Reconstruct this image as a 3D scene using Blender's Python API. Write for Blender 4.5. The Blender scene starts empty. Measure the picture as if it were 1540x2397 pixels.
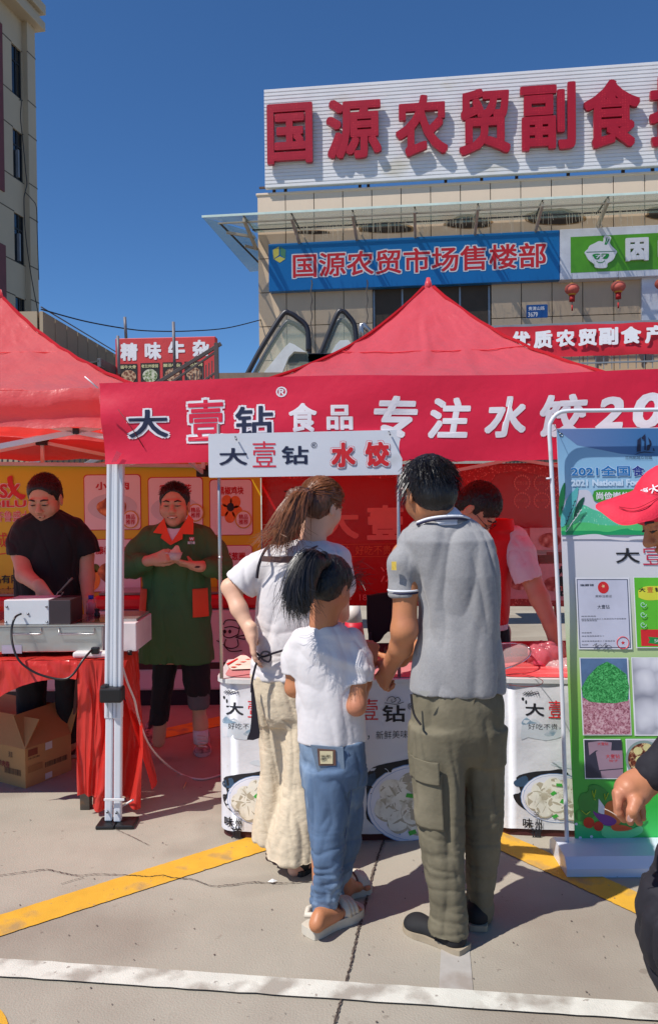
import bpy, bmesh, math, random
import numpy as np
import openvdb as vdb
from mathutils import Vector, Matrix
random.seed(7); rng = np.random.default_rng(11)
C = bpy.context.scene.collection
SC = bpy.context.scene
A3 = lambda *v: np.array(v, dtype=float)
def unit(v): v = np.asarray(v, float); return v/np.linalg.norm(v)
# ---------------------------------------------------------------- camera, sky, sun, exposure
F, CX, CY, HC = 1870.0, 770.0, 1198.5, 1.57
PT, RL = 0.01524, 0.010
f0 = A3(0, math.cos(PT), -math.sin(PT)); u0 = A3(0, math.sin(PT), math.cos(PT)); r0 = A3(1, 0, 0)
cr = r0*math.cos(RL) - u0*math.sin(RL); cu = u0*math.cos(RL) + r0*math.sin(RL)
cam_d = bpy.data.cameras.new('camera'); cam = bpy.data.objects.new('camera', cam_d); C.objects.link(cam)
cam.matrix_world = Matrix(((cr[0], cu[0], -f0[0], 0), (cr[1], cu[1], -f0[1], 0), (cr[2], cu[2], -f0[2], HC), (0, 0, 0, 1)))
cam_d.sensor_fit = 'VERTICAL'; cam_d.sensor_height = 36; cam_d.lens = 36*F/2397; cam_d.clip_end = 3000; cam_d.clip_start = .05
SC.camera = cam
SX, SY = 0.58, 0.37            # shadow shift per metre of height
sun_dir = unit((-SX, -SY, 1))
w = bpy.data.worlds.new('World'); SC.world = w; w.use_nodes = True
nt = w.node_tree; bg = nt.nodes['Background']
sky = nt.nodes.new('ShaderNodeTexSky'); sky.sky_type = 'NISHITA'; sky.sun_disc = False
sky.sun_elevation = math.asin(sun_dir[2]); sky.sun_rotation = math.atan2(sun_dir[0], sun_dir[1])
sky.altitude = 1500; sky.air_density = 1.05; sky.dust_density = 0.3; sky.ozone_density = 10.0
hs = nt.nodes.new('ShaderNodeHueSaturation'); hs.inputs['Saturation'].default_value = 1.08; nt.links.new(sky.outputs[0], hs.inputs['Color']); nt.links.new(hs.outputs[0], bg.inputs[0]); bg.inputs[1].default_value = 0.115
sl = bpy.data.lights.new('sun', 'SUN'); so = bpy.data.objects.new('sun', sl); C.objects.link(so)
sl.energy = 5.0; sl.angle = math.radians(.53); sl.color = (1, .955, .89)
so.rotation_euler = Vector(sun_dir).to_track_quat('Z', 'Y').to_euler(); so.location = (-6, -4, 12)
vs = SC.view_settings; vs.view_transform = 'Standard'; vs.look = 'None'; vs.gamma = 1; vs.exposure = 0.04; vs.use_curve_mapping = False
SC.cycles.max_bounces = 8; SC.cycles.transmission_bounces = 6; SC.cycles.transparent_max_bounces = 12
# ---------------------------------------------------------------- picture <-> place
def ray(px, py): return f0 + cr*((px-CX)/F) - cu*((py-CY)/F)
EYE = A3(0, 0, HC)
def P(px, py, Y): r = ray(px, py); return EYE + r*(Y/r[1])
def G(px, py, z=0.0): r = ray(px, py); return EYE + r*((z-HC)/r[2])
def S(r, g, b):
    f = lambda c: ((c/255+.055)/1.055)**2.4 if c > 10 else c/255/12.92
    return (f(r), f(g), f(b))
def K(x0, y0, s): return lambda x, y: (x0+s*x, y0+s*y)      # crop sheets -> picture coordinates
cA = K(479.4, 988.7, .3113); cB = K(868.8, 1018.6, .3113); cC = K(0, 1048.6, .3502); cD = K(0, 1408.1, .3502)
cE = K(479.4, 1498, .3113); cF = K(808.9, 1498, .3502); cR = K(1228.4, 928.8, .2625); cS = K(1228.4, 1498, .375)
cL = K(0, 1797.6, .5447); c2 = K(479.4, 119.8, .6887); c1 = K(0, 0, .389); c3 = K(0, 659, .428)
class Pl:
    def __init__(s, O, U, V=(0, 0, 1)):
        s.O = np.asarray(O, float); s.U = unit(U); V = np.asarray(V, float); s.V = unit(V)
        s.n = unit(np.cross(s.U, s.V))
    def uv(s, px, py, off=0):
        r = ray(px, py); o = s.O + s.n*off
        t = np.dot(o-EYE, s.n)/np.dot(r, s.n); p = EYE + r*t - o
        g = np.dot(s.U, s.V); a, b = np.dot(p, s.U), np.dot(p, s.V)
        return ((a-g*b)/(1-g*g), (b-g*a)/(1-g*g))
    def p(s, u, v, off=0): return s.O + s.U*u + s.V*v + s.n*off
    def at(s, px, py, off=0): return s.p(*s.uv(px, py, off), off)
# ---------------------------------------------------------------- materials
MC = {}
def mat(name, col, rough=.6, var=.12, scale=4, metal=0, bump=0, bscale=60, spec=.5, trans=0, tcol=None, alpha=1,
        stain=None, sscale=1.5, sth=.6, coat=0, stretch=(1, 1, 1), wave=None, sheen=0):
    if name in MC: return MC[name]
    m = bpy.data.materials.new(name); m.use_nodes = True; MC[name] = m
    n = m.node_tree.nodes; L = m.node_tree.links; b = n['Principled BSDF']; out = n['Material Output']
    if isinstance(col, str): col = (1, 0, 1)
    tc = n.new('ShaderNodeTexCoord'); mp = n.new('ShaderNodeMapping'); mp.inputs['Scale'].default_value = stretch
    L.new(tc.outputs['Object'], mp.inputs[0])
    nz = n.new('ShaderNodeTexNoise'); nz.inputs['Scale'].default_value = scale; nz.inputs['Detail'].default_value = 6
    nz.inputs['Roughness'].default_value = .62; L.new(mp.outputs[0], nz.inputs[0])
    r = n.new('ShaderNodeValToRGB'); r.color_ramp.elements[0].position = .3; r.color_ramp.elements[1].position = .7
    r.color_ramp.elements[0].color = tuple(max(c*(1-var), 0) for c in col)+(1,)
    r.color_ramp.elements[1].color = tuple(min(c*(1+var), 1) for c in col)+(1,)
    L.new(nz.outputs[0], r.inputs[0]); src = r.outputs[0]
    if stain:
        n2 = n.new('ShaderNodeTexNoise'); n2.inputs['Scale'].default_value = sscale; n2.inputs['Detail'].default_value = 8
        L.new(mp.outputs[0], n2.inputs[0])
        r2 = n.new('ShaderNodeValToRGB'); r2.color_ramp.elements[0].position = sth; r2.color_ramp.elements[1].position = min(sth+.14, 1)
        L.new(n2.outputs[0], r2.inputs[0]); mx = n.new('ShaderNodeMix'); mx.data_type = 'RGBA'
        L.new(r2.outputs[0], mx.inputs['Factor']); L.new(src, mx.inputs[6]); mx.inputs[7].default_value = tuple(stain)+(1,); src = mx.outputs[2]
    L.new(src, b.inputs['Base Color'])
    b.inputs['Roughness'].default_value = rough; b.inputs['Metallic'].default_value = metal
    b.inputs['Specular IOR Level'].default_value = spec; b.inputs['Coat Weight'].default_value = coat
    if sheen: b.inputs['Sheen Weight'].default_value = sheen; b.inputs['Sheen Roughness'].default_value = .4
    if bump:
        nb = n.new('ShaderNodeTexNoise'); nb.inputs['Scale'].default_value = bscale; nb.inputs['Detail'].default_value = 5
        L.new(mp.outputs[0], nb.inputs[0]); bp = n.new('ShaderNodeBump'); bp.inputs['Distance'].default_value = bump; bp.inputs['Strength'].default_value = 1
        L.new(nb.outputs[0], bp.inputs['Height']); L.new(bp.outputs[0], b.inputs['Normal'])
    if trans:
        t = n.new('ShaderNodeBsdfTranslucent'); t.inputs[0].default_value = tuple(tcol or col)+(1,)
        ms = n.new('ShaderNodeMixShader'); ms.inputs[0].default_value = trans
        L.new(b.outputs[0], ms.inputs[1]); L.new(t.outputs[0], ms.inputs[2]); L.new(ms.outputs[0], out.inputs[0])
    if alpha < 1: b.inputs['Alpha'].default_value = alpha
    return m
def voro_mat(name, cols, scale, rough=.6, pos=(0, .35, .7), rnd=1, detail=0):
    if name in MC: return MC[name]
    m = bpy.data.materials.new(name); m.use_nodes = True; MC[name] = m
    n = m.node_tree.nodes; L = m.node_tree.links; b = n['Principled BSDF']
    tc = n.new('ShaderNodeTexCoord'); nz = n.new('ShaderNodeTexNoise'); nz.inputs['Scale'].default_value = scale*.7
    L.new(tc.outputs['Object'], nz.inputs[0])
    mm = n.new('ShaderNodeMix'); mm.data_type = 'VECTOR'; mm.inputs[0].default_value = .06
    L.new(tc.outputs['Object'], mm.inputs[4]); L.new(nz.outputs[1], mm.inputs[5])
    v = n.new('ShaderNodeTexVoronoi'); v.inputs['Scale'].default_value = scale; v.inputs['Randomness'].default_value = rnd
    L.new(mm.outputs[1], v.inputs[0]); r = n.new('ShaderNodeValToRGB')
    while len(r.color_ramp.elements) < len(cols): r.color_ramp.elements.new(.5)
    for e, c, p in zip(r.color_ramp.elements, cols, pos): e.position = p; e.color = tuple(c)+(1,)
    L.new(v.outputs[0], r.inputs[0]); L.new(r.outputs[0], b.inputs['Base Color']); b.inputs['Roughness'].default_value = rough
    return m
def grad_mat(name, axis, stops, rough=.5, noise=0):
    """flat print whose ink runs from one colour to another along a world axis of the sheet"""
    m = bpy.data.materials.new(name); m.use_nodes = True; MC[name] = m
    n = m.node_tree.nodes; L = m.node_tree.links; b = n['Principled BSDF']
    tc = n.new('ShaderNodeTexCoord'); sp = n.new('ShaderNodeSeparateXYZ'); L.new(tc.outputs['Object'], sp.inputs[0])
    mr = n.new('ShaderNodeMapRange'); mr.inputs[1].default_value = stops[0][0]; mr.inputs[2].default_value = stops[-1][0]
    L.new(sp.outputs[axis], mr.inputs[0]); r = n.new('ShaderNodeValToRGB')
    while len(r.color_ramp.elements) < len(stops): r.color_ramp.elements.new(.5)
    a, z = stops[0][0], stops[-1][0]
    for e, (p, c) in zip(r.color_ramp.elements, stops): e.position = (p-a)/(z-a); e.color = tuple(c)+(1,)
    L.new(mr.outputs[0], r.inputs[0]); L.new(r.outputs[0], b.inputs['Base Color']); b.inputs['Roughness'].default_value = rough
    return m
# ---------------------------------------------------------------- objects
ROOT = {}
def thing(name, label, cat, loc, group=None):
    o = bpy.data.objects.new(name, None); C.objects.link(o); o.location = tuple(float(x) for x in loc); o.empty_display_size = .1
    o['label'] = label; o['category'] = cat
    if group: o['group'] = group
    ROOT[o.name] = np.asarray(loc, float); return o
def tag(o, label, cat, group=None):
    o['label'] = label; o['category'] = cat
    if group: o['group'] = group
    return o
def struct(o): o['kind'] = 'structure'; return o
def stuff(o): o['kind'] = 'stuff'; return o
def link(name, me, parent=None, base=None):
    o = bpy.data.objects.new(name, me); C.objects.link(o)
    if parent: o.parent = parent; ROOT[o.name] = ROOT[parent.name]
    else: ROOT[o.name] = np.zeros(3) if base is None else base; o.location = tuple(ROOT[o.name])
    return o
def mesh(name, V, Fc, m, parent=None, smooth=False, solid=0):
    V = np.asarray(V, float).reshape(-1, 3)
    base = ROOT[parent.name] if parent else None
    if parent is None: base = A3(*(V[:, 0:2].mean(0)), V[:, 2].min())
    me = bpy.data.meshes.new(name)
    if isinstance(Fc, np.ndarray): Fc = Fc.tolist()
    me.from_pydata((V-base).tolist(), [], Fc)
    me.materials.append(m)
    if smooth: me.shade_smooth()
    o = link(name, me, parent, base)
    if solid:
        md = o.modifiers.new('s', 'SOLIDIFY'); md.thickness = solid; md.offset = 0
    return o
BF = [(0, 3, 2, 1), (4, 5, 6, 7), (0, 1, 5, 4), (1, 2, 6, 5), (2, 3, 7, 6), (3, 0, 4, 7)]
def boxv(O, U, V, W): return [O, O+U, O+U+V, O+V, O+W, O+U+W, O+U+V+W, O+V+W]
def bevel(o, w, seg=2):
    md = o.modifiers.new('b', 'BEVEL'); md.width = w; md.segments = seg; md.limit_method = 'ANGLE'; return o
def box(name, O, U, V, W, m, parent=None, bv=0):
    O, U, V, W = [np.asarray(x, float) for x in (O, U, V, W)]
    if np.dot(np.cross(U, V), W) < 0: U, V = V, U
    o = mesh(name, boxv(O, U, V, W), BF, m, parent)
    if bv: bevel(o, bv)
    return o
def frame_of(d):
    d = unit(d); a = A3(0, 0, 1) if abs(d[2]) < .9 else A3(1, 0, 0)
    x = unit(np.cross(a, d)); return x, np.cross(d, x)
def tubev(pts, rads, n=8, off=0, cap=True, flat=1.0):
    pts = [np.asarray(p, float) for p in pts]; V = []; Fc = []
    if not hasattr(rads, '__len__'): rads = [rads]*len(pts)
    x, y = frame_of(pts[1]-pts[0])
    for i, p in enumerate(pts):
        d = pts[min(i+1, len(pts)-1)]-pts[max(i-1, 0)]
        d = unit(d); x = unit(x - d*np.dot(x, d)); y = np.cross(d, x)
        for k in range(n):
            a = 2*math.pi*k/n; V.append(p + x*rads[i]*math.cos(a) + y*rads[i]*flat*math.sin(a))
    for i in range(len(pts)-1):
        for k in range(n):
            Fc.append((off+i*n+k, off+i*n+(k+1) % n, off+(i+1)*n+(k+1) % n, off+(i+1)*n+k))
    if cap: Fc.append(tuple(off+k for k in range(n))[::-1]); Fc.append(tuple(off+(len(pts)-1)*n+k for k in range(n)))
    return V, Fc
def tube(name, pts, r, m, parent=None, n=8, flat=1.0):
    V, Fc = tubev(pts, r, n, flat=flat); return mesh(name, V, Fc, m, parent, smooth=n > 5)
def tubes(name, items, m, parent=None, n=6):
    V = []; Fc = []
    for pts, r in items:
        v, f = tubev(pts, r, n, len(V)); V += v; Fc += f
    return mesh(name, V, Fc, m, parent, smooth=n > 4)
def spline(pts, k=6, closed=False):
    pts = [np.asarray(p, float) for p in pts]; n = len(pts); out = []
    g = (lambda i: pts[i % n]) if closed else (lambda i: pts[min(max(i, 0), n-1)])
    for i in range(n if closed else n-1):
        a, b, c, d = g(i-1), g(i), g(i+1), g(i+2)
        for j in range(k):
            t = j/k; out.append(.5*((2*b)+(c-a)*t+(2*a-5*b+4*c-d)*t*t+(3*b-a-3*c+d)*t**3))
    if not closed: out.append(pts[-1])
    return out
def bar(name, a, b, wd, m, parent=None, wd2=None, bv=.002):
    a = np.asarray(a, float); b = np.asarray(b, float); x, y = frame_of(b-a); w2 = wd2 or wd
    return box(name, a-x*wd/2-y*w2/2, x*wd, y*w2, b-a, m, parent, bv)
def fill(pts2):
    """triangulate a simple outline"""
    from mathutils.geometry import tessellate_polygon
    return [tuple(t) for t in tessellate_polygon([[Vector((p[0], p[1], 0)) for p in pts2]])]
def sheet(name, pl, pxs, m, parent=None, off=.002, sm=0, thick=0):
    """flat print or panel cut out on a plane; outline given where it is seen"""
    uv = [np.array(pl.uv(x, y, off)) for x, y in pxs]
    if sm: uv = spline(uv, sm, True)
    Fc = fill(uv); V = [pl.p(u, v, off) for u, v in uv]
    a = sum((uv[i][0]*uv[(i+1) % len(uv)][1]-uv[(i+1) % len(uv)][0]*uv[i][1]) for i in range(len(uv)))
    if thick:
        n = len(uv); V2 = [pl.p(u, v, off-thick) for u, v in uv]
        s = 1 if a > 0 else -1
        Fc = list(Fc) + [tuple(n+i for i in f[::-1]) for f in Fc] + [((i, n+i, n+(i+1) % n, (i+1) % n)) for i in range(n)]
        V = V+V2
    o = mesh(name, V, Fc, m, parent)
    if thick:
        bm = bmesh.new(); bm.from_mesh(o.data); bmesh.ops.recalc_face_normals(bm, faces=bm.faces); bm.to_mesh(o.data); bm.free()
    return o
def rect(name, pl, x0, y0, x1, y1, m, parent=None, off=.002, thick=0, sl=0, r=0):
    """rectangle on a plane: left edge x0 with y0..y1 there, right edge x1"""
    u0_, v1 = pl.uv(x0, y0, off); _, v0 = pl.uv(x0, y1, off); u1, _ = pl.uv(x1, (y0+y1)/2, off)
    q = [(u0_, v0), (u1, v0), (u1, v1), (u0_, v1)]
    if r:
        q2 = []
        for i, (cx, cy, a0) in enumerate(((u1-r, v1-r, 0), (u0_+r, v1-r, 90), (u0_+r, v0+r, 180), (u1-r, v0+r, 270))):
            for k in range(6): a = math.radians(a0+18*k); q2.append((cx+r*math.cos(a), cy+r*math.sin(a)))
        q = q2
    n = len(q); V = [pl.p(u, v, off) for u, v in q]; Fc = [tuple(range(n))]
    if thick:
        V += [pl.p(u, v, off-thick) for u, v in q]; Fc += [tuple(range(n, 2*n))[::-1]] + [(i, n+i, n+(i+1) % n, (i+1) % n) for i in range(n)]
    return mesh(name, V, Fc, m, parent)
TXC = {}
def glyphs(body, bold, ext=0, shear=0, res=3):
    k = (body, bold, ext, shear)
    if k in TXC: return TXC[k]
    t = bpy.data.curves.new('t', 'FONT'); t.body = body; t.offset = 0 if bold >= 0 else bold*.6; t.extrude = ext; t.shear = shear; t.resolution_u = res
    o = bpy.data.objects.new('t', t); C.objects.link(o)
    me = bpy.data.meshes.new_from_object(o.evaluated_get(bpy.context.evaluated_depsgraph_get()))
    V = np.empty(len(me.vertices)*3); me.vertices.foreach_get('co', V); V = V.reshape(-1, 3)
    Fc = [tuple(p.vertices) for p in me.polygons]
    bpy.data.objects.remove(o); bpy.data.curves.remove(t); bpy.data.meshes.remove(me)
    lo, hi = (V.min(0), V.max(0)) if len(V) else (A3(0, 0, 0), A3(1, 1, 1))
    if bold > .012 and len(V):          # heavier stroke: the same outline laid round itself
        nk = 8; VV = [V]; FF = list(Fc); n = len(V)
        for j in range(nk):
            dx_, dy_ = ((1, 1), (1, 0), (1, -1), (0, -1), (-1, -1), (-1, 0), (-1, 1), (0, 1))[j]; VV.append(V+A3(bold*dx_, bold*dy_, .0)*(.88 if dx_ and dy_ else 1)); VV[-1][:, 2] += (.004*(j+1)) if not ext else -.01*(j+1)*(V[:, 2] > 0)
            FF += [tuple(i+n*(j+1) for i in f) for f in Fc]
        V = np.concatenate(VV); Fc = FF
    TXC[k] = (V, Fc, lo, hi); return TXC[k]
def text(pl, body, x0, y0, x1, y1, m, parent, off=.003, bold=.025, ext=0, shear=0, name='lettering', fn=None, uvr=None, base=None):
    """lettering fitted into the box whose left edge is (x0, y0..y1) and right edge x1"""
    V, Fc, lo, hi = glyphs(body, bold, 1 if ext else 0, shear)
    if not len(V): return None
    b0 = base if base is not None else (.02 if name == 'letter_outline' else max(bold, 0)); b0 = b0 if b0 > .012 else 0
    lo = lo-A3(b0, b0, 0); hi = hi+A3(b0, b0, 0)
    if uvr: ua, va, ub, vb = uvr
    else:
        ua, vb = pl.uv(x0, y0, off); _, va = pl.uv(x0, y1, off); ub, _ = pl.uv(x1, (y0+y1)/2, off)
    s = (V-lo)/np.maximum(hi-lo, 1e-6)
    U = ua+s[:, 0]*(ub-ua); W = va+s[:, 1]*(vb-va)
    D = off+(V[:, 2]*ext if ext else V[:, 2]*.02)
    if fn: Q = [fn(u, v, d) for u, v, d in zip(U, W, D)]
    else: Q = pl.O+np.outer(U, pl.U)+np.outer(W, pl.V)+np.outer(D, pl.n)
    return mesh(name, Q, Fc, m, parent)
def otext(pl, body, x0, y0, x1, y1, m, mo, parent, off=.003, bold=.025, ob=.06, **k):
    text(pl, body, x0, y0, x1, y1, mo, parent, off=off, bold=ob, name='letter_outline', base=bold, **k)
    return text(pl, body, x0, y0, x1, y1, m, parent, off=off+.0015, bold=bold, **k)
def ringv(pl, cx, cy, ru, rv, off, n=32):
    u, v = pl.uv(cx, cy, off); return [pl.p(u+ru*math.cos(2*math.pi*i/n), v+rv*math.sin(2*math.pi*i/n), off) for i in range(n)]
def disc(name, pl, cx, cy, ru, rv, m, parent, off=.003, n=32):
    return mesh(name, ringv(pl, cx, cy, ru, rv, off, n), [tuple(range(n))], m, parent)
# ---------------------------------------------------------------- organic shapes: a distance field turned into one mesh
class Field:
    def __init__(s, lo, hi, h=.006):
        s.lo = np.asarray(lo, float)-.03; s.h = h; s.n = np.ceil((np.asarray(hi, float)+.03-s.lo)/h).astype(int)+1
        s.a = np.full(tuple(s.n), .05, np.float32)
    def win(s, lo, hi):
        i0 = np.clip(np.floor((np.asarray(lo)-s.lo)/s.h).astype(int), 0, s.n-1); i1 = np.clip(np.ceil((np.asarray(hi)-s.lo)/s.h).astype(int)+1, 1, s.n)
        sl_ = tuple(slice(a, max(b, a+1)) for a, b in zip(i0, i1))
        g = [(s.lo[k]+s.h*np.arange(sl_[k].start, sl_[k].stop)).astype(np.float32) for k in range(3)]
        return sl_, g[0][:, None, None], g[1][None, :, None], g[2][None, None, :]
    def comb(s, sl_, d, k, sub=False):
        a = s.a[sl_]
        if sub:
            d = -d; h = np.maximum(k-np.abs(a-d), 0)/max(k, 1e-6); s.a[sl_] = np.maximum(a, d)+h*h*k*.25
        else:
            h = np.maximum(k-np.abs(a-d), 0)/max(k, 1e-6); s.a[sl_] = np.minimum(a, d)-h*h*k*.25
    def cone(s, a, b, ra, rb, k=.02, sub=False):
        a = np.asarray(a, float); b = np.asarray(b, float); R = max(ra, rb)+k+.03
        sl_, X, Y, Z = s.win(np.minimum(a, b)-R, np.maximum(a, b)+R); d = b-a; L2 = max(np.dot(d, d), 1e-9)
        t = np.clip(((X-a[0])*d[0]+(Y-a[1])*d[1]+(Z-a[2])*d[2])/L2, 0, 1)
        D = np.sqrt((X-a[0]-t*d[0])**2+(Y-a[1]-t*d[1])**2+(Z-a[2]-t*d[2])**2)-(ra+t*(rb-ra)); s.comb(sl_, D, k, sub); return s
    def chain(s, pts, rs, k=.02):
        for i in range(len(pts)-1): s.cone(pts[i], pts[i+1], rs[i], rs[i+1], k)
        return s
    def ell(s, c, r, R=None, k=.02, sub=False):
        c = np.asarray(c, float); r = np.asarray(r, float); M = r.max()+k+.03
        sl_, X, Y, Z = s.win(c-M, c+M); q = [X-c[0], Y-c[1], Z-c[2]]
        if R is not None: q = [q[0]*R[0][i]+q[1]*R[1][i]+q[2]*R[2][i] for i in range(3)]
        k0 = np.sqrt((q[0]/r[0])**2+(q[1]/r[1])**2+(q[2]/r[2])**2); k1 = np.sqrt((q[0]/r[0]**2)**2+(q[1]/r[1]**2)**2+(q[2]/r[2]**2)**2)
        s.comb(sl_, k0*(k0-1)/np.maximum(k1, 1e-5), k, sub); return s
    def loft(s, rows, k=.02, p=2.3, sub=False):
        """rows: (z, cx, cy, rx, ry) from low to high"""
        rows = sorted(rows, key=lambda r: r[0]); R = np.array(rows, float)
        lo = A3((R[:, 1]-R[:, 3]).min(), (R[:, 2]-R[:, 4]).min(), R[0, 0])-(k+.03); hi = A3((R[:, 1]+R[:, 3]).max(), (R[:, 2]+R[:, 4]).max(), R[-1, 0])+(k+.03)
        sl_, X, Y, Z = s.win(lo, hi); z = Z.ravel()
        f = [np.interp(z, R[:, 0], np.array(R[:, i]))[None, None, :] for i in range(1, 5)]
        m = np.minimum(f[2], f[3]); q = (np.abs((X-f[0])/f[2])**p+np.abs((Y-f[1])/f[3])**p)**(1/p)
        D = (q-1)*m*.9; e = .012
        D = np.maximum(D, np.maximum(Z-R[-1, 0], R[0, 0]-Z)).astype(np.float32); s.comb(sl_, D, k, sub); return s
    def cut(s, p, n):
        """remove what lies on the side n points to"""
        sl_, X, Y, Z = s.win(s.lo, s.lo+s.n*s.h); D = (X-p[0])*n[0]+(Y-p[1])*n[1]+(Z-p[2])*n[2]; s.a = np.maximum(s.a, D.astype(np.float32)); return s
    def mesh(s, name, m, parent, disp=None, adapt=0.0):
        a = s.a; a[0] = a[-1] = .05; a[:, 0] = a[:, -1] = .05; a[:, :, 0] = a[:, :, -1] = .05
        g = vdb.FloatGrid(.05); g.copyFromArray(np.clip(a, -.05, .05), tolerance=0)
        pts, tri, quad = g.convertToPolygons(0.0, adapt)
        V = pts.astype(float)*s.h+s.lo; Fc = [tuple(q[::-1]) for q in quad.tolist()]+[tuple(t[::-1]) for t in tri.tolist()]
        o = mesh(name, V, Fc, m, parent, smooth=True)
        if disp:
            me = o.data; N = np.empty(len(V)*3); me.vertices.foreach_get('normal', N); N = N.reshape(-1, 3)
            V2 = V-ROOT[parent.name]+N*disp(V, N)[:, None]; me.vertices.foreach_set('co', V2.ravel()); me.update()
        return o
_T = np.random.default_rng(99); _P = _T.permutation(256); _G = _T.normal(size=(256, 3)); _G /= np.linalg.norm(_G, axis=1)[:, None]
def vn(Q, seed=0):
    """gradient noise, about 0..1"""
    Q = np.asarray(Q)+seed*17.13; i = np.floor(Q).astype(int); f = Q-i; w = f*f*f*(f*(f*6-15)+10); o = 0
    for dx in (0, 1):
        for dy in (0, 1):
            for dz in (0, 1):
                g = _G[_P[(_P[(_P[(i[:, 0]+dx) & 255]+i[:, 1]+dy) & 255]+i[:, 2]+dz) & 255]]
                v = g[:, 0]*(f[:, 0]-dx)+g[:, 1]*(f[:, 1]-dy)+g[:, 2]*(f[:, 2]-dz)
                o = o+v*(w[:, 0] if dx else 1-w[:, 0])*(w[:, 1] if dy else 1-w[:, 1])*(w[:, 2] if dz else 1-w[:, 2])
    return np.clip(.5+o*.95, 0, 1)
def ridge(V, sc, seed, warp=.5):
    Q = V*np.asarray(sc, float); W = np.stack([vn(Q*.6, seed+3), vn(Q*.6, seed+5), vn(Q*.6, seed+8)], 1); Q = Q+(W-.5)*2*warp
    return 1-np.abs(2*vn(Q, seed)-1)*1.25
def folds(amp, sc, seed, amp2=.0012, extra=None, tilt=.35):
    sc = np.asarray(sc, float)
    def f(V, N):
        A = V.copy(); A[:, 2] = A[:, 2]*.75+A[:, 0]*tilt; B = V.copy(); B[:, 0] = B[:, 0]+B[:, 2]*.25; B[:, 2] = B[:, 2]-V[:, 0]*tilt*.8
        a = ridge(A, sc*(1, 1, .6), seed); b = ridge(B, sc*(1.6, 1.6, .75), seed+1, .4); lo = vn(V*sc*.7, seed+7)-.5
        m = np.clip((vn(V*4.5, seed+11)-.36)*3.2, 0, 1)
        d = amp*1.5*np.clip(a-.45, 0, 1)**1.5*m*2.0+amp*.8*np.clip(b-.5, 0, 1)**1.4*(1-m*.5)*2+amp*1.2*lo+amp2*(vn(V*70, seed+2)-.5)-amp*.6
        if extra is not None: d = d+extra(V, N)
        return d
    return f
def crink(V, amp, sc, seed): return amp*(ridge(V, sc, seed, .8)**2-.4)
# ---------------------------------------------------------------- SETTING
conc = mat('concrete_paving', S(160, 152, 138), .82, .12, 1.3, bump=.0025, bscale=140, stain=S(144, 134, 121), sscale=.9, sth=.52, spec=.3)
def add_speck(m, sc, th, col, f=.8):
    n = m.node_tree.nodes; L = m.node_tree.links; b = n['Principled BSDF']; src = b.inputs['Base Color'].links[0].from_socket
    tc = n.new('ShaderNodeTexCoord'); v = n.new('ShaderNodeTexNoise'); v.inputs['Scale'].default_value = sc; v.inputs['Detail'].default_value = 3
    L.new(tc.outputs['Object'], v.inputs[0]); r = n.new('ShaderNodeValToRGB'); r.color_ramp.elements[0].position = th; r.color_ramp.elements[1].position = th+.04
    r.color_ramp.elements[1].color = (f, f, f, 1)
    L.new(v.outputs[0], r.inputs[0]); mx = n.new('ShaderNodeMix'); mx.data_type = 'RGBA'; L.new(r.outputs[0], mx.inputs['Factor']); L.new(src, mx.inputs[6])
    mx.inputs[7].default_value = tuple(col)+(1,); L.new(mx.outputs[2], b.inputs['Base Color'])
add_speck(conc, 26, .70, S(112, 100, 90), .6); add_speck(conc, 60, .73, S(190, 180, 168), .5); add_speck(conc, 9, .70, S(112, 100, 88), .45); add_speck(conc, 1.1, .60, S(132, 122, 110), .5); add_speck(conc, .35, .52, S(170, 162, 148), .4)
g = mesh('ground', [(-120, -20, 0), (120, -20, 0), (120, 300, 0), (-120, 300, 0)], [(0, 1, 2, 3)], conc); struct(g)
def gpoly(name, pxs, m, z):
    V = [G(x, y, z) for x, y in pxs]; return struct(mesh(name, V, fill([(v[0], v[1]) for v in V]), m))
def rough_edge(a, b, n, j):
    a = np.array(a, float); b = np.array(b, float); return [a+(b-a)*i/n+rng.normal(0, j, 2)*(0 < i < n) for i in range(n+1)]
wp = mat('white_road_paint', S(205, 202, 190), .8, .1, 9, bump=.002, bscale=200, stain=S(158, 150, 138), sscale=6, sth=.50); add_speck(wp, 30, .66, S(140, 130, 120))
yp = mat('yellow_road_paint', S(212, 160, 45), .75, .12, 6, bump=.002, bscale=200, stain=S(168, 136, 84), sscale=7, sth=.54); add_speck(yp, 34, .68, S(150, 130, 100))
def gband(name, top, bot, m, z):
    T = [G(x, y, z) for x, y in top]; B = [G(x, y, z) for x, y in bot]
    n = 110; T2 = [T[0]+(T[-1]-T[0])*i/n for i in range(n+1)]; B2 = [B[0]+(B[-1]-B[0])*i/n for i in range(n+1)]
    j = lambda: A3(*rng.normal(0, .0011, 2), 0)
    V = [p+j() for p in B2]+[p+j() for p in T2]; return struct(mesh(name, V, [(i, i+1, n+2+i, n+1+i) for i in range(n)], m))
gband('white_line', [(-1400, 2147), (3000, 2447)], [(-1400, 2189.5), (3000, 2487)], wp, .008)
gband('yellow_line', [(-250, 2220), (700, 1922)], [(-250, 2272), (790, 1936)], yp, .004)
gband('yellow_line', [(1100, 1913), (1700, 2182)], [(1060, 1939), (1700, 2237)], yp, .004)
gband('yellow_line', [(300, 1724), (800, 1613)], [(290, 1749), (800, 1636)], yp, .004)
gband('yellow_line', [(-40, 1672), (160, 1652)], [(-40, 1682), (160, 1661)], yp, .004)
u = [G(-28+62*math.cos(a)*.8, 2412+62*math.sin(a), .004) for a in np.linspace(0, 6.28, 24)[:-1]]
struct(mesh('yellow_symbol', u, [tuple(range(len(u)))], yp))
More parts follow.
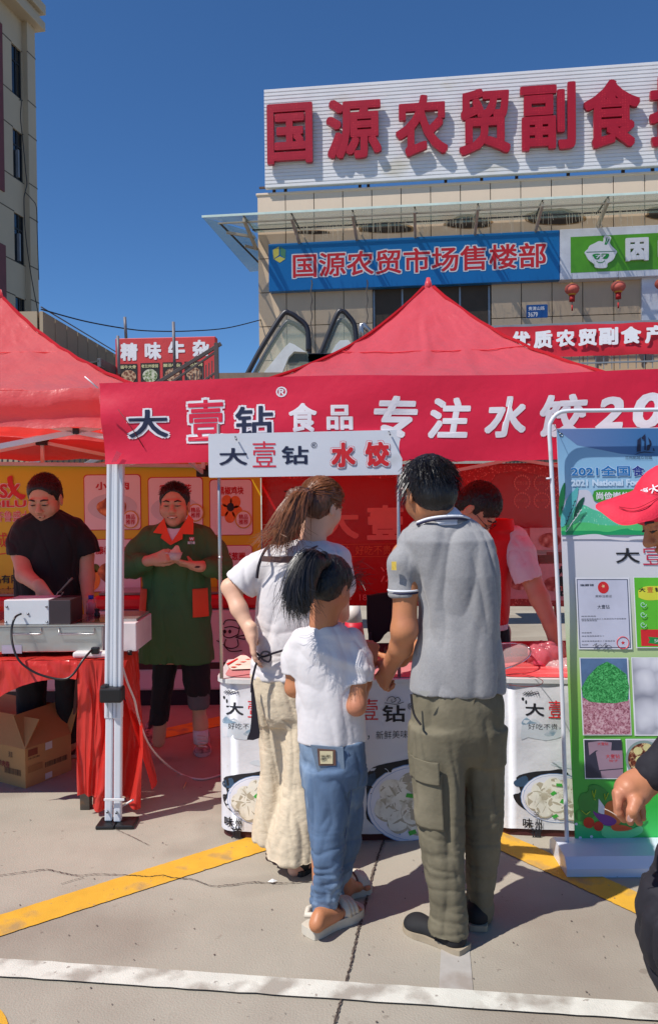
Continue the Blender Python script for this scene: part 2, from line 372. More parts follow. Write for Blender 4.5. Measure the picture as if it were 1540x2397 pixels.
gpoly('faded_paint_strip', [(1032, 2215), (1098, 2215), (1108, 2330), (1026, 2330)], mat('faded_paint', S(168, 162, 155), .8, .12, 8, stain=S(150, 140, 130), sscale=6, sth=.5), .003)
crk = mat('crack_dark', S(50, 42, 38), .95, .3, 20); crl = mat('crack_joint', S(105, 92, 82), .95, .25, 20)
def crack(name, pts, w0, m, z=.0055, j=3.0, n=16):
    q = spline([A3(x, y, 0) for x, y in pts], n); V = []; prev = None
    Q = [G(p[0]+rng.normal(0, j*.45), p[1]+rng.normal(0, j*.25), z) for p in q]
    for i, p in enumerate(Q):
        d = unit(Q[min(i+1, len(Q)-1)]-Q[max(i-1, 0)]); s_ = A3(-d[1], d[0], 0); ww = w0*(.35+rng.random()*1.1)
        V += [p-s_*ww/2, p+s_*ww/2]
    return struct(mesh(name, V, [(2*i, 2*i+1, 2*i+3, 2*i+2) for i in range(len(Q)-1)], m))
cp = [(899, 1962), (886, 2000), (875, 2034), (861, 2093), (847, 2146), (836, 2185), (826, 2232), (817, 2271), (801, 2331), (784, 2391), (774, 2430)]
crack('ground_crack', cp, .009, crl, .0045, 1.5); crack('ground_crack', cp, .0036, crk, .0058, 3.5)
crack('ground_crack', [cL(*p) for p in ((-60, 465), (0, 460), (110, 446), (200, 435), (270, 450), (340, 460), (430, 455), (560, 460), (640, 466), (700, 460), (740, 470), (830, 478), (910, 505), (1000, 500), (1080, 490), (1200, 494), (1340, 485))], .0045, crk, .0062, 1.6)
crack('ground_crack', [cL(*p) for p in ((265, 497), (320, 480), (360, 470))], .003, crk, .0055, 1)
crack('ground_crack', [cL(*p) for p in ((500, 262), (560, 290), (640, 330))], .003, crl, .0055, 1)
crack('ground_crack', [cL(*p) for p in ((1200, 905), (1260, 930), (1300, 960), (1380, 985))], .002, crl, .0062, 1)
# small litter and stones
st = mat('pebble', S(96, 84, 76), .9); V = []; Fc = []
for i in range(110):
    px, py = rng.uniform(-20, 1560), rng.uniform(1840, 2397)
    p = G(px, py, .004); r = rng.uniform(.0015, .0042); o = len(V)
    V += [p+A3(r*math.cos(a)*rng.uniform(.7, 1.3), r*math.sin(a)*rng.uniform(.7, 1.3), 0) for a in (0, 1.3, 2.5, 3.8, 5)]+[p+A3(0, 0, r*.6)]
    Fc += [(o+k, o+(k+1) % 5, o+5) for k in range(5)]
g = stuff(mesh('gravel_grit', V, Fc, st)); g['label'] = 'scattered dark grit and small stones on the concrete'; g['category'] = 'gravel'
p = G(638, 2064, .006); tag(mesh('paper_scrap', [p+A3(-.02, 0, 0), p+A3(.004, -.012, .004), p+A3(.02, .006, .001), p+A3(.0, .002, .012)], [(0, 1, 3), (1, 2, 3)], mat('scrap_white', (.8, .8, .8))), 'tiny white paper scrap lying on the thin ground crack', 'litter')
cg = [cD(1228, 1248), cD(1246, 1208)]; tag(tube('cigarette_butt', [G(*cg[0], .006), G(*cg[1], .006)], .004, mat('butt_paper', S(205, 150, 110))), 'cigarette butt lying on the shaded ground by the booth', 'litter')
# ------------------------------------------------ market building (facade plane)
W0 = A3(-1.436, 17, 0); WU = unit((.993, -.118, 0)); wal = Pl(W0, WU)
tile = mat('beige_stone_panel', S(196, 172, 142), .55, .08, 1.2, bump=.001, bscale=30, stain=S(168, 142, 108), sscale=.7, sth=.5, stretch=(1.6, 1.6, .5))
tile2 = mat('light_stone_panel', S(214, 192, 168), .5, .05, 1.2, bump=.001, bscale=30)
dark = mat('dark_joint', S(45, 38, 34), .8)
bld = thing('market_building', 'long beige stone panelled market hall under a rooftop letter sign', 'building', W0)
box('wall', W0+A3(0, .03, 0)+WU*.02, WU*11, A3(.118, .993, 0)*8, A3(0, 0, 7.95), mat('wall_core', S(70, 60, 50), .8), bld)
pm = {}
def panel(col, row, m, wd, z0, z1, u0_):
    key = (round(wd, 2), round(z1-z0, 2), m.name)
    if key not in pm:
        me = bpy.data.meshes.new('wall_panel'); U = A3(*WU)*wd; n = -wal.n*.028
        v = boxv(A3(0, 0, 0), U, A3(0, 0, z1-z0), -n); me.from_pydata([tuple(x) for x in v], [], BF); me.materials.append(m)
        bm = bmesh.new(); bm.from_mesh(me); bmesh.ops.recalc_face_normals(bm, faces=bm.faces); bm.to_mesh(me); bm.free(); pm[key] = me
    o = bpy.data.objects.new('wall_panel', pm[key]); C.objects.link(o); o.parent = bld
    o.location = tuple(wal.p(u0_, z0, 0)-ROOT[bld.name]); ROOT[o.name] = ROOT[bld.name]
us = [0]+[.585+.605*i for i in range(17)]
zs = [1.66+.715*i for i in range(9)]+[8.0]
for i in range(len(us)-1):
    for j in range(len(zs)-1):
        g_ = .016; u0_, u1_ = us[i]+(0 if i == 0 else g_), us[i+1]-.0; z0, z1 = zs[j]+g_, zs[j+1]
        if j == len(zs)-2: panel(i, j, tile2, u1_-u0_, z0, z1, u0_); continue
        cu_ = (u0_+u1_)/2; cz = (z0+z1)/2
        if 2.4 < cu_ < 4.8 and 4.52 < cz < 5.94: continue   # window opening
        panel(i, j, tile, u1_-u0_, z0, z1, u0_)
box('parapet_cap', wal.p(-.03, 8.0, .05), WU*11, -wal.n*.35, A3(0, 0, .05), tile2, bld, .01)
gl = mat('dark_window_glass', S(38, 46, 58), .08, .2, 2, spec=.8); al = mat('window_aluminium', S(150, 152, 155), .4, metal=.6)
def window(pl, u0_, u1_, z0, z1, parent, nu=4, nz=1, off=-.08, fr=al, g=gl):
    wd = mesh('window', [pl.p(u0_, z0, off), pl.p(u1_, z0, off), pl.p(u1_, z1, off), pl.p(u0_, z1, off)], [(0, 1, 2, 3)], g, parent)
    fw = .035
    for k in range(nu+1):
        u_ = u0_+(u1_-u0_)*k/nu; box('frame', pl.p(u_-fw/2, z0, off+.004), pl.U*fw, pl.n*.05, A3(0, 0, z1-z0), fr, wd)
    for k in range(nz+2):
        z_ = z0+(z1-z0-fw)*(k/(nz+1) if k < nz+1 else 1)
        box('frame', pl.p(u0_+fw, z_, off+.009), pl.U*(u1_-u0_-2*fw), pl.n*.03, A3(0, 0, fw), fr, wd)
    return wd
window(wal, 2.43, 4.79, 4.54, 5.93, bld)
wq = Pl(wal.p(0, 0, -.06), WU)
for i, (uu, vv) in enumerate(((2.62, 5.35), (2.95, 5.2), (4.1, 5.5), (4.35, 5.2), (4.38, 4.8), (2.7, 4.75))):
    V = [wq.p(uu, vv, .01), wq.p(uu+.2, vv, .01), wq.p(uu+.2, vv+.27, .01), wq.p(uu, vv+.27, .01)]; mesh('window_notice', V, [(0, 1, 2, 3)], mat('notice_paper_%d' % (i % 2), S(96, 110, 130) if i % 2 else S(130, 132, 138), .6), bld)
# far right window in white surround
uw, zw = wal.uv(1520, 690); box('window_surround', wal.p(*wal.uv(1498, 800), .02), WU*3.2, wal.n*.1, A3(0, 0, 1.38), mat('white_trim', S(215, 218, 226), .5), bld, .01)
# rooftop sign
sgn = thing('rooftop_sign', 'white corrugated rooftop board with big red channel characters', 'sign', wal.p(1, 8.3, .1))
sp = Pl(wal.p(0, 0, .12), WU); ua, va = sp.uv(621, 441); ub = 11.0; _, vb = sp.uv(618.5, 210); n = 27; V = []; Fc = []
prof = []
for i in range(n):
    z0 = va+(vb-va)*i/n; z1 = va+(vb-va)*(i+1)/n; prof += [(z0, 0), (z0+.012, .018), (z1-.012, .018), (z1-.001, 0)]
for z, d in prof: V += [sp.p(ua, z, d), sp.p(ub, z, d)]
mesh('corrugated_board', V, [(2*i, 2*i+1, 2*i+3, 2*i+2) for i in range(len(prof)-1)], mat('white_sheet_metal', S(214, 214, 216), .45, .05, 2, stain=S(196, 190, 176), sscale=.8, sth=.6, stretch=(1, 1, 2)), sgn)
box('board_back', sp.p(ua, va, -.09), WU*(ub-ua), sp.n*.085, A3(0, 0, vb-va), mat('sheet_edge', S(200, 200, 200), .5), sgn)
redl = voro_mat('red_channel_letter', [S(206, 56, 60), S(166, 22, 38), S(158, 18, 34)], 22, .35, (0, .25, .4), 0)
for ch, x0, y0, x1, y1 in (('国', 625, 247, 732, 387), ('源', 763, 237, 893, 376), ('农', 925, 228, 1048, 370), ('贸', 1073, 213, 1194, 366), ('副', 1216, 201, 1346, 356), ('食', 1364, 192, 1497, 351), ('批', 1518, 180, 1655, 345)):
    text(sp, ch, x0, y0, x1, y1-6*0, redl, sgn, off=.13, bold=.030, ext=.045, name='sign_letter')
for px in (634, 661, 837, 857, 1040, 1125, 1208, 1330, 1460, 1530):
    u_, _ = sp.uv(px, 440); box('sign_post', sp.p(u_, 8.0, -.25), WU*.06, sp.n*.06, A3(0, 0, va-8.0+.3), mat('rust_post', S(80, 60, 52), .7), sgn)
box('sign_rail', sp.p(0, 8.22, -.3), WU*11, sp.n*.04, A3(0, 0, .04), MC['rust_post'], sgn)
# blue sign
bl = thing('shop_sign', 'blue banner sign with red white-edged characters on the market wall', 'sign', wal.p(1, 6, .1)); bp = Pl(wal.p(0, 0, .2), WU)
ua, va = bp.uv(629.5, 683); _, vb = bp.uv(627.5, 571); ub, _ = bp.uv(1309.5, 600)
box('sign_board', bp.p(ua, va, 0), WU*(ub-ua), bp.n*-.18, A3(0, 0, vb-va), mat('blue_sign_vinyl', S(18, 112, 178), .35, .05, 1), bl, .015)
red = mat('red_print', S(208, 32, 38), .45, .04); wht = mat('white_print', S(226, 226, 230), .5, .03); blk = mat('black_print', S(22, 20, 30), .5, .1); nav = mat('navy_print', S(24, 30, 62), .5, .05)
otext(bp, '国源农贸市场售楼部', 685, 594, 1278, 651, red, wht, bl, off=.006, bold=.018, ob=.062)
for q, m_ in (([(639, 585), (653, 577), (653, 597), (640, 607)], 'logo_yellow'), ([(656, 577), (669, 585), (668, 606), (656, 596)], 'logo_green'), ([(641, 607), (655, 615), (668, 606), (655, 600)], 'logo_yellow')):
    sheet('logo', bp, q, mat(m_, S(206, 196, 90) if 'yellow' in m_ else S(70, 130, 100)), bl, .006)
text(bp, '售楼部中心', 641, 603, 671, 610, wht, bl, off=.006) if 0 else None
# green shop sign
gs = thing('shop_sign', 'green shop sign with white frame and rice bowl emblem', 'sign', wal.p(8, 6, .1)); gp = Pl(wal.p(0, 0, .26), WU)
wtr = mat('white_trim', S(215, 218, 226)); ua, va = gp.uv(1311, 655); _, vb = gp.uv(1311, 537)
box('sign_frame', gp.p(ua, va, 0), WU*4, gp.n*-.24, A3(0, 0, vb-va), wtr, gs, .01)
ua, va = gp.uv(1335, 639); _, vb = gp.uv(1335, 555)
mesh('sign_face', [gp.p(ua, va, .004), gp.p(ua+4, va, .004), gp.p(ua+4, vb, .004), gp.p(ua, vb, .004)], [(0, 1, 2, 3)], mat('green_sign', S(86, 160, 28), .4), gs)
gK = K(2100*.5992, 850*.5992, .1829)
bo = [gK(*p) for p in ((598, 440), (640, 400), (660, 360), (720, 330), (780, 300), (835, 305), (845, 240), (875, 230), (935, 250), (920, 320), (940, 360), (980, 400), (1012, 435), (995, 470), (960, 540), (890, 585), (875, 640), (740, 640), (720, 595), (650, 540), (615, 480))]
sheet('bowl_emblem', gp, bo, wht, gs, .05, 3, thick=.04); gg = mat('green_ink', S(18, 140, 60))
sheet('bowl_line', gp, [gK(*p) for p in ((618, 438), (990, 425), (990, 433), (618, 447))], mat('bowl_ink', S(60, 120, 90)), gs, .054)
for q in (((695, 478), (740, 462), (795, 468), (790, 510), (770, 535), (730, 530), (710, 500)), ((808, 468), (860, 460), (910, 468), (890, 520), (850, 530), (820, 512))): sheet('sunglass_lens', gp, [gK(*p) for p in q], gg, gs, .054, 3)
text(gp, '77', *gK(735, 480), gK(870, 0)[0], gK(0, 522)[1], wht, gs, off=.057)
text(gp, '因', *gK(1118, 268), gK(1412, 0)[0], gK(0, 562)[1], wht, gs, off=.05, bold=.06, ext=.03, name='sign_letter')
text(gp, '味', *gK(1536, 258), gK(1800, 0)[0], gK(0, 552)[1], wht, gs, off=.05, bold=.06, ext=.03, name='sign_letter')
sheet('chopsticks', gp, [gK(*p) for p in ((850, 345), (878, 250), (888, 253), (868, 340), (905, 268), (915, 275), (880, 345))], gg, gs, .054)
sheet('bowl_smile', gp, [gK(*p) for p in ((745, 550), (775, 570), (820, 570), (855, 545), (850, 560), (820, 580), (775, 580), (750, 562))], gg, gs, .054)
# house number plate
hp = thing('number_plate', 'small blue house number plate on the beige wall', 'sign', wal.at(1255, 745))
rect('plate', wal, 1231, 714, 1281, 745, mat('blue_plate', S(28, 84, 150), .35), hp, .03, .02, r=.02)
text(wal, '贵清山路', 1236, 718, 1274, 727, wht, hp, off=.034); text(wal, '3679', 1235, 731, 1258, 742, wht, hp, off=.034, bold=.03)
# lanterns
lr = mat('lantern_cloth', S(190, 92, 78), .7, .08); ly = mat('lantern_gold', S(200, 140, 40), .5); lf = mat('lantern_fringe', S(170, 30, 30), .7)
for i, (px, py, lb) in enumerate(((1338, 677, 'first red lantern left, by the round wall hole'), (1446, 671, 'second red lantern hanging over the panel joint'), (1549, 664, 'red lantern at the picture edge beside the window'))):
    c = wal.at(px, py, .5); L_ = thing('lantern', 'faded paper lantern, '+lb, 'lantern', c, 'faded red lanterns under the green sign'); rr = .135*1.0
    V = []; Fc = []; n = 16
    for a in range(9):
        t = math.pi*a/8; r_ = max(rr*1.05*math.sin(t)**.8, .03)
        V += [c+A3(r_*math.cos(2*math.pi*k/n), r_*math.sin(2*math.pi*k/n), rr*.78*math.cos(t)) for k in range(n)]
    for a in range(8): Fc += [(a*n+k, (a+1)*n+k, (a+1)*n+(k+1) % n, a*n+(k+1) % n) for k in range(n)]
    mesh('shade', V, Fc, lr, L_, True)
    for nm, z0, r_, h_, m_ in (('gold_band', -.115, .075, .03, ly), ('fringe', -.24, .055, .12, lf), ('tassel', -.42, .016, .11, lf), ('cap', .09, .04, .03, ly)):
        tube(nm, [c+A3(0, 0, z0), c+A3(0, 0, z0+h_)], r_, m_, L_, 12)
    tube('cord', [c+A3(0, 0, -.31), c+A3(0, 0, .3)], .004, dark, L_, 4)
# glass canopy
can = thing('glass_canopy', 'sloping glass canopy on steel brackets above the shop signs', 'canopy', wal.p(3, 7, 0))
cgl = mat('canopy_glass', S(170, 196, 190), .1, .1, 2, alpha=.38, spec=.6, stain=S(150, 140, 120), sscale=1.5, sth=.62)
stl = mat('canopy_steel', S(176, 168, 152), .45, .1, metal=.3); sdk = mat('canopy_dark_seal', S(52, 50, 48), .5)
jx = [618, 676, 809, 946, 1080, 1214, 1346, 1480]
zc = 7.28; D0, D1 = .05, 1.25; z0c, z1c = 7.23, 7.18
uL = -.87
cuts = [uL, -.05]+[.9+1.2*i for i in range(9)]
for i in range(len(cuts)-1):
    a, b = cuts[i]+.01, cuts[i+1]-.01
    mesh('glass_pane', [wal.p(a if i else a+.0, z1c, D1), wal.p(b, z1c, D1), wal.p(b, z0c, D0), wal.p(a if i else a+1.0, z0c, D0)], [(0, 1, 2, 3)], cgl, can, solid=.012)
mesh('glass_pane', [wal.p(uL, z1c, D1), wal.p(-.1, z0c, D0), wal.p(-.1, z0c-.02, -2.6), wal.p(-.75, z1c, -2.6)], [(0, 1, 2, 3)], cgl, can, solid=.012)
for i in range(1, len(cuts)):
    bar('bracket', wal.p(cuts[i], z1c-.06, D1-.1), wal.p(cuts[i], z0c-.32, .0), .05, stl, can, .09)
    bar('glass_clamp', wal.p(cuts[i], z1c+.01, D1-.02), wal.p(cuts[i], z0c+.01, D0+.05), .025, sdk, can)
bar('glass_edge', wal.p(uL, z1c+.005, D1+.006), wal.p(10, z1c+.005, D1+.006), .008, mat('glass_edge_green', S(196, 214, 204), .3), can, .045); bar('edge_beam', wal.p(uL+.25, z1c-.04, D1-.3), wal.p(10, z1c-.04, D1-.3), .03, stl, can); bar('edge_beam', wal.p(-.05, z0c-.05, D0+.3), wal.p(10, z0c-.05, D0+.3), .025, sdk, can)
bar('edge_beam', wal.p(uL+.3, z1c-.05, D1-.3), wal.p(-.25, z1c-.1, -2.4), .03, sdk, can)
for k, dd in enumerate((.55, -.35, -1.25)): bar('side_strut', wal.p(uL+.32+.18*k, z1c-.09, dd), wal.p(0, z0c-.2, dd-.2), .05, stl, can)
# hanging string lights
V = []; it = []
for i in range(150):
    u_ = rng.uniform(.9, 8.4); z_ = 7.08; L_ = rng.uniform(.08, .35)
    it.append(([wal.p(u_, z_, .7+rng.uniform(-.1, .1)), wal.p(u_+rng.uniform(-.01, .01), z_-L_, .72)], .004))
sl_ = stuff(tubes('string_lights', it, mat('string_light_wire', S(196, 184, 160), .5), can, 3))
it = []
for px in (729, 859):
    for k in range(24): a = wal.at(px+1.6*math.sin(k), 655+6*k, .3); it.append(([a, wal.at(px+1.6*math.sin(k+1), 661+6*k, .3)], .012))
tag(tubes('hanging_cable', it, mat('cable_wrap', S(120, 108, 96), .7), None, 4), 'two thin wrapped cables hanging from the blue sign down the wall', 'cable')
# soot stains on the soffit wall
for cx_, cy_, wx, wy in ((905, 538, 62, 14), (1095, 526, 52, 17), (1300, 515, 66, 22), (730, 545, 40, 5), (1560, 505, 50, 18)):
    pts = [(cx_+wx*math.cos(a)*rng.uniform(.85, 1.1), cy_-wy*abs(math.sin(a))*rng.uniform(.85, 1.1) if math.sin(a) > 0 else cy_+wy*.45*abs(math.sin(a))) for a in np.linspace(0, 6.28, 20)[:-1]]
    o = sheet('soot_stain', wal, [(cx_+(x-cx_)*1.12, cy_+(y-cy_)*1.25) for x, y in pts], mat('soot_light', S(128, 100, 64), .9, .4, 6), bld, .031, 3); o = sheet('soot_stain', wal, pts, mat('soot', S(46, 36, 26), .9, .5, 7), bld, .034, 3)
# red slogan banner with railing
lb = thing('slogan_banner', 'long red cloth banner with white characters on the upstairs railing', 'banner', wal.p(7, 4.5, 1.4)); bq = Pl(wal.p(0, 0, 1.4), WU)
ua, va = bq.uv(1150, 840); _, vb = bq.uv(1150, 767)
V = []; n = 40
for i in range(n+1):
    u_ = ua+.09*i*1.6
    for j in range(7): v_ = va+(vb-va)*j/6; V.append(bq.p(u_, v_+.006*math.sin(i*1.1), .015*math.sin(i*.8+j*.9)+.01*math.sin(j*2+i*.3)))
mesh('cloth', V, [(i*7+j, (i+1)*7+j, (i+1)*7+j+1, i*7+j+1) for i in range(n) for j in range(6)], mat('banner_red_cloth', S(196, 24, 44), .6), lb, True)
for ch, x0, x1, y0, y1 in (('优', 1196, 1240, 776, 820), ('质', 1248, 1292, 774, 816), ('农', 1300, 1345, 772, 812), ('贸', 1352, 1396, 770, 810), ('副', 1400, 1446, 767, 808), ('食', 1452, 1500, 765, 805), ('产', 1508, 1560, 762, 804)):
    text(bq, ch, x0, y0, x1, y1, wht, lb, off=.035, bold=.045)
rl = thing('balcony_railing', 'grey metal railing with thin balusters behind the slogan banner', 'railing', bq.p(6, 3.8, 0)); rm = mat('rail_steel', S(150, 150, 150), .4, metal=.5)
_, vt = bq.uv(1400, 757, -.05); _, vbm = bq.uv(1400, 838)
bar('top_rail', bq.p(ua-1, vt, -.05), bq.p(ua+5.5, vt, -.05), .05, rm, rl); bar('bottom_rail', bq.p(ua-1, vbm-.08, -.05), bq.p(ua+5.5, vbm-.08, -.05), .03, rm, rl)
for i in range(44): bar('baluster', bq.p(ua-1+.145*i, vbm-.2, -.05), bq.p(ua-1+.145*i, vt, -.05), .014, rm, rl, bv=0)
box('floor_slab', bq.p(ua-2, vbm-.55, 0), WU*9, bq.n*-1.4, A3(0, 0, .3), mat('slab_dark', S(66, 58, 54), .8), bld)
# ------------------------------------------------ escalators
hr = mat('handrail_rubber', S(34, 34, 42), .4); eg = mat('escalator_glass', S(178, 190, 170), .1, .1, 3, alpha=.26, stain=S(225, 225, 220), sscale=2.5, sth=.63); ew = mat('escalator_white_panel', S(205, 208, 206), .4)
eK = K(950*.5992, 1150*.5992, .214)
def escal(Y, outl, inner, label):
    t = thing('escalator', label, 'escalator', P(*eK(*outl[0]), Y)*A3(1, 1, 0), 'escalators up to the market hall')
    pts = [P(*eK(*p), Y) for p in outl]; sp_ = spline(pts, 6)
    for s_, dd in ((0, 0), (1, .75)):
        tube('handrail', [p+A3(0, dd, 0) for p in sp_], .045, hr, t, 8)
        pl_ = Pl(A3(0, Y+dd, 0), (1, 0, 0)); q = [(p[0], p[2]) for p in sp_]
        q = q+[(q[-1][0], q[0][1])]; mesh('glass_panel', [A3(a, Y+dd, b) for a, b in q], fill(q), eg, t)
    q = [P(*eK(*p), Y) for p in inner]; V = [p-A3(0, .06, 0) for p in q]+[p+A3(0, .1, 0) for p in q]; n = len(q)
    tri = fill([(p[0], p[2]) for p in q]); mesh('side_panel', V, list(tri)+[tuple(n+i for i in f) for f in tri]+[(i, (i+1) % n, n+(i+1) % n, n+i) for i in range(n)], ew, t)
    for k in range(9):
        a = P(*eK(outl[2][0]+150, outl[2][1]+440+k*9), Y+.1); box('step', a+A3(-.3+k*.02, .1, 0), A3(1.6, 0, 0), A3(0, .3, 0), A3(0, 0, .05), mat('step_grey', S(70, 72, 78), .5, metal=.4), t)
    return t
escal(14.0, [(35, 895), (210, 570), (430, 225), (505, 205), (590, 255), (700, 370), (712, 620)], [(230, 860), (450, 590), (510, 535), (560, 555), (690, 640), (560, 630), (500, 690), (430, 860)], 'escalator with black handrail nearest the building corner')
escal(14.6, [(760, 840), (850, 640), (1020, 230), (1085, 185), (1140, 225), (1220, 350), (1240, 620)], [(930, 700), (1010, 560), (1060, 510), (1150, 505), (1250, 640), (1100, 640)], 'second escalator to the right, half hidden by tent roof')
hg = thing('handrail_gate', 'short stainless handrail between escalator and window', 'railing', P(*eK(1290, 460), 14.9)*A3(1, 1, 0)); stn = mat('stainless', S(170, 172, 175), .25, metal=.8)
tube('handrail', [P(*eK(*p), 14.9) for p in ((1290, 520), (1290, 330), (1310, 325), (1400, 430))], .05, stn, hg)
# ------------------------------------------------ left tall building
Ldir = unit((.196, 1, 0)); cpx = P(79, 600, 32.0); lo_ = A3(cpx[0], cpx[1], 0)     # its right-hand corner
lp = Pl(lo_, Ldir); fc = lp.n
lw = mat('beige_render', S(186, 170, 144), .7, .06, .5, bump=.001, bscale=30); lw2 = mat('beige_render_lower', S(160, 144, 120), .7, .06, .8)
tb = thing('tall_building', 'tall beige office block with dark windows at the left edge', 'building', lo_)
Zl = lambda py, px=84: lp.at(px, py, 0)[2]
Ul = lambda px, py=500, off=0: lp.uv(px, py, off)[0]
zt = [Zl(y) for y in (153, 263, 341, 449, 527, 636, 713)]; fh = (zt[0]-zt[6])/3
for _ in range(8): zt += [zt[-2]-fh, zt[-1]-fh] if False else []
tops = [zt[0]-fh*i for i in range(7)]; bots = [zt[1]-fh*i for i in range(7)]; zc_ = zt[0]+1.55
uP = Ul(59, 500, 0)                                # pier inner edge
w0_, w1_ = Ul(30, 500, -.07), Ul(53, 500, -.07)
def wbox(name, ua, ub, z0, z1, o0=-.5, o1=0, m=lw, par=tb, bv=0): return box(name, lp.p(ua, z0, o0), Ldir*(ub-ua), fc*(o1-o0), A3(0, 0, z1-z0), m, par, bv)
tg = mat('tower_glass', S(26, 30, 34), .1, spec=.8); dfm = mat('dark_frame', S(34, 36, 40), .5); jt = mat('render_joint', S(84, 74, 62), .8)
box('core', lp.p(-14, 0, -8), Ldir*13.9, fc*7.4, A3(0, 0, zc_), lw, tb)
wbox('wall_strip', -14, w0_-1e-3, 0, zc_, -.6, 0); wbox('wall_strip', w1_+1e-3, uP, 0, zc_, -.6, 0); wbox('corner_pier', uP, 0, 0, zc_, -.8, .22, lw, tb, .02)
prev = zc_
for i, (zt1, zb1) in enumerate(zip(tops, bots)):
    wbox('spandrel', w0_, w1_, zt1, prev-.002, -.6, 0); prev = zb1
    wd = wbox('window', w0_, w1_, zb1, zt1, -.1, -.07, tg)
    wbox('frame', w0_, w0_+.07, zb1, zt1, -.068, -.04, dfm, wd); wbox('frame', w1_-.07, w1_, zb1, zt1, -.068, -.04, dfm, wd); wbox('frame', (w0_+w1_)/2-.03, (w0_+w1_)/2+.03, zb1, zt1, -.068, -.04, dfm, wd)
    wbox('frame', w0_+.07, w1_-.07, zt1-.6, zt1-.53, -.067, -.045, dfm, wd); wbox('frame', w0_+.07, w1_-.07, zb1, zb1+.07, -.067, -.045, dfm, wd)
    if i: wbox('open_sash', w1_-.42, w1_-.34, zb1+.1, zt1-.75, -.06, .06, mat('sash_grey', S(130, 134, 140), .4), wd)
    for z_ in (zt1, zb1): wbox('joint', uP-.01, .01, z_, z_+.04, .20, .228, jt); wbox('joint', w1_, uP-.02, z_, z_+.04, -.02, .008, jt); wbox('joint', -14, w0_, z_, z_+.04, -.02, .008, jt)
wbox('spandrel', w0_, w1_, 0, prev, -.6, 0)
for dz, ex, hh in ((-.35, .32, .35), (.0, .16, .3), (.3, .34, .4)): wbox('cornice', -14, ex*.8, zc_+dz, zc_+dz+hh, -2, .22+ex, lw, tb, .03)
wbox('upper_wall', -14, Ul(70, 60, -.3), zc_+.7, zc_+9, -6, -.3)
for k in range(10): wbox('vent_louvre', -3.6, -1.5, zc_+1.6+k*.42, zc_+1.85+k*.42, -.3, -.22, mat('louvre_pale', S(170, 170, 165), .6))
uf = Ul(3, 300, 0)
for z0, z1 in ((tops[2]+.5, tops[0]+.3), (0, bots[2]+.4)): wbox('red_panel_frame', uf-.5, uf+.12, z0, z1, -.1, .05, mat('maroon_frame', S(112, 52, 50), .6))
bk = mat('black_cable', S(20, 20, 24), .5)
tag(tube('wall_cable', spline([lp.at(x, y, .6) for x, y in ((46, 234), (51, 238), (49, 275), (55, 335), (61, 400), (64, 430), (60, 448), (57, 470), (60, 540), (70, 620), (80, 680), (88, 720), (96, 765), (104, 800))], 5), .017, bk), 'long black cable drooping down the tall building corner', 'cable')
tag(tube('wall_cable', spline([lp.at(x, y, .6) for x, y in ((60, 450), (75, 466), (86, 485), (88, 540), (90, 600), (92, 655))], 5), .015, bk), 'shorter black cable hooking over the tall building pier', 'cable')
# low wing
q0 = P(97, 725, 11.3); q1 = P(300, 812, 15.5); ld = unit((q1-q0)*A3(1, 1, 0)); lq = Pl(q0*A3(1, 1, 0), ld)
lw2 = mat('beige_render_lower', S(150, 136, 114), .7, .06, .8); lwg = thing('low_wing', 'low grey beige wing with parapet panels behind the left tent', 'building', q0*A3(1, 1, 0))
zt_ = q0[2]; Lw = np.linalg.norm((q1-q0)[:2]); zz = lambda t: zt_
box('wall', lq.p(0, 0, -.06), ld*(Lw+2), lq.n*-3, A3(0, 0, zt_-.02), lw2, lwg)
nn = 9
for i in range(nn+3):
    box('parapet_panel', lq.p(Lw*i/nn+.012, zt_-.62, -.03), ld*(Lw/nn-.024), lq.n*.05, A3(0, 0, .6), lw2, lwg)
bar('canopy_edge', lq.p(.2, zt_-.72, .75), lq.p(Lw+1.5, zt_-.72, .75), .05, mat('dull_steel', S(96, 96, 100), .5, metal=.4), lwg, .12)
mesh('canopy_sheet', [lq.p(.2, zt_-.7, .75), lq.p(Lw+1.5, zt_-.7, .75), lq.p(Lw+1.5, zt_-.8, 0), lq.p(.2, zt_-.8, 0)], [(0, 1, 2, 3)], mat('canopy_dull', S(74, 72, 70), .5), lwg, solid=.02)
for i in range(9): bar('canopy_bracket', lq.p(.4+i*.55, zt_-.78, .75), lq.p(.4+i*.55, zt_-1.1, 0), .04, MC['dull_steel'], lwg)
for k in range(2): bar('parapet_rail', lq.p(0, zt_+.04, 0), lq.p(Lw, zt_+.04, 0), .015, MC['dull_steel'], lwg) if k == 0 else None
tag(tube('overhead_cable', spline([P(97, 724, 11.2), P(200, 752, 12), P(300, 770, 13), P(360, 775, 14), P(440, 775, 15), P(530, 768, 16), P(613, 748, 17)], 6), .010, bk), 'dark cable sagging across the sky between the two buildings', 'cable')
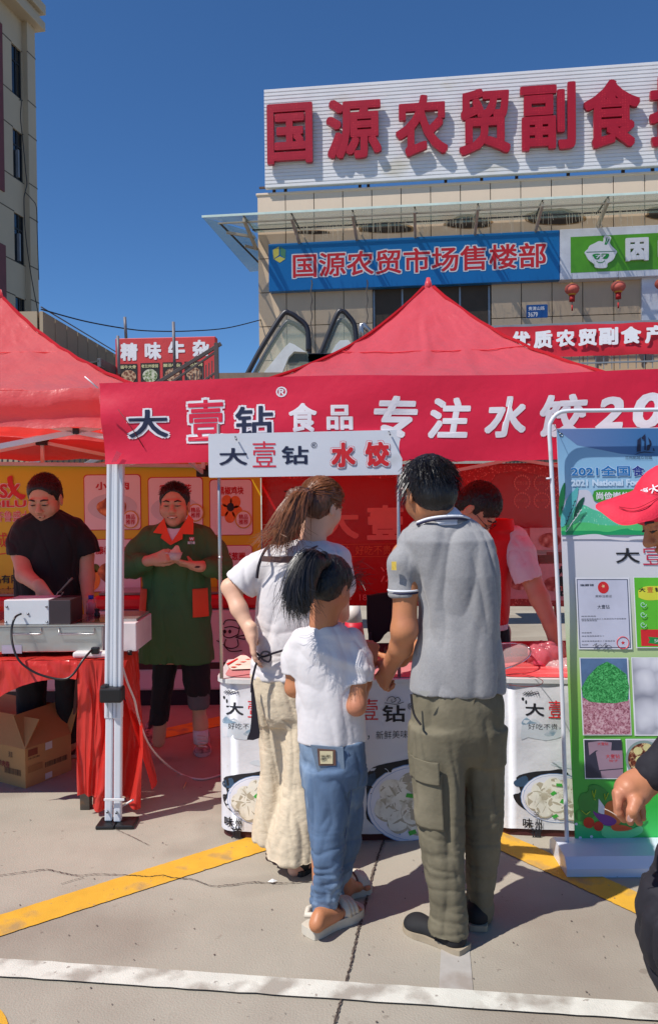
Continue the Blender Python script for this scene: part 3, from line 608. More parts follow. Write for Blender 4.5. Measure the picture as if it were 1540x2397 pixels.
# ------------------------------------------------ red food shop sign on the roof
bfK = K(420*.5992, 1280*.5992, .2257)
fs = thing('food_shop_sign', 'red beef shop sign with white characters and food photos', 'sign', P(390, 890, 12)*A3(1, 1, 1)); fp = Pl(A3(0, 12, 0), unit((1, -.06, 0)))
ua, va = fp.uv(*bfK(90, 640)); _, vb = fp.uv(*bfK(98, 112)); ub, _ = fp.uv(*bfK(1122, 300)); _, vbr = fp.uv(*bfK(1122, 70))
box('sign_board', fp.p(ua, va-.3, 0), fp.U*(ub-ua), fp.n*-.18, A3(0, 0, vb-va+.3), mat('food_sign_red', S(200, 60, 60), .5), fs, .01)
for ch, x0, y0, x1, y1 in (('精', 135, 160, 315, 345), ('味', 387, 152, 560, 335), ('牛', 630, 140, 805, 325), ('杂', 880, 128, 1055, 310)):
    a, b = bfK(x0, y0), bfK(x1, y1); text(fp, ch, a[0], a[1], b[0], b[1], wht, fs, off=.006, bold=.045)
for i, (x0, x1, y0, tx) in enumerate(((130, 313, 378, '酱牛大骨'), (345, 543, 368, '老兰州暖锅'), (574, 773, 360, '酸汤牛杂'), (800, 1000, 352, '特色羊肉'))):
    a, b = bfK(x0, y0), bfK(x1, 640); rect('photo_panel', fp, a[0], a[1], b[0], b[1], mat('photo_black', S(34, 30, 30)), fs, .005)
    a, b = bfK(x0+8, y0+14), bfK(x1-15, y0+50); text(fp, tx, a[0], a[1], b[0], b[1], mat('photo_caption', S(206, 200, 150)), fs, off=.009)
    a = bfK((x0+x1)/2, y0+130); disc('food_photo', fp, a[0], a[1], .115, .1, voro_mat('food_photo_%d' % i, [S(60, 34, 26), S(120, 70, 50), S(190, 160, 130)] if i != 1 else [S(50, 60, 40), S(110, 130, 80), S(200, 200, 180)], 26), fs, .009)
tag(box('old_roof_edge', P(512, 873, 12.6)-A3(0, 0, .5), A3(1.1, 0, 0), A3(0, 1.5, 0), A3(0, 0, .5), mat('old_roof', S(140, 122, 108), .9, .2, 5)), 'weathered low roof edge between the red food sign and escalator', 'roof')
rs = thing('stair_railing', 'dark metal stair railing climbing in front of the red sign', 'railing', P(430, 890, 11.5)); rk = mat('railing_brown', S(88, 78, 74), .5, metal=.3)
pr = lambda x, y: P(*bfK(x, y), 11.4)
bar('top_rail', pr(480, 600), pr(1180, 165), .05, rk, rs); bar('lower_rail', pr(660, 570), pr(1135, 245), .03, rk, rs); bar('bottom_rail', pr(980, 565), pr(1138, 455), .03, rk, rs)
bar('newel_post', pr(1130, 160), pr(1135, 560), .06, rk, rs)
for i in range(13): x = 745+i*31; bar('baluster', pr(x, 570-(x-660)*.684+65), pr(x, 620), .016, rk, rs, bv=0)
for nm, x, y0, y1, lb_ in (('lightning_rod', 182, -110, 110, 'thin grey rod rising behind the left part of red sign'), ('lightning_rod', 685, -60, 440, 'taller thin grey rod crossing the third character'), ('lightning_rod', 110, 85, 480, 'short grey pole at the left edge of red sign')):
    tag(tube(nm, [P(*bfK(x, y0), 11.6), P(*bfK(x+14, y1), 11.6)], .022, mat('rod_grey', S(110, 106, 112), .5)), lb_, 'pole')
# far ground-floor bits seen between the backdrops
# ---------------------------------------------------------------- TENTS
tf = mat('tent_red_fabric', S(238, 104, 116), .30, .05, 2.2, bump=.014, bscale=9, spec=.6, sheen=.5, trans=.50, tcol=(1, .035, .03), stretch=(1, 1, 1))
tf2 = mat('tent_red_fabric_left', S(238, 120, 120), .34, .06, 2, bump=.016, bscale=8, spec=.55, sheen=.5, trans=.50, tcol=(1, .04, .03))
seam = mat('tent_seam', S(196, 20, 30), .5, trans=.2, tcol=S(200, 10, 10))
wpole = mat('white_enamel_pole', S(212, 216, 222), .35, .03, 3, stain=S(170, 170, 168), sscale=9, sth=.66)
wtruss = mat('white_truss', S(226, 214, 214), .4); bpl = mat('black_plastic', S(20, 20, 22), .45)
def tent(label, Cn, a, th, eave, H, ex, fm, vdrop, group, seed, sx=0, drop_front=None):
    c, s_ = math.cos(th), math.sin(th)
    t = thing('market_tent', label, 'tent', A3(Cn[0], Cn[1], 0), group)
    W = lambda x, y, z: A3(Cn[0]+x*c-y*s_, Cn[1]+x*s_+y*c, z)
    R = 44; M = 60; V = []; Fc = []; r_ = np.random.default_rng(seed)
    def hh(x, y):
        r = max(abs(x), abs(y))/a; q = min(abs(x), abs(y))/max(abs(x), abs(y), 1e-6)
        h = (1-r)**ex; sag = .05*(1-q**2)*r*(1-r)*4*.35
        wr = .006*math.sin(9*x+5*y+2*math.sin(4*y))*(.2+r)+.004*math.sin(23*x-17*y)
        return eave+H*h-sag+wr*(1 if r > .04 else 0)
    def per(k): # square perimeter
        k = (k/M*4) % 4; e = int(k); f = (k-e)*2-1
        return [(f, -1), (1, f), (-f, 1), (-1, -f)][e]
    MM = M*4
    M = MM
    for i in range(R+1):
        r = max(i/R, .008)
        for k in range(M): x, y = per(k); V.append(W(x*r*a, y*r*a, hh(x*r*a, y*r*a)))
    for i in range(R): Fc += [(i*M+k, (i+1)*M+k, (i+1)*M+(k+1) % M, i*M+(k+1) % M) for k in range(M)]
    Fc.append(tuple(range(M))[::-1])
    V = np.array(V); q_ = np.array([(v[0], v[1], v[2]*.2) for v in V]); cr1 = np.clip(ridge(q_, (3.2, 2.2, 3), seed)-.62, 0, 1)*.040+np.clip(ridge(q_, (9, 6, 8), seed+4)-.6, 0, 1)*.016
    V[:, 2] += (cr1-.006)*np.clip((eave+H-V[:, 2])*6, 0, 1); mesh('canopy', V, Fc, fm, t, True)
    # valance
    V = []; Fc = []; nz = 7
    for k in range(M):
        x, y = per(k); z0 = hh(x*a, y*a)
        for j in range(nz):
            f = j/(nz-1); o = 1+.006*math.sin(k*.37+seed)*f+.010*math.sin(f*7+k*.14)+.004; V.append(W(x*a*o, y*a*o, z0+.004-vdrop*f+.012*math.sin(k*.2)*f))
    for k in range(M): Fc += [(k*nz+j, k*nz+j+1, ((k+1) % M)*nz+j+1, ((k+1) % M)*nz+j) for j in range(nz-1)]
    mesh('valance', V, Fc, fm, t, True)
    for sxx, syy in ((1, -1), (-1, -1), (1, 1), (-1, 1)):
        pts = [W(sxx*a*r, syy*a*r, hh(sxx*a*r, syy*a*r)+.006) for r in np.linspace(.02, 1, 24)]
        tube('hip_seam', pts, .010, seam, t, 5)
    pts = [W(per(k)[0]*a*.34, per(k)[1]*a*.34, hh(per(k)[0]*a*.34, per(k)[1]*a*.34)+.003) for k in range(0, M+1, 6)]; tube('band_seam', pts, .0035, fm, t, 4)
    tube('peak_cap', [W(0, 0, eave+H-.05), W(0, 0, eave+H+.035)], [.035, .012], fm, t, 8)
    # frame
    b = a-.05
    for x, y in ((-1, -1), (1, -1), (1, 1), (-1, 1)):
        if (x, y) == (-1, -1) and sx == 1: continue
        if (x, y) == (1, -1) and sx == 2: continue
        lg = bar('leg', W(x*b, y*b, 0.02), W(x*b, y*b, eave-.02), .045, wpole, t)
        box('foot_plate', W(x*b, y*b, 0)-A3(.06, .05, 0), A3(.12, 0, 0), A3(0, .1, 0), A3(0, 0, .02), bpl, t, .004)
    zt, zb = eave-.06, eave-.34
    for (p, q) in (((-1, -1), (1, -1)), ((1, -1), (1, 1)), ((1, 1), (-1, 1)), ((-1, 1), (-1, -1))):
        for hlf in (0, 1):
            for k in (0, 1):
                f0_, f1_ = (hlf*.5, hlf*.5+.5)
                A = W(*[b*(p[i]+(q[i]-p[i])*f0_)*.985 for i in (0, 1)], zt if k else zb); B = W(*[b*(p[i]+(q[i]-p[i])*f1_)*.985 for i in (0, 1)], zb if k else zt)
                bar('truss_bar', A, B, .016, wtruss, t, .028)
            m_ = W(*[b*(p[i]+(q[i]-p[i])*(hlf*.5+.25))*.985 for i in (0, 1)], (zt+zb)/2); box('joint', m_-A3(.015, .02, .015), A3(.03, 0, 0), A3(0, .04, 0), A3(0, 0, .03), bpl, t, .003)
        for zz_ in (zt, zb):
            m_ = W(*[b*(p[i]+q[i])/2*.985 for i in (0, 1)], zz_); box('slider_block', m_-A3(.045, .035, .025), A3(.09, 0, 0), A3(0, .07, 0), A3(0, 0, .05), bpl, t, .006)
        bar('mid_strut', W(*[b*(p[i]+q[i])/2*.985 for i in (0, 1)], zb), W(*[b*(p[i]+q[i])/2*.985 for i in (0, 1)], zt), .025, wtruss, t)
    for x, y in ((-1, -1), (1, -1), (1, 1), (-1, 1)):
        bar('roof_strut', W(x*b, y*b, eave-.08), W(x*b*.45, y*b*.45, eave+.02), .02, wtruss, t); bar('roof_strut', W(x*b*.45, y*b*.45, eave+.02), W(0, 0, eave+.22), .02, wtruss, t)
    return t, W
th1 = math.radians(-5.4)
T1, W1 = tent('red canopy tent with a tall peak over the dumpling booth', (.67, 5.3), 1.6, th1, 2.10, .895, 2.2, tf, .2, 'red pop-up tents', 3, sx=1)
th2 = math.radians(9)
T2, W2 = tent('faded red canopy tent at the left over the fryer table', (-2.15, 5.28), 1.42, th2, 2.13, .81, 1.95, tf2, .2, 'red pop-up tents', 5, sx=2)
# the two visible legs side by side
def leg(t, xb, xt, Y, lab):
    a = G(xb, 1932, 0); a[1] = Y; a[0] = P(xb, 1932, Y)[0]; b_ = P(xt, 1084, Y); b_[1] = Y
    o = bar('leg', A3(a[0], Y, .02), A3(b_[0], Y, 2.05), .035, wpole, t, bv=.006)
    up = bar('upper_leg', A3(a[0]+(b_[0]-a[0])*.2, Y-.0, .52), A3(b_[0], Y-.0, 2.05), .041, wpole, t, bv=.006)
    bar('groove', A3(a[0]+(b_[0]-a[0])*.2-.004, Y-.024, .53), A3(b_[0]-.004, Y-.024, 2.0), .003, mat('groove_grey', S(140, 144, 150), .5), t)
    for zz_ in (.07,): tube('bolt', [A3(a[0], Y-.03, zz_), A3(a[0], Y-.02, zz_)], .006, mat('bolt_steel', S(120, 124, 130), .3, metal=.8), t, 8)
leg(T2, 256, 266, 3.87, ''); leg(T1, 277, 284, 3.86, '')
fp_ = P(263, 1935, 3.86); box('foot_plate', A3(fp_[0]-.065, 3.80, 0), A3(.09, 0, 0), A3(0, .12, 0), A3(0, 0, .018), bpl, T2, .006)
box('foot_plate', A3(fp_[0]+.029, 3.80, 0), A3(.09, 0, 0), A3(0, .12, 0), A3(0, 0, .02), bpl, T1, .006)
for zz_, px in ((.118, 266),): tag(bar('cable_tie', P(244, 1872, 3.83), P(292, 1872, 3.83), .006, mat('tie_white', S(220, 220, 220)), None, .012), 'white plastic tie around both tent legs near the ground', 'cable tie')
cl = P(262, 1625, 3.83); lk = tag(box('leg_clamp', cl+A3(-.05, -.035, -.035), A3(.105, 0, 0), A3(0, .08, 0), A3(0, 0, .07), bpl, None, .008), 'black plastic clamp joining the two white tent legs', 'clamp')
o = box('clamp_knob', P(237, 1617, 3.83)+A3(0, -.02, -.03), A3(.035, 0, 0), A3(0, .05, 0), A3(0, 0, .06), bpl, T2, .01)
# fascia banner
d1 = A3(math.cos(th1), math.sin(th1), 0); bO = A3(-1.115, 3.80, 0); bn = Pl(bO, d1)
bt = thing('fascia_banner', 'crimson banner with white and navy characters across the tent front', 'banner', bO)
ua, va = bn.uv(243, 1087); _, vb = bn.uv(232, 896); ub = ua+3.25
def wob(u, v):
    w_ = .006*math.sin(2.1*u+1.3*math.sin(v*5))+.004*math.sin(11*u+6*v)+.003*math.sin(7*u-19*v)
    w_ += .02*math.exp(-((u-ua)/.12)**2)*math.sin(v*22+2)*.5
    return w_
def bfn(u, v, d):
    e = (u-ua)
    sk = .028*(vb-v)/(vb-va)*max(0, 1-e/.5)     # left edge slants inwards towards the bottom
    return bn.p(u+sk-.02*max(0, 1-e/.5), v-.004*math.sin(u*4.2)+.006*math.sin(u*2.3), d+wob(u, v))
nu, nv = 130, 14; V = [bfn(ua+(ub-ua)*i/nu, va+(vb-va)*j/nv, 0) for i in range(nu+1) for j in range(nv+1)]
crim = mat('crimson_banner_cloth', S(214, 22, 62), .55, .03, 3, bump=.003, bscale=14, trans=.12, tcol=S(240, 20, 40))
mesh('cloth', V, [(i*(nv+1)+j, (i+1)*(nv+1)+j, (i+1)*(nv+1)+j+1, i*(nv+1)+j+1) for i in range(nu) for j in range(nv)], crim, bt, True)
def btx(body, x0, y0, x1, y1, m_, bold=.045, sh=0, o=.0016, name='lettering'):
    ob = text(bn, body, x0, y0, x1, y1, m_, bt, off=o, bold=bold, shear=sh, name=name, fn=lambda u, v, d: bfn(u, v, d)); return ob
bwh = mat('banner_white', S(226, 220, 224), .55, .02)
for ch, x0, y0, x1, y1, m_ in (('大', 303, 960, 395, 1025, nav), ('壹', 440, 938, 524, 1034, mat('crimson_ink', S(214, 22, 62), .5)), ('钻', 551, 955, 640, 1030, nav)):
    btx(ch, x0, y0, x1, y1, bwh, .075, 0, .0025, 'letter_outline'); btx(ch, x0, y0, x1, y1, m_, .018, 0, .0045)
btx('®', 646, 909, 672, 934, bwh, .02)
for ch, x0, y0, x1, y1 in (('食', 676, 948, 742, 1016), ('品', 764, 952, 826, 1010)): btx(ch, x0, y0, x1, y1, bwh, .032)
for ch, x0, y0, x1, y1 in (('专', 874, 928, 978, 1026), ('注', 1000, 928, 1102, 1024), ('水', 1132, 924, 1230, 1020), ('饺', 1262, 920, 1376, 1020), ('2', 1392, 928, 1460, 1004), ('0', 1480, 920, 1556, 1004), ('年', 1580, 915, 1680, 1008)): btx(ch, x0, y0, x1, y1, bwh, .034, .18)
# hanging thread on the banner and corner fold
tag(tube('loose_cord', [bfn(ua+.09, vb-.13, .008), bfn(ua+.15, vb-.22, .01), bfn(ua+.2, vb-.31, .008)], .002, mat('cord_dark_red', S(120, 10, 30))), 'thin dark cord hanging on the left end of crimson banner', 'cord')
sheet('tape_patch', bn, [(448, 0)]*0+[c3(640, 925), c3(668, 940), c3(640, 985), c3(610, 990)], mat('clear_tape', S(190, 60, 80), .2, alpha=.6), bt, .016)
tag(tube('white_cord', [c and P(*c, 3.7) for c in (c3(465, 520), c3(500, 550), c3(537, 583))], .003, mat('cord_white', S(225, 225, 225))), 'short white cord poking out above the crimson banner corner', 'cord')
# ---------------------------------------------------------------- BACKDROPS
yb = thing('printed_backdrop', 'yellow backdrop printed with snack photo cards and a red logo', 'backdrop', P(300, 1200, 6.5)*A3(1, 1, 0)); yp_ = Pl(A3(0, 6.5, 0), unit((1, 0.0, 0)))
ymat = mat('yellow_print', S(206, 190, 22), .45, .02); rect('sheet', yp_, -160, 1088, 613, 1700, ymat, yb, 0, sl=0)
pk = mat('card_white', S(226, 218, 220), .5, .02); cbd = mat('card_border_red', S(190, 24, 30), .5)
def card(x0, y0, x1, y1):
    rect('card_border', yp_, x0-2, y0-2, x1+2, y1+2, cbd, yb, .003, r=.03); rect('card', yp_, x0, y0, x1, y1, pk, yb, .005, r=.03)
fryv = voro_mat('fried_food', [S(236, 190, 120), S(206, 130, 70), S(140, 74, 40)], 20, .5)
plm = mat('print_plate', S(200, 200, 206), .4)
cards = [(198, 1113, 329, 1240, '小酥肉'), (348, 1119, 474, 1240, '香辣鸡花'), (492, 1124, 590, 1252, '黑椒鸡块'), (198, 1264, 329, 1385, '藤椒鸡腿'), (348, 1264, 474, 1385, '鸡米花'), (510, 1278, 590, 1392, '洋葱圈'), (48-180, 1113, -20, 1240, '鸡排')]
for i, (x0, y0, x1, y1, tx) in enumerate(cards):
    card(x0, y0, x1, y1)
    if i < 2: disc('photo_plate', yp_, (x0+x1)/2, y0+74, .2, .11, plm, yb, .0065)
    tw = (x1-x0)*.6; text(yp_, tx, (x0+x1)/2-tw/2, y0+15, (x0+x1)/2+tw/2, y0+34, cbd, yb, off=.007, bold=.03)
    if i == 2:
        for k in range(5):
            a = k*1.256+.4; disc('photo_nugget', yp_, 540+17*math.cos(a), 1190+20*math.sin(a), .042, .05, mat('nugget_orange', S(224, 120, 44), .5, .25, 12), yb, .0075)
        disc('photo_pepper', yp_, 540, 1187, .03, .035, blk, yb, .009)
    elif i == 5:
        for k in range(3): mesh('photo_ring', ringv(yp_, 548+14*math.cos(k*2), 1350+13*math.sin(k*2), .06, .05, .0075+.001*k)+ringv(yp_, 548+14*math.cos(k*2), 1350+13*math.sin(k*2), .03, .025, .0075+.001*k), [(j, (j+1) % 32, 32+(j+1) % 32, 32+j) for j in range(32)], mat('ring_orange', S(230, 140, 60), .5, .2, 10), yb)
    else:
        pts = [((x0+x1)/2+rng.uniform(.85, 1.05)*36*math.cos(a), y0+76+rng.uniform(.8, 1.1)*26*math.sin(a)) for a in np.linspace(0, 6.28, 15)[:-1]]; sheet('photo_food', yp_, pts, fryv, yb, .009, 3)
    if i in (0, 1, 2):
        bx, by = ((306, 1216), (458, 1200), (570, 1216))[i]; disc('badge', yp_, bx, by, .068, .074, mat('badge_gold', S(206, 160, 60)), yb, .010, 26); disc('badge', yp_, bx, by, .058, .064, pk, yb, .0115); text(yp_, '精品\n推荐', bx-11, by-12, bx+11, by+12, cbd, yb, off=.013, bold=.02)
rl_ = mat('logo_red', S(200, 30, 36), .5)
kC = lambda x, y: (x*.2922/1.0, 1078.6+y*.2922)   # crop of the logo
kk = K(0, 1078.6, .1751)
kk = lambda x, y: (x*.1751, 1078.6+y*.1751)
for body, x0, y0, x1, y1, ob in (('SX', 0, 310, 275, 500, .02), ('QILU', -170, 530, 355, 640, .02)):
    a, b = kk(x0, y0), kk(x1, y1); text(yp_, body, a[0], a[1], b[0], b[1], pk, yb, off=.004, bold=.06, name='letter_outline'); text(yp_, body, a[0], a[1], b[0], b[1], rl_, yb, off=.006, bold=.03)
a, b = kk(-60, 675), kk(400, 815); otext(yp_, '齐鲁盛大', a[0], a[1], b[0], b[1], rl_, pk, yb, off=.005, bold=.01, ob=.03)
sheet('logo_pepper', yp_, [kk(*p) for p in ((100, 230), (150, 200), (175, 220), (180, 300), (230, 400), (275, 440), (345, 460), (330, 500), (285, 525), (240, 490), (170, 440), (120, 330))], rl_, yb, .008, 3)
a, b = kk(-50, 960), kk(105, 1160); text(yp_, '成', a[0], a[1], b[0], b[1], rl_, yb, off=.006, bold=.01)
sheet('logo_line', yp_, [kk(0, 1243), kk(160, 1222), kk(160, 1232), kk(0, 1256)], rl_, yb, .006)
text(yp_, '食品有限公司', -40, 1346, 90, 1366, blk, yb, off=.006, bold=.02); text(yp_, 'Foodstuff', -15, 1372, 55, 1388, blk, yb, off=.006, bold=.01)
disc('photo_orange', yp_, 215, 1357, .07, .09, mat('orange_slice', S(236, 150, 40), .5), yb, .0085); disc('photo_herb', yp_, 224, 1330, .035, .035, mat('herb_green', S(90, 110, 40), .7, .4, 20), yb, .0085)
bar('top_rod', yp_.at(-160, 1084, .02), yp_.at(613, 1092, .02), .03, mat('backdrop_rail', S(190, 190, 190), .4), yb)
rb = thing('printed_backdrop', 'dark red dumpling backdrop with large faint characters', 'backdrop', P(900, 1400, 6.9)*A3(1, 1, 0)); rp = Pl(A3(0, 6.9, 0), (1, 0, 0))
rect('sheet', rp, 612, 1090, 1700, 1416, mat('deep_red_print', S(176, 12, 18), .22, .05, 2, bump=.002, bscale=20, spec=.5), rb, 0)
gld = mat('pale_red_ink', S(226, 120, 110), .5); orr = mat('orange_ink', S(214, 92, 40), .5); blr = mat('dark_ink', S(60, 12, 16), .5)
q = [(612, 1100)]+[(x, 1112+9*math.sin(x*.03)+(26 if 1150 > x > 1080 else 0)) for x in range(620, 1300, 20)]+[(1300, 1088), (1040, 1090)]
spk = mat('red_glitter_print', S(190, 20, 26), .3, .2, 30); add_speck(spk, 55, .58, S(240, 120, 110), .9); sheet('glitter_wave', rp, q, spk, rb, .003)
text(rp, '大', 664, 1141, 706, 1166, blr, rb, bold=.02); text(rp, '壹', 716, 1132, 760, 1166, rl_, rb, bold=.0); text(rp, '钻', 768, 1140, 790, 1166, blr, rb, bold=.02)
text(rp, '®', 780, 1128, 790, 1136, blr, rb, bold=0); text(rp, '兰州', 664, 1166, 690, 1180, gld, rb, bold=0)
text(rp, '大', 746, 1183, 840, 1262, gld, rb, bold=.03); text(rp, '壹', 858, 1183, 945, 1264, gld, rb, bold=.035); text(rp, '钻', 966, 1183, 1050, 1262, gld, rb, bold=.03)
text(rp, '新鲜美味  好吃不贵', 735, 1278, 915, 1300, orr, rb, bold=0)
for y in (1275, 1304): sheet('rule', rp, [(640, y), (1000, y-3), (1000, y-2), (640, y+1.2)], orr, rb, .004)
text(rp, '冻', 890, 1325, 935, 1365, gld, rb, bold=-.01); text(rp, '13519623875  18919054321', 700, 1393, 960, 1407, gld, rb, bold=.0)
for i, tx in enumerate(('优质小麦', '口感劲道', '鲜香味美', '自然纯厚', '精心制作', '口口留香')):
    cx_, cy_ = 1221+46*(i % 3), (1131 if i < 3 else 1172)
    text(rp, tx, cx_-14, cy_-4, cx_+14, cy_+4, gld, rb, bold=0)
    for k in range(18):
        a = math.radians(-60+k*300/17-30*0)-math.pi/2+math.radians(-90); a = math.radians(120+k*300/17)
        u_, v_ = rp.uv(cx_+18*math.cos(a), cy_+18*math.sin(a)); mesh('laurel_leaf', [rp.p(u_-.008, v_, .004), rp.p(u_, v_-.012, .004), rp.p(u_+.008, v_, .004), rp.p(u_, v_+.012, .004)], [(0, 1, 2, 3)], gld, rb)
bar('bottom_edge', rp.at(612, 1414, .01), rp.at(1650, 1418, .01), .02, MC['deep_red_print'], rb)
# rails / roof structure glimpsed above the backdrops
sg = thing('steel_stair', 'grey metal stair and railings seen above the backdrops', 'stairs', P(600, 1085, 9)*A3(1, 1, 0)); sgm = mat('checker_steel', S(176, 172, 160), .5, .1, 20, bump=.003, bscale=60)
box('stringer', P(370, 1102, 9), A3(1.4, 0, 0), A3(0, .6, 0), A3(0, 0, .12), sgm, sg); box('landing', P(-80, 1100, 9.2), A3(6.2, 0, 0), A3(0, .5, 0), A3(0, 0, .05), sgm, sg)
for x in range(-60, 480, 13): bar('baluster', P(x, 1096, 9), P(x+2, 1066, 9), .016, mat('dark_iron', S(50, 50, 54), .5), sg, bv=0)
for x in (60, 190, 300): bar('brace', P(x, 1094, 8.9), P(x+55, 1066, 8.9), .05, rm, sg)
for x in range(1040, 1300, 9): bar('baluster', P(x, 1094, 9.4), P(x, 1074, 9.4), .012, MC['dark_iron'], sg, bv=0)
box('landing', P(1030, 1080, 9.6), A3(2, 0, 0), A3(0, .5, 0), A3(0, 0, .04), MC['dark_iron'], sg)
# ---------------------------------------------------------------- FREEZERS
def freezer(x0, x1, label, deco):
    a = P(x0, 1650, 6.1); b = P(x1, 1650, 6.1); t = thing('chest_freezer', label, 'freezer', A3(a[0], 6.1, 0), 'white chest freezers with red lids')
    w_ = b[0]-a[0]; fw = mat('freezer_white', S(214, 190, 194), .35, .02); O = A3(a[0], 6.1, 0)
    box('body', O+A3(0, 0, .12), A3(w_, 0, 0), A3(0, .36, 0), A3(0, 0, .62), fw, t, .02); box('kick_base', O+A3(.02, .03, .0), A3(w_-.04, 0, 0), A3(0, .3, 0), A3(0, 0, .12), blk, t)
    box('lid_rim', O+A3(-.01, -.02, .745), A3(w_+.02, 0, 0), A3(0, .39, 0), A3(0, 0, .11), mat('freezer_red', S(196, 24, 40), .3), t, .03)
    box('glass_lid', O+A3(.03, .0, .856), A3(w_-.06, 0, 0), A3(0, .36, 0), A3(0, 0, .02), mat('lid_glass', S(120, 110, 110), .1), t, .005)
    box('dark_band', O+A3(0, -.006, .285), A3(w_, 0, 0), A3(0, .01, 0), A3(0, 0, .05), mat('band_dark', S(60, 24, 28), .5), t); box('vent', O+A3(w_*.4, -.004, .3), A3(.2, 0, 0), A3(0, .01, 0), A3(0, 0, .02), blk, t)
    if deco:
        fpn = Pl(A3(0, 6.1, 0), (1, 0, 0)); ik = mat('snowman_ink', S(50, 26, 34), .6); kz = lambda x, y: cA(x, y)
        def ln(*p): 
            pts = [fpn.at(*kz(*q_), .004) for q_ in p]; tube('snowman_line', spline(pts, 5), .004, ik, t, 4)
        ln((140, 1520), (160, 1490), (200, 1485), (240, 1495), (262, 1530), (250, 1600)); ln((135, 1560), (145, 1605), (190, 1620), (250, 1595)); ln((145, 1545), (200, 1535), (255, 1550)); ln((160, 1630), (150, 1680), (200, 1700), (250, 1680), (245, 1630)); ln((90, 1640), (140, 1670), (190, 1720), (280, 1715)); ln((240, 1610), (320, 1600), (300, 1630), (230, 1615)); ln((285, 1495), (300, 1510), (290, 1525), (270, 1515), (270, 1500), (285, 1493))
        for q_ in ((152, 1572), (190, 1572)): u_ = fpn.uv(*kz(*q_)); mesh('snowman_eye', [fpn.p(u_[0]+.012*math.cos(k), u_[1]+.016*math.sin(k), .005) for k in np.linspace(0, 6.28, 9)[:-1]], [tuple(range(8))], ik, t)
    return t
freezer(226, 612, 'chest freezer with snowman drawing behind the man in green coat', True)
freezer(-190, 150, 'chest freezer at the far left behind the man in black', False)
# lower front panel below the freezer of the yellow stand
# ---------------------------------------------------------------- TRAFFIC CONE, CHAIR
cp_ = P(828, 1480, 8.1)*A3(1, 1, 0); cn = thing('traffic_cone', 'red and white striped traffic cone in the sun below the red backdrop', 'cone', cp_)
crr = mat('cone_red', S(206, 26, 50), .5); cwh = mat('cone_white', S(214, 206, 200), .5)
lv = [.03, .20, .33, .50, .64, .78]; rr_ = lambda z: .135-.145*z
for i in range(5): tube('stripe', [cp_+A3(0, 0, lv[i]), cp_+A3(0, 0, lv[i+1])], [rr_(lv[i]), rr_(lv[i+1])], cwh if i % 2 == 0 else crr, cn, 20)
box('base', cp_-A3(.2, .2, 0), A3(.4, 0, 0), A3(0, .4, 0), A3(0, 0, .03), bpl, cn, .01)
tag(box('litter_box', G(1500, 1500)+A3(0, 0, 0), A3(.3, 0, 0), A3(0, .3, 0), A3(0, 0, .3), mat('cardboard', S(176, 128, 84), .8, .08)), 'cardboard box on the ground behind the poster stand', 'box')
chY = 4.95; ch = thing('folding_chair', 'black fabric chair behind the booth with draped seat cover', 'chair', G(900, 1790))
bf_ = mat('black_chair_fabric', S(16, 15, 20), .8); Fd = Field(P(850, 1515, chY)-A3(.02, .1, .02), P(935, 1385, chY)+A3(.1, .1, .02), .007)
V = [(859, 1402), (866, 1394), (945, 1392), (950, 1475), (908, 1479), (888, 1502), (868, 1500), (860, 1470)]; pc = Pl(A3(0, chY, 0), (1, 0, 0))
o = sheet('backrest', pc, V, bf_, ch, 0, 3, thick=.05); bevel(o, .012)
for x in (866, 948): bar('leg', P(x, 1480, chY), P(x+2, 1790, chY-.1), .022, bpl, ch)
for x in (880, 940): bar('leg', P(x, 1560, chY-.4), P(x+2, 1800, chY-.45), .022, bpl, ch)
o = box('seat', P(862, 1560, chY-.45), A3(.32, 0, 0), A3(0, .42, 0), A3(0, 0, .06), bf_, ch, .02)
tag(box('equipment_box', P(905, 1568, 4.25), A3(.22, 0, 0), A3(0, .2, 0), A3(0, 0, .09), blk, None, .01), 'low black box on the booth top between the two customers', 'box')
# ---------------------------------------------------------------- PROMOTION BOOTHS
vin = mat('white_vinyl_print', S(214, 214, 218), .42, .03, 3, bump=.004, bscale=14, stain=S(196, 198, 204), sscale=2, sth=.6); add_speck(vin, 38, .70, S(190, 190, 190), .6)
rpl = mat('red_plastic_film', S(224, 84, 86), .3, .2, 7, stain=S(232, 130, 128), sscale=9, sth=.52, bump=.008, bscale=22, spec=.5, stretch=(.4, 2.5, 1)); pkm = mat('pink_plastic_film', S(206, 140, 140), .25, .05, 4, bump=.002, bscale=20)  # red film: sunlit sheen painted into the colour as paler pink streaks
ctr = mat('counter_edge', S(206, 206, 204), .35); ink = mat('ink_black', S(24, 24, 30), .6); inkb = mat('ink_blue', S(44, 70, 96), .6, .4, 10)
mist = mat('ink_mist', S(200, 206, 212), .6, .06, 8); mist2 = mat('ink_mountain', S(128, 152, 170), .6, .3, 24, stain=S(200, 206, 212), sscale=14, sth=.5)
dmp = voro_mat('dumpling_print', [S(232, 228, 214), S(222, 214, 194), S(168, 156, 134)], 22, .5, (0, .5, .95))
dmp2 = mat('dumpling_skin', S(230, 226, 212), .5, .1, 14, stain=S(190, 182, 160), sscale=18, sth=.52); dms = mat('dumpling_fold', S(178, 168, 146), .6, .2, 16)
grn = mat('scallion_green', S(64, 168, 60), .5); plw = mat('plate_print_white', S(222, 222, 230), .4); plb = mat('plate_rim_blue', S(110, 150, 200), .5)
def bfront(pl, ctrl):
    pass
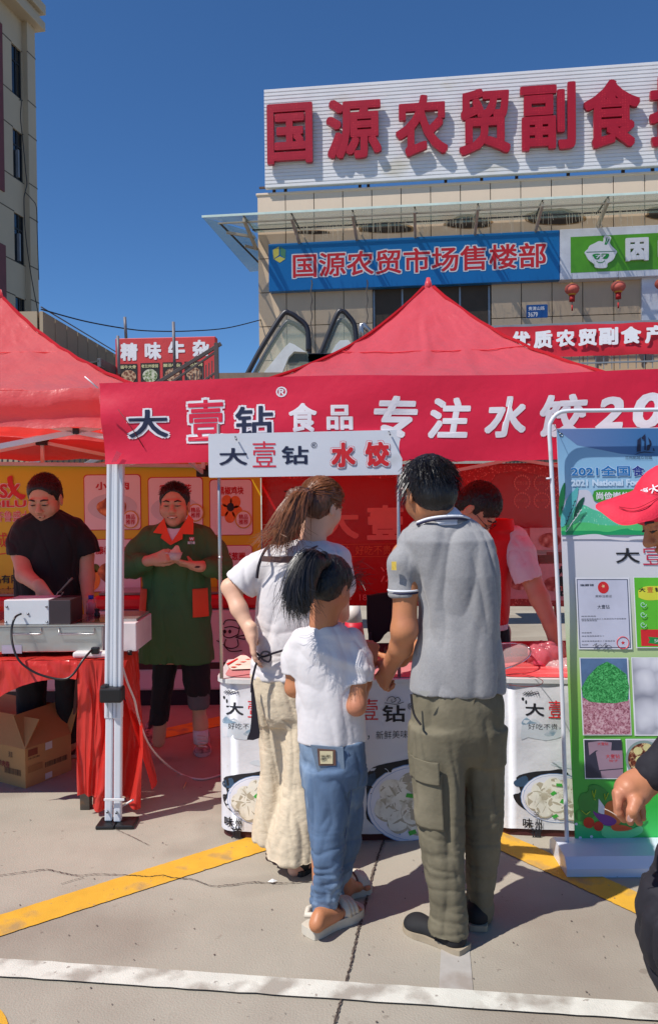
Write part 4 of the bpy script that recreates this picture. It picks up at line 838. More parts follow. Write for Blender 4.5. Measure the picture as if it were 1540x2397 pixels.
def booth(label, xl, xr, Yl, ymid_bulge, ztop, dpt, grp, cover, seed):
    a = P(xl, 1960, Yl); b = P(xr, 1960, Yl); w_ = b[0]-a[0]; O = A3(a[0], Yl, 0)
    t = thing('promotion_booth', label, 'booth', O, grp); r = .07; zb = .035; n = 40
    def out(u):   # plan outline of the front, shallow bulge with round corners
        bul = ymid_bulge*(1-(2*u/w_-1)**2)
        e = min(u, w_-u); c_ = (r-math.sqrt(max(r*r-(r-min(e, r))**2, 0))) if e < r else 0
        return -bul+c_
    us_ = sorted(set([r*(1-math.cos(k*math.pi/12)) for k in range(7)]+list(np.linspace(r, w_-r, n))+[w_-r*(1-math.cos(k*math.pi/12)) for k in range(7)]))
    path = [(0, dpt)]+[(u, out(u)) for u in us_]+[(w_, dpt)]
    rs_ = np.random.default_rng(seed)
    wr = lambda s, z: .0035*math.sin(s*9+4*math.sin(z*6))+.003*math.sin(z*21+s*13)+.002*math.sin(s*37+z*11)
    V = []; nz = 16
    L_ = np.concatenate([[0], np.cumsum([math.dist(path[i], path[i+1]) for i in range(len(path)-1)])])
    for i, (x, y) in enumerate(path):
        for j in range(nz+1):
            z = zb+(ztop-.02-zb)*j/nz; V.append(O+A3(x, y+wr(L_[i], z)*(1 if 0 < i < len(path)-1 else 0)-.004*math.sin(j/nz*math.pi), z))
    mesh('wrap', V, [(i*(nz+1)+j, (i+1)*(nz+1)+j, (i+1)*(nz+1)+j+1, i*(nz+1)+j+1) for i in range(len(path)-1) for j in range(nz)], vin, t, True)
    top = [(x, y) for x, y in path]; n_ = len(top)
    tv = [O+A3(w_/2+(x-w_/2)*1.015, y-.008, z) for z in (ztop-.02, ztop) for x, y in top]
    mesh('counter_top', tv, [tuple(range(n_))[::-1], tuple(range(n_, 2*n_))]+[(i, (i+1) % n_, n_+(i+1) % n_, n_+i) for i in range(n_)], ctr, t)
    cv = [O+A3(w_/2+(x-w_/2)*.96, max(y+.02, -1), ztop+.003) for x, y in top]
    c_ = mesh('plastic_cover', cv, [tuple(range(n_))], cover, t)
    mesh('base_board', [O+A3(w_/2+(x-w_/2)*.985, y+.01, z) for z in (.0, zb+.02) for x, y in top], [(i, (i+1) % n_, n_+(i+1) % n_, n_+i) for i in range(n_)], mat('base_dark_red', S(70, 22, 20), .7), t)
    pl = Pl(O, (1, 0, 0))
    def fn(u, v, d):
        u = min(max(u, 0.001), w_-.001)
        s_ = np.interp(u, [p[0] for p in path[1:-1]], L_[1:-1])
        return O+A3(u, out(u)+wr(s_, v)-d-.004*math.sin((v-zb)/(ztop-zb)*math.pi), v)
    return t, pl, fn, w_
def cprint(name, pl, fn, pxs, m, t, off=.004, sm=3, cell=.05):
    """a print that follows the curved front"""
    uv = [np.array(pl.uv(x, y)) for x, y in pxs]
    if sm: uv = spline(uv, sm, True)
    bm = bmesh.new(); vs_ = [bm.verts.new((p[0], p[1], 0)) for p in uv]; bm.faces.new(vs_); bmesh.ops.triangulate(bm, faces=bm.faces[:])
    for _ in range(4):
        es = [e for e in bm.edges if e.calc_length() > cell]
        if not es: break
        bmesh.ops.subdivide_edges(bm, edges=es, cuts=1, use_grid_fill=False); bmesh.ops.triangulate(bm, faces=[f for f in bm.faces if len(f.verts) > 3])
    V = [fn(v.co.x, v.co.y, off*.22+.0004) for v in bm.verts]; bm.verts.index_update(); Fc = [tuple(v.index for v in f.verts) for f in bm.faces]; bm.free()
    return mesh(name, V, Fc, m, t, True)
def ell2(cx, cy, rx, ry, n=28, j=0, ph=0): return [(cx+rx*math.cos(a+ph)*(1+rng.uniform(-j, j)), cy+ry*math.sin(a+ph)*(1+rng.uniform(-j, j))) for a in np.linspace(0, 2*math.pi, n+1)[:-1]]
def dish(t, pl, fn, cx, cy, rx, ry, clipx=None):
    cl_ = lambda pts: [(min(max(x, clipx[0]), clipx[1]), y) for x, y in pts] if clipx else pts
    cprint('brush_stroke', pl, fn, cl_([(cx-rx*1.12, cy-ry*.75), (cx-rx*.75, cy-ry*.98), (cx-rx*.2, cy-ry*1.1), (cx+rx*.1, cy-ry*1.18), (cx+rx*.3, cy-ry*.95), (cx-rx*.3, cy-ry*.8), (cx-rx*.6, cy-ry*.3), (cx-rx*.75, cy+ry*.3), (cx-rx*.7, cy+ry*.62), (cx-rx*1.05, cy+ry*.35), (cx-rx*1.2, cy-ry*.05), (cx-rx*1.0, cy-ry*.2)]), ink, t, .004, 3)
    cprint('brush_stroke', pl, fn, cl_([(cx-rx*1.18, cy-ry*.6), (cx-rx*.85, cy-ry*.85), (cx-rx*.8, cy-ry*.5), (cx-rx*1.1, cy-ry*.4)]), inkb, t, .0052, 3)
    cprint('plate_rim', pl, fn, cl_(ell2(cx, cy, rx, ry)), plb, t, .006, 0); cprint('plate', pl, fn, cl_(ell2(cx, cy, rx*.985, ry*.98)), plw, t, .0072, 0)
    cprint('plate_line', pl, fn, cl_(ell2(cx, cy, rx*.93, ry*.92)), plb, t, .0082, 0); cprint('plate', pl, fn, cl_(ell2(cx, cy, rx*.922, ry*.91)), plw, t, .0092, 0)
    k = 0
    for (dx, dy) in ((-.45, -.3), (-.1, -.5), (.3, -.45), (.6, -.2), (-.6, .1), (-.2, -.05), (.25, .0), (.6, .25), (-.35, .42), (.1, .45), (.42, .5), (-.02, .2)):
        x, y = cx+dx*rx, cy+dy*ry
        if clipx and not (clipx[0]+rx*.2 < x < clipx[1]-rx*.2): continue
        s_ = rng.uniform(.22, .29)*rx; ph = rng.uniform(0, 3)
        cprint('dumpling_print', pl, fn, ell2(x+1.5, y+2.5, s_*1.05, s_*1.02, 11, .08), dms, t, .0105+.0006*k, 2); k += 1
        cprint('dumpling_print', pl, fn, ell2(x, y, s_, s_*.94, 11, .1), dmp2, t, .0105+.0006*k, 2); k += 1
        a = ph; cprint('dumpling_fold', pl, fn, [(x-s_*.6*math.cos(a), y-s_*.6*math.sin(a)), (x+s_*.08, y-s_*.12), (x+s_*.6*math.cos(a), y+s_*.6*math.sin(a)), (x+s_*.02, y+s_*.14)], dms, t, .0105+.0006*k, 2)
    for (dx, dy) in ((.05, -.55), (-.1, -.2), (.15, .1), (.5, -.6), (-.05, .72), (.6, .05)):
        x, y = cx+dx*rx, cy+dy*ry
        if clipx and not (clipx[0]+8 < x < clipx[1]-8): continue
        s_ = rx*.075; a = rng.uniform(0, 3); cprint('scallion_print', pl, fn, [(x+s_*1.3*math.cos(a+c_), y+s_*math.sin(a+c_)) for c_ in (0, 1.2, 3.1, 4.3)], grn, t, .027, 0)
def ctext(pl, fn, body, x0, y0, x1, y1, m_, t, bold=.02, off=.005, **k): return text(pl, body, x0, y0, x1, y1, m_, t, off=off*.22+.0004, bold=bold, fn=fn, **k)
def side_design(t, pl, fn, x, w1=1.0):
    """the left third of the wrap, starting at picture column x"""
    X = lambda d: x+d*w1
    ctext(pl, fn, '大', X(14), 1643, X(56), 1672, ink, t, .02); ctext(pl, fn, '壹', X(66), 1635, X(100), 1676, red, t, .0); ctext(pl, fn, '钻', X(112), 1640, X(148), 1670, ink, t, .02)
    m1 = [(X(6), 1672), (X(16), 1656), (X(24), 1666), (X(34), 1662), (X(48), 1672), (X(60), 1684), (X(72), 1674), (X(84), 1688), (X(96), 1680), (X(104), 1700), (X(60), 1712), (X(20), 1706), (X(4), 1712)]
    cprint('ink_mountain', pl, fn, [(a, b+16) for a, b in m1], mist, t, .0035, 2)
    cprint('ink_mountain', pl, fn, [(X(5), 1687), (X(16), 1676), (X(27), 1684), (X(40), 1688), (X(26), 1690), (X(8), 1693)], mist2, t, .0042, 2)
    cprint('ink_mountain', pl, fn, [(X(56), 1714), (X(74), 1702), (X(92), 1708), (X(104), 1716), (X(84), 1716), (X(66), 1718)], mist2, t, .0042, 2)
    ctext(pl, fn, '好吃不贵，', X(20), 1690, X(94), 1704, ink, t, -.01)
    for k in range(5): q = [(X(8+5*k), 1622+3*math.sin(k)), (X(14+7*k), 1617-2*k % 5), (X(20+6*k), 1621+k)]; tube('branch_print', [fn(*pl.uv(*p), .004) for p in q], .0016, ink, t, 3)
    cprint('leaf_print', pl, fn, ell2(X(9), 1634, 3, 4, 8), ink, t, .004, 0); cprint('leaf_print', pl, fn, ell2(X(16), 1641, 2.2, 5, 8), ink, t, .004, 0)
    cprint('ink_mountain', pl, fn, [(X(70), 1782), (X(90), 1774), (X(112), 1784), (X(140), 1778), (X(140), 1792), (X(90), 1788)], mist, t, .0035, 2)
    ctext(pl, fn, '水', X(120), 1728, X(160), 1776, red, t, .05, off=.004, name='letter_outline'); ctext(pl, fn, '水', X(120), 1728, X(160), 1776, wht, t, .03, off=.0055, name='letter_outline'); ctext(pl, fn, '水', X(120), 1728, X(160), 1776, red, t, .012, off=.007)
    ctext(pl, fn, '兰', X(32), 1894, X(46), 1906, ink, t, 0, off=.03); ctext(pl, fn, '味', X(9), 1912, X(31), 1934, ink, t, .02, off=.03); ctext(pl, fn, '州', X(36), 1913, X(52), 1936, ink, t, .02, off=.03); ctext(pl, fn, '道', X(27), 1934, X(52), 1960, ink, t, .03, off=.03)
gB = 'white dumpling promotion booths'
B1, pB1, f1_, w1 = booth('white vinyl booth with dumpling plates between the two women and the man', 515, 1120, 3.70, .055, .745, .46, gB, pkm, 1)
side_design(B1, pB1, f1_, 515); dish(B1, pB1, f1_, 610, 1868, 78, 58, (520, 760))
ctext(pB1, f1_, '大', 780, 1640, 824, 1672, ink, B1); ctext(pB1, f1_, '壹', 842, 1629, 883, 1678, red, B1, .0); ctext(pB1, f1_, '钻', 893, 1644, 946, 1683, ink, B1, .02); ctext(pB1, f1_, '®', 951, 1640, 964, 1654, ink, B1, 0)
ctext(pB1, f1_, '，', 859, 1712, 863, 1722, ink, B1, 0); ctext(pB1, f1_, '新鲜美味', 878, 1703, 952, 1722, ink, B1, -.01)
for q in (((903, 1634), (908, 1626), (918, 1624), (924, 1632), (915, 1637), (914, 1630)), ((920, 1630), (928, 1625), (934, 1632), (928, 1638)), ((898, 1638), (912, 1640), (926, 1641), (942, 1636))): tube('cloud_print', spline([f1_(*pB1.uv(*p), .006) for p in q], 4), .0016, ink, B1, 3)
cprint('ink_mountain', pB1, f1_, [(858, 1792), (880, 1788), (920, 1791), (960, 1786), (960, 1800), (858, 1800)], mist, B1, .0035, 0)
dish(B1, pB1, f1_, 968, 1872, 112, 92, (857, 1110))
B2, pB2, f2_, w2 = booth('white vinyl booth at the right, half behind the poster stand', 1160, 1765, 3.70, .05, .735, .46, gB, rpl, 2)
side_design(B2, pB2, f2_, 1212); dish(B2, pB2, f2_, 1297, 1861, 82, 58, (1190, 1700))
# header board on poles
hbp = Pl(A3(0, 3.66, 0), unit((1, .0, 0))); hb = thing('header_board', 'white header board with dumpling lettering above the booth', 'sign', hbp.at(715, 1115))
wb = mat('white_board', S(212, 214, 220), .4, .03, 2, bump=.001, bscale=10, stain=S(190, 190, 192), sscale=4, sth=.66)
sheet('board', hbp, [(488, 1020), (490, 1016), (940, 1006), (941, 1010), (941, 1110), (938, 1111), (491, 1118), (489, 1114)], wb, hb, .0, thick=.02)
otx = lambda b_, x0, y0, x1, y1, m_, bo=.02: text(hbp, b_, x0, y0, x1, y1, m_, hb, off=.0015, bold=bo)
otx('大', 513, 1049, 579, 1089, nav); otx('壹', 591, 1033, 646, 1094, mat('pinkish_red', S(214, 40, 66), .5), 0); otx('钻', 659, 1044, 722, 1087, nav)
otx('®', 728, 1035, 742, 1049, nav, 0)
for c_, x0, y0, x1, y1 in (('水', 775, 1036, 832, 1094), ('饺', 854, 1034, 911, 1092)): 
    text(hbp, c_, x0, y0, x1, y1, red, hb, off=.0015, bold=.085, name='letter_outline'); text(hbp, c_, x0, y0, x1, y1, wht, hb, off=.003, bold=.068, name='letter_outline'); text(hbp, c_, x0, y0, x1, y1, red, hb, off=.0045, bold=.045)
for x0, x1, yb_ in ((513, 519, 1588), (932, 934, 1590)):
    a = P(x0, 1112, 3.69); b = P(x1, yb_, 3.69); tube('pole', [b, a-(b-a)*.25], .0085, mat('chrome_pole', S(176, 172, 172), .25, metal=.7), hb, 10)
    tube('pole_joint', [P(x0+3, 1302, 3.69), P(x0+3, 1308, 3.69)], .0098, MC['chrome_pole'], hb, 10)
for x, y in ((551, 1022), (910, 1010)): tube('screw', [P(x, y, 3.65), P(x+3, y+8, 3.63)], .004, MC['bolt_steel'], hb, 6)
# flyer, lids, bags on the booths
fl = thing('menu_flyer', 'red and cream snack menu flyer on the booth corner', 'flyer', G(560, 1560, .75)); qf = [G(*p, .756) for p in (cA(162, 1815), cA(292, 1752), cA(380, 1800), cA(350, 1852), cA(200, 1858))]
qf[1] += A3(0, 0, .01); mesh('paper', qf, [(0, 4, 3, 2, 1)], mat('cream_paper', S(226, 216, 200), .5), fl)
mesh('red_edge', [G(*p, .762) for p in (cA(160, 1815), cA(292, 1750), cA(300, 1758), cA(172, 1822))], [(0, 3, 2, 1)], red, fl)
for k in range(4): p = G(*cA(215+36*k, 1838-19*k), .7605); mesh('snack_picture', [p+A3(-.016, -.006, 0), p+A3(.004, -.016, 0), p+A3(.018, .01, 0), p+A3(-.004, .014, 0)], [(0, 1, 2, 3)], mat('snack_red', S(206, 90, 70)), fl)
zc2 = .742
ld_ = thing('pot_lid', 'steel rimmed glass pot lid lying upside down on red film', 'lid', G(1200, 1570, zc2)); lc = G(1160, 1572, zc2)+A3(.02, .1, .05); tl = Matrix.Rotation(math.radians(-14), 3, 'Y') @ Matrix.Rotation(math.radians(8), 3, 'X')
rg = lambda r_, z_, n=40: [lc+np.array(tl @ Vector((r_*math.cos(2*math.pi*k/n), r_*math.sin(2*math.pi*k/n), z_))) for k in range(n)]
tube('rim', rg(.17, 0)+[rg(.17, 0)[0]], .005, mat('lid_steel', S(200, 200, 205), .15, metal=.9), ld_, 6)
R1, R2, R3 = rg(.168, 0), rg(.1, -.022), rg(.012, -.03); mesh('glass', R1+R2+R3, [(k, (k+1) % 40, 40+(k+1) % 40, 40+k) for k in range(40)]+[(40+k, 40+(k+1) % 40, 80+(k+1) % 40, 80+k) for k in range(40)], mat('lid_clear', S(220, 200, 200), .05, alpha=.3), ld_, True)
kc = np.array(rg(.0, -.03)[0]); tube('knob', [kc, kc-A3(0, 0, .012), kc-A3(0, 0, .014), kc-A3(0, 0, .022)], [.011, .009, .026, .024], bpl, ld_, 14)
tag(tube('wire_loop', spline([G(x, y, zc2+.004) for x, y in (cF(1070, 232), cF(1150, 225), cF(1230, 240), cF(1300, 262), cF(1316, 285), cF(1280, 305), cF(1200, 312), cF(1090, 300))], 5), .0016, mat('thin_wire', S(110, 40, 40))), 'thin dark wire loop lying on the red film of the right booth', 'wire')
def blob(name, label, cat, cen, r, m, sc, seed, amp=.012, h=.006):
    t = Field(np.asarray(cen)-np.asarray(r)*1.3, np.asarray(cen)+np.asarray(r)*1.3, h); t.ell(cen, r)
    e = thing(name, label, cat, A3(cen[0], cen[1], cen[2]-r[2])); t.mesh('film', m, e, folds(amp, sc, seed)); return e
bagm = mat('pink_bag_film', S(214, 120, 132), .15, .1, 10, alpha=.75, trans=.3, tcol=S(230, 130, 140)); bagc = mat('clear_bag_film', S(226, 204, 204), .12, .05, alpha=.6, trans=.2)
blob('plastic_bag', 'pink plastic bag holding a pink cup under the bending seller', 'bag', P(1272, 1535, 4.0), (.085, .08, .075), bagm, (14, 14, 14), 3)
tag(tube('pink_cup', [P(1262, 1560, 3.95), P(1268, 1528, 3.98)], [.032, .042], mat('pink_cup_plastic', S(214, 90, 116), .3), None, 16), 'small pink plastic cup inside the pink bag on the booth', 'cup')
blob('plastic_bag', 'crumpled clear plastic bag in the bending seller’s hand', 'bag', P(1318, 1563, 3.95), (.1, .07, .045), bagc, (20, 20, 20), 5)
tag(box('phone', P(1256, 1528, 4.1), A3(.13, 0, 0), A3(0, .05, 0), A3(0, 0, .05), mat('phone_dark', S(50, 60, 60), .2), None, .012), 'dark rounded device standing behind the pink bag', 'device')
tag(box('sauce_tray', P(1010, 1605, 3.9), A3(.1, 0, 0), A3(0, .1, 0), A3(0, 0, .02), mat('tray_white', S(214, 214, 220), .3), None, .006), 'white plastic tray on the booth hidden behind the customer in grey', 'tray')
sct = thing('red_carton', 'open red carton with printed lettering behind the right booth', 'carton', P(1250, 1600, 5.2)*A3(1, 1, 0)); pcx = Pl(A3(0, 5.2, 0), (1, 0, 0))
rect('panel', pcx, 1190, 1520, 1420, 1600, mat('carton_red', S(160, 34, 34), .6), sct, 0, thick=.3); text(pcx, '冰雪饺子', 1206, 1530, 1290, 1540, blr, sct); rect('flap', pcx, 1190, 1516, 1270, 1520, MC['carton_red'], sct, .01, thick=.02)
# bags of dumplings hanging on display before the red backdrop
pkx = mat('package_film', S(214, 150, 150), .3, .1, 20); 
for i, (x0, y0, x1, y1, lb_) in enumerate(((1166, 1238, 1278, 1250+50, 'left packet on the upper display row'), (1210, 1272, 1330, 1293, 'flat packet lying on the middle display ledge'), (1240, 1236, 1332, 1258+30, 'right packet on the upper display row'), (1185, 1318, 1250, 1402, 'left packet on the lower display row'), (1262, 1320, 1334, 1406, 'packet with vertical black lettering on the lower row'))):
    pp = Pl(A3(0, 6.55-.03*i, 0), (1, 0, 0)); t = thing('dumpling_packet', 'clear pink lit dumpling packet, '+lb_, 'packet', pp.at(x0, y1), 'dumpling packets on display')
    rect('packet_film', pp, x0, y0, x1, y1, pkx, t, 0, thick=.02)
    if i != 1: disc('bowl_print', pp, x0+(x1-x0)*.5, y0+(y1-y0)*.55, .09, .06, voro_mat('packet_food', [S(230, 190, 170), S(200, 120, 100), S(150, 60, 50)], 20), t, .004)
    if i == 4: text(pp, '大\n壹\n钻', 1300, 1325, 1326, 1396, blk, t, off=.006, bold=.04)
sh = thing('display_shelf', 'red glitter display ledge under the dumpling packets', 'shelf', P(1250, 1400, 6.7)*A3(1, 1, 0)); psf = Pl(A3(0, 6.72, 0), (1, 0, 0)); rect('skirt', psf, 1180, 1396, 1500, 1418, spk, sh, 0, thick=.05); rect('ledge', psf, 1180, 1294, 1500, 1300, MC['deep_red_print'], sh, .05, thick=.3)
for x in (1300, 1400): bar('leg', psf.at(x, 1416), psf.at(x, 1600)*A3(1, 1, 0), .03, MC['deep_red_print'], sh)
# ---------------------------------------------------------------- POSTER STAND
Yp = 3.46; pu = P(1345, 1978, Yp); ptop = P(1301, 1003, Yp+.04); pv = unit(ptop-pu); po = Pl(pu, (1, 0, 0), pv)
ps = thing('poster_stand', 'white poster stand with a green and blue food fair poster', 'poster stand', P(1320, 2000, Yp)*A3(1, 1, 0))
ZB = ROOT[ps.name]
zz_ = lambda py: po.at(1400, py)[2]-ZB[2]
poster = grad_mat('poster_gradient', 2, [(zz_(1978), S(60, 200, 96)), (zz_(1890), S(40, 172, 62)), (zz_(1750), S(84, 176, 58)), (zz_(1600), S(150, 196, 96)), (zz_(1480), S(196, 206, 170)), (zz_(1350), S(208, 208, 212)), (zz_(1255), S(214, 210, 218))], .35)
L0, R0 = po.uv(1345, 1978)[0], po.uv(1345, 1978)[0]+.80; vb_ = po.uv(1345, 1978)[1]; vt_ = po.uv(1301, 1003)[1]
nn_ = 26; V = []
for i in range(13):
    for j in range(nn_+1): V.append(po.p(L0+(R0-L0)*i/12, vb_+(vt_-vb_)*j/nn_, .004*math.sin(j*.7+i*.5)*.5))
mesh('poster_sheet', V, [(i*(nn_+1)+j, (i+1)*(nn_+1)+j, (i+1)*(nn_+1)+j+1, i*(nn_+1)+j+1) for i in range(12) for j in range(nn_)], poster, ps, True)
XR = 1760
edge = lambda y: 1345-44*(1978-y)/975
def pp_(name, pts, m_, off, sm=2): return sheet(name, po, pts, m_, ps, off*.25+.0022, sm)
skyp = grad_mat('poster_sky', 2, [(zz_(1260), S(150, 196, 190)), (zz_(1180), S(166, 198, 218)), (zz_(1100), S(140, 184, 214)), (zz_(1003), S(120, 160, 196))], .35)
pp_('print_sky', [(edge(1003)+1, 1004), (XR, 1001), (XR, 1250), (edge(1250)+1, 1254)], skyp, .004, 0)
pp_('print_wave', [(1303, 1005), (1322, 1020), (1350, 1042), (1400, 1052), (1450, 1062), (1500, 1067), (1560, 1068), (XR, 1065), (XR, 1002), (1600, 1002)], grad_mat('print_blue', 0, [(0, S(104, 124, 170)), (.35, S(60, 108, 160))], .35), .0055, 0)
wv_ = lambda pts, yb2, m_, off: pp_('print_hill', [(edge(yb2)+1, yb2)]+[p for p in pts]+[(XR, yb2)], m_, off, 0)
def crv(pts): return [tuple(p[:2]) for p in spline([A3(x, y, 0) for x, y in pts], 8)]
wv_(crv([(edge(1170)+1, 1178), cR(440, 850), cR(520, 830), cR(580, 850), cR(640, 960), cR(760, 1010), cR(1000, 900), (XR, 1160)]), 1230, mat('print_mist', S(206, 204, 216), .4), .007)
hg1 = mat('print_green_speckled', S(84, 190, 150), .4, .1, 8); add_speck(hg1, 120, .62, S(180, 230, 200), .7)
wv_(crv([(edge(1200)+1, 1196), cR(440, 985), cR(520, 965), cR(620, 1010), cR(760, 1040), cR(900, 1030), cR(1060, 1080), (XR, 1210)]), 1240, hg1, .0085)
hg2 = mat('print_green_mid', S(78, 190, 110), .4, .1, 8); add_speck(hg2, 120, .66, S(170, 230, 150), .6)
wv_(crv([(edge(1230)+1, 1233), cR(450, 1125), cR(560, 1122), cR(700, 1145), cR(900, 1145), cR(1060, 1130), (XR, 1225)]), 1248, hg2, .010)
wv_(crv([(edge(1240)+1, 1243), cR(480, 1195), cR(640, 1195), cR(740, 1205), cR(900, 1175), cR(1060, 1195), (XR, 1240)]), 1252, mat('print_emerald', S(20, 150, 90), .4), .0115)
pp_('print_wave', [(edge(1256)+1, 1262)]+crv([(edge(1256)+1, 1256), cR(400, 1250), cR(520, 1232), cR(640, 1225), cR(760, 1250), cR(900, 1258), cR(1060, 1240), (XR, 1250)])+[(XR, 1262)], mat('poster_white', S(212, 208, 216), .4), .013, 0)
for q, m_ in (((cR(300, 1060), cR(302, 900), cR(330, 800), cR(356, 765), cR(358, 860), cR(340, 980), cR(310, 1065)), 'leaf_dark'), ((cR(315, 1150), cR(330, 1040), cR(380, 900), cR(430, 840), cR(474, 805), cR(460, 920), cR(420, 1040), cR(350, 1150)), 'leaf_teal'), ((cR(430, 1090), cR(445, 1000), cR(480, 930), cR(530, 893), cR(510, 970), cR(470, 1050)), 'leaf_deep'), ((cR(400, 1140), cR(460, 1070), cR(552, 1026), cR(500, 1090), cR(430, 1135)), 'leaf_mid')):
    pp_('print_leaf', q, mat(m_, {'leaf_dark': S(20, 110, 60), 'leaf_teal': S(90, 180, 180), 'leaf_deep': S(14, 78, 56), 'leaf_mid': S(60, 150, 110)}[m_], .4), .0145, 2)
for q, m_ in (((360, 1140, 450, 920), ink), ((365, 1200, 505, 1000), wht)):
    tube('print_sprig', [po.at(*cR(q[0]+(q[2]-q[0])*k/6+4*math.sin(k*2), q[1]+(q[3]-q[1])*k/6), .016) for k in range(7)], .0014, m_, ps, 3)
    for k in range(7): 
        x, y = q[0]+(q[2]-q[0])*k/6.5, q[1]+(q[3]-q[1])*k/6.5; pp_('print_sprig_leaf', [cR(x-14, y-6), cR(x, y+4), cR(x+16, y-12), cR(x, y-3)], m_, .016, 0)
# poster lettering
bl1 = mat('print_blue_text', S(24, 110, 176), .4); bl2 = mat('print_deep_blue_text', S(24, 40, 130), .4); halo = mat('print_halo', S(200, 220, 238), .4)
def ptx(body, a, b, m_, bold=.02, off=.017, ol=None, shear=0):
    off = off*.25+.0022
    if ol: text(po, body, a[0], a[1], b[0], b[1], halo, ps, off=off-.0003, bold=ol, name='letter_outline', base=bold)
    text(po, body, a[0], a[1], b[0], b[1], m_, ps, off=off, bold=bold)
ptx('2021全国', cR(405, 618), cR(935, 712), bl1, .03, ol=.06); ptx('食', cR(950, 615), cR(1060, 708), bl2, .03, ol=.06)
ptx('2021 National Food', cR(412, 742), cR(1060, 795), bl2, .012, ol=.05)
ptx('兰州树屏众创城', cR(890, 528), cR(1130, 558), nav, 0); 
pp_('green_pill', [cR(600, 880), cR(615, 840), cR(650, 828), cR(1200, 820), cR(1200, 945), cR(660, 940), cR(612, 925)], mat('pill_green', S(60, 150, 50), .4), .0165, 1); ptx('尚俭崇信', cR(632, 850), cR(930, 918), wht, .03, .019)
for q in (((995, 490), (1000, 385), (1030, 360), (1030, 488)), ((1035, 365), (1070, 330), (1075, 475), (1062, 475), (1062, 380), (1040, 378)), ((1080, 480), (1088, 430), (1110, 425), (1095, 360), (1122, 395), (1124, 425), (1105, 478)), ((1140, 480), (1140, 452), (1152, 470), (1153, 485))): pp_('print_tower', [cR(*p) for p in q], nav, .0175, 0)
pp_('print_arc', [cR(970, 520), cR(1010, 497), cR(1060, 487), cR(1110, 492), cR(1160, 500), cR(1110, 500), cR(1060, 497), cR(1010, 505)], nav, .0175, 1)
ptx('大', cR(803, 1350), cR(1020, 1482), ink, .015, .006); ptx('壹', cR(1042, 1275), cR(1250, 1500), mat('rose_ink', S(190, 30, 70), .4), -.01, .006); ptx('钻', cR(1290, 1350), cR(1490, 1485), ink, .015, .006)
pfr = mat('print_frame_white', S(224, 224, 230), .4)
def prt(x0, y0, x1, y1, m_, off, lean=1): return pp_('print_panel', [(x0+(y0-y1)*0, y0), (x1, y0-2*0), (x1+.045*(y1-y0), y1), (x0+.045*(y1-y0), y1)], m_, off, 0)
a, b = cR(450, 1615), cR(922, 2248)
prt(a[0]-1, a[1]-1, b[0]+1, b[1]+1, pfr, .005); prt(a[0]+2, a[1]+3, b[0]-2, b[1]-2, mat('cert_rule', S(60, 70, 100), .4), .0062); prt(a[0]+4, a[1]+5, b[0]-4, b[1]-4, mat('cert_paper', S(196, 198, 216), .4), .0074)
u_, v_ = po.uv(*cR(693, 1700)); mesh('cert_emblem', [po.p(u_+.024*math.cos(k), v_+.026*math.sin(k), .0046) for k in np.linspace(0, 6.28, 25)[:-1]], [tuple(range(24))], red, ps)
mesh('cert_emblem_star', [po.p(u_+(.009 if k % 2 else .004)*math.cos(k*.628), v_+.006+(.009 if k % 2 else .004)*math.sin(k*.628), .0049) for k in range(10)], [tuple(range(10))], mat('emblem_gold', S(230, 200, 150)), ps)
ptx('商标注册证', cR(625, 1768), cR(772, 1790), ink, 0, .009); ptx('大壹钻', cR(642, 1855), cR(752, 1892), ink, 0, .009)
for k, (y, x1) in enumerate(((1958, 630), (1983, 900), (1997, 640), (2105, 590), (2135, 705), (2180, 800), (2212, 560))): ptx('核定使用商品第三十类速冻饺子馄饨面食制品'[:max(4, (x1-500)//22)], cR(500+k, y-6), cR(x1, y+6), ink, 0, .009)
ptx('注册证', cR(488, 1670), cR(612, 1688), ink, .02, .009)
u_, v_ = po.uv(*cR(868, 2192)); tube('cert_seal', [po.p(u_+.026*math.cos(k), v_+.026*math.sin(k), .0046) for k in np.linspace(0, 6.28, 25)], .0018, red, ps, 4)
mesh('cert_seal_star', [po.p(u_+(.010 if k % 2 else .004)*math.cos(k*.628-.3), v_+(.010 if k % 2 else .004)*math.sin(k*.628-.3), .0046) for k in range(10)], [tuple(range(10))], red, ps)
tube('signature', spline([po.at(*cR(*p), .009) for p in ((600, 2222), (640, 2200), (625, 2225), (670, 2212), (690, 2225), (720, 2195), (715, 2230), (740, 2215), (772, 2232))], 4), .0012, ink, ps, 3)
# green packet picture
prt(*cR(960, 1605), cR(1500, 0)[0], cR(0, 2240)[1], pfr, .005); prt(cR(970, 0)[0], cR(0, 1612)[1], cR(1500, 0)[0], cR(0, 2232)[1], mat('packet_green', S(90, 184, 40), .4, .15, 3), .0062)
pp_('packet_yellow', crv([cR(1005, 1730), cR(1080, 1690), cR(1300, 1690)])+crv([cR(1300, 1800), cR(1100, 1815), cR(1010, 1790)]), mat('packet_yellow_m', S(214, 214, 60), .4), .0075, 0); ptx('大', cR(1012, 1700), cR(1070, 1740), ink, .02, .009); ptx('壹', cR(1085, 1695), cR(1140, 1745), red, 0, .009); ptx('钻', cR(1155, 1700), cR(1210, 1740), ink, .02, .009)
prt(cR(1028, 0)[0], cR(0, 2075)[1], cR(1500, 0)[0], cR(0, 2222)[1], red, .0075); pp_('ribbon', [cR(1095, 2140), cR(1230, 2150), cR(1230, 2215), cR(1095, 2195), cR(1108, 2168)], gg, .009, 0); ptx('500', cR(1150, 2162), cR(1230, 2190), wht, .01, .0105)
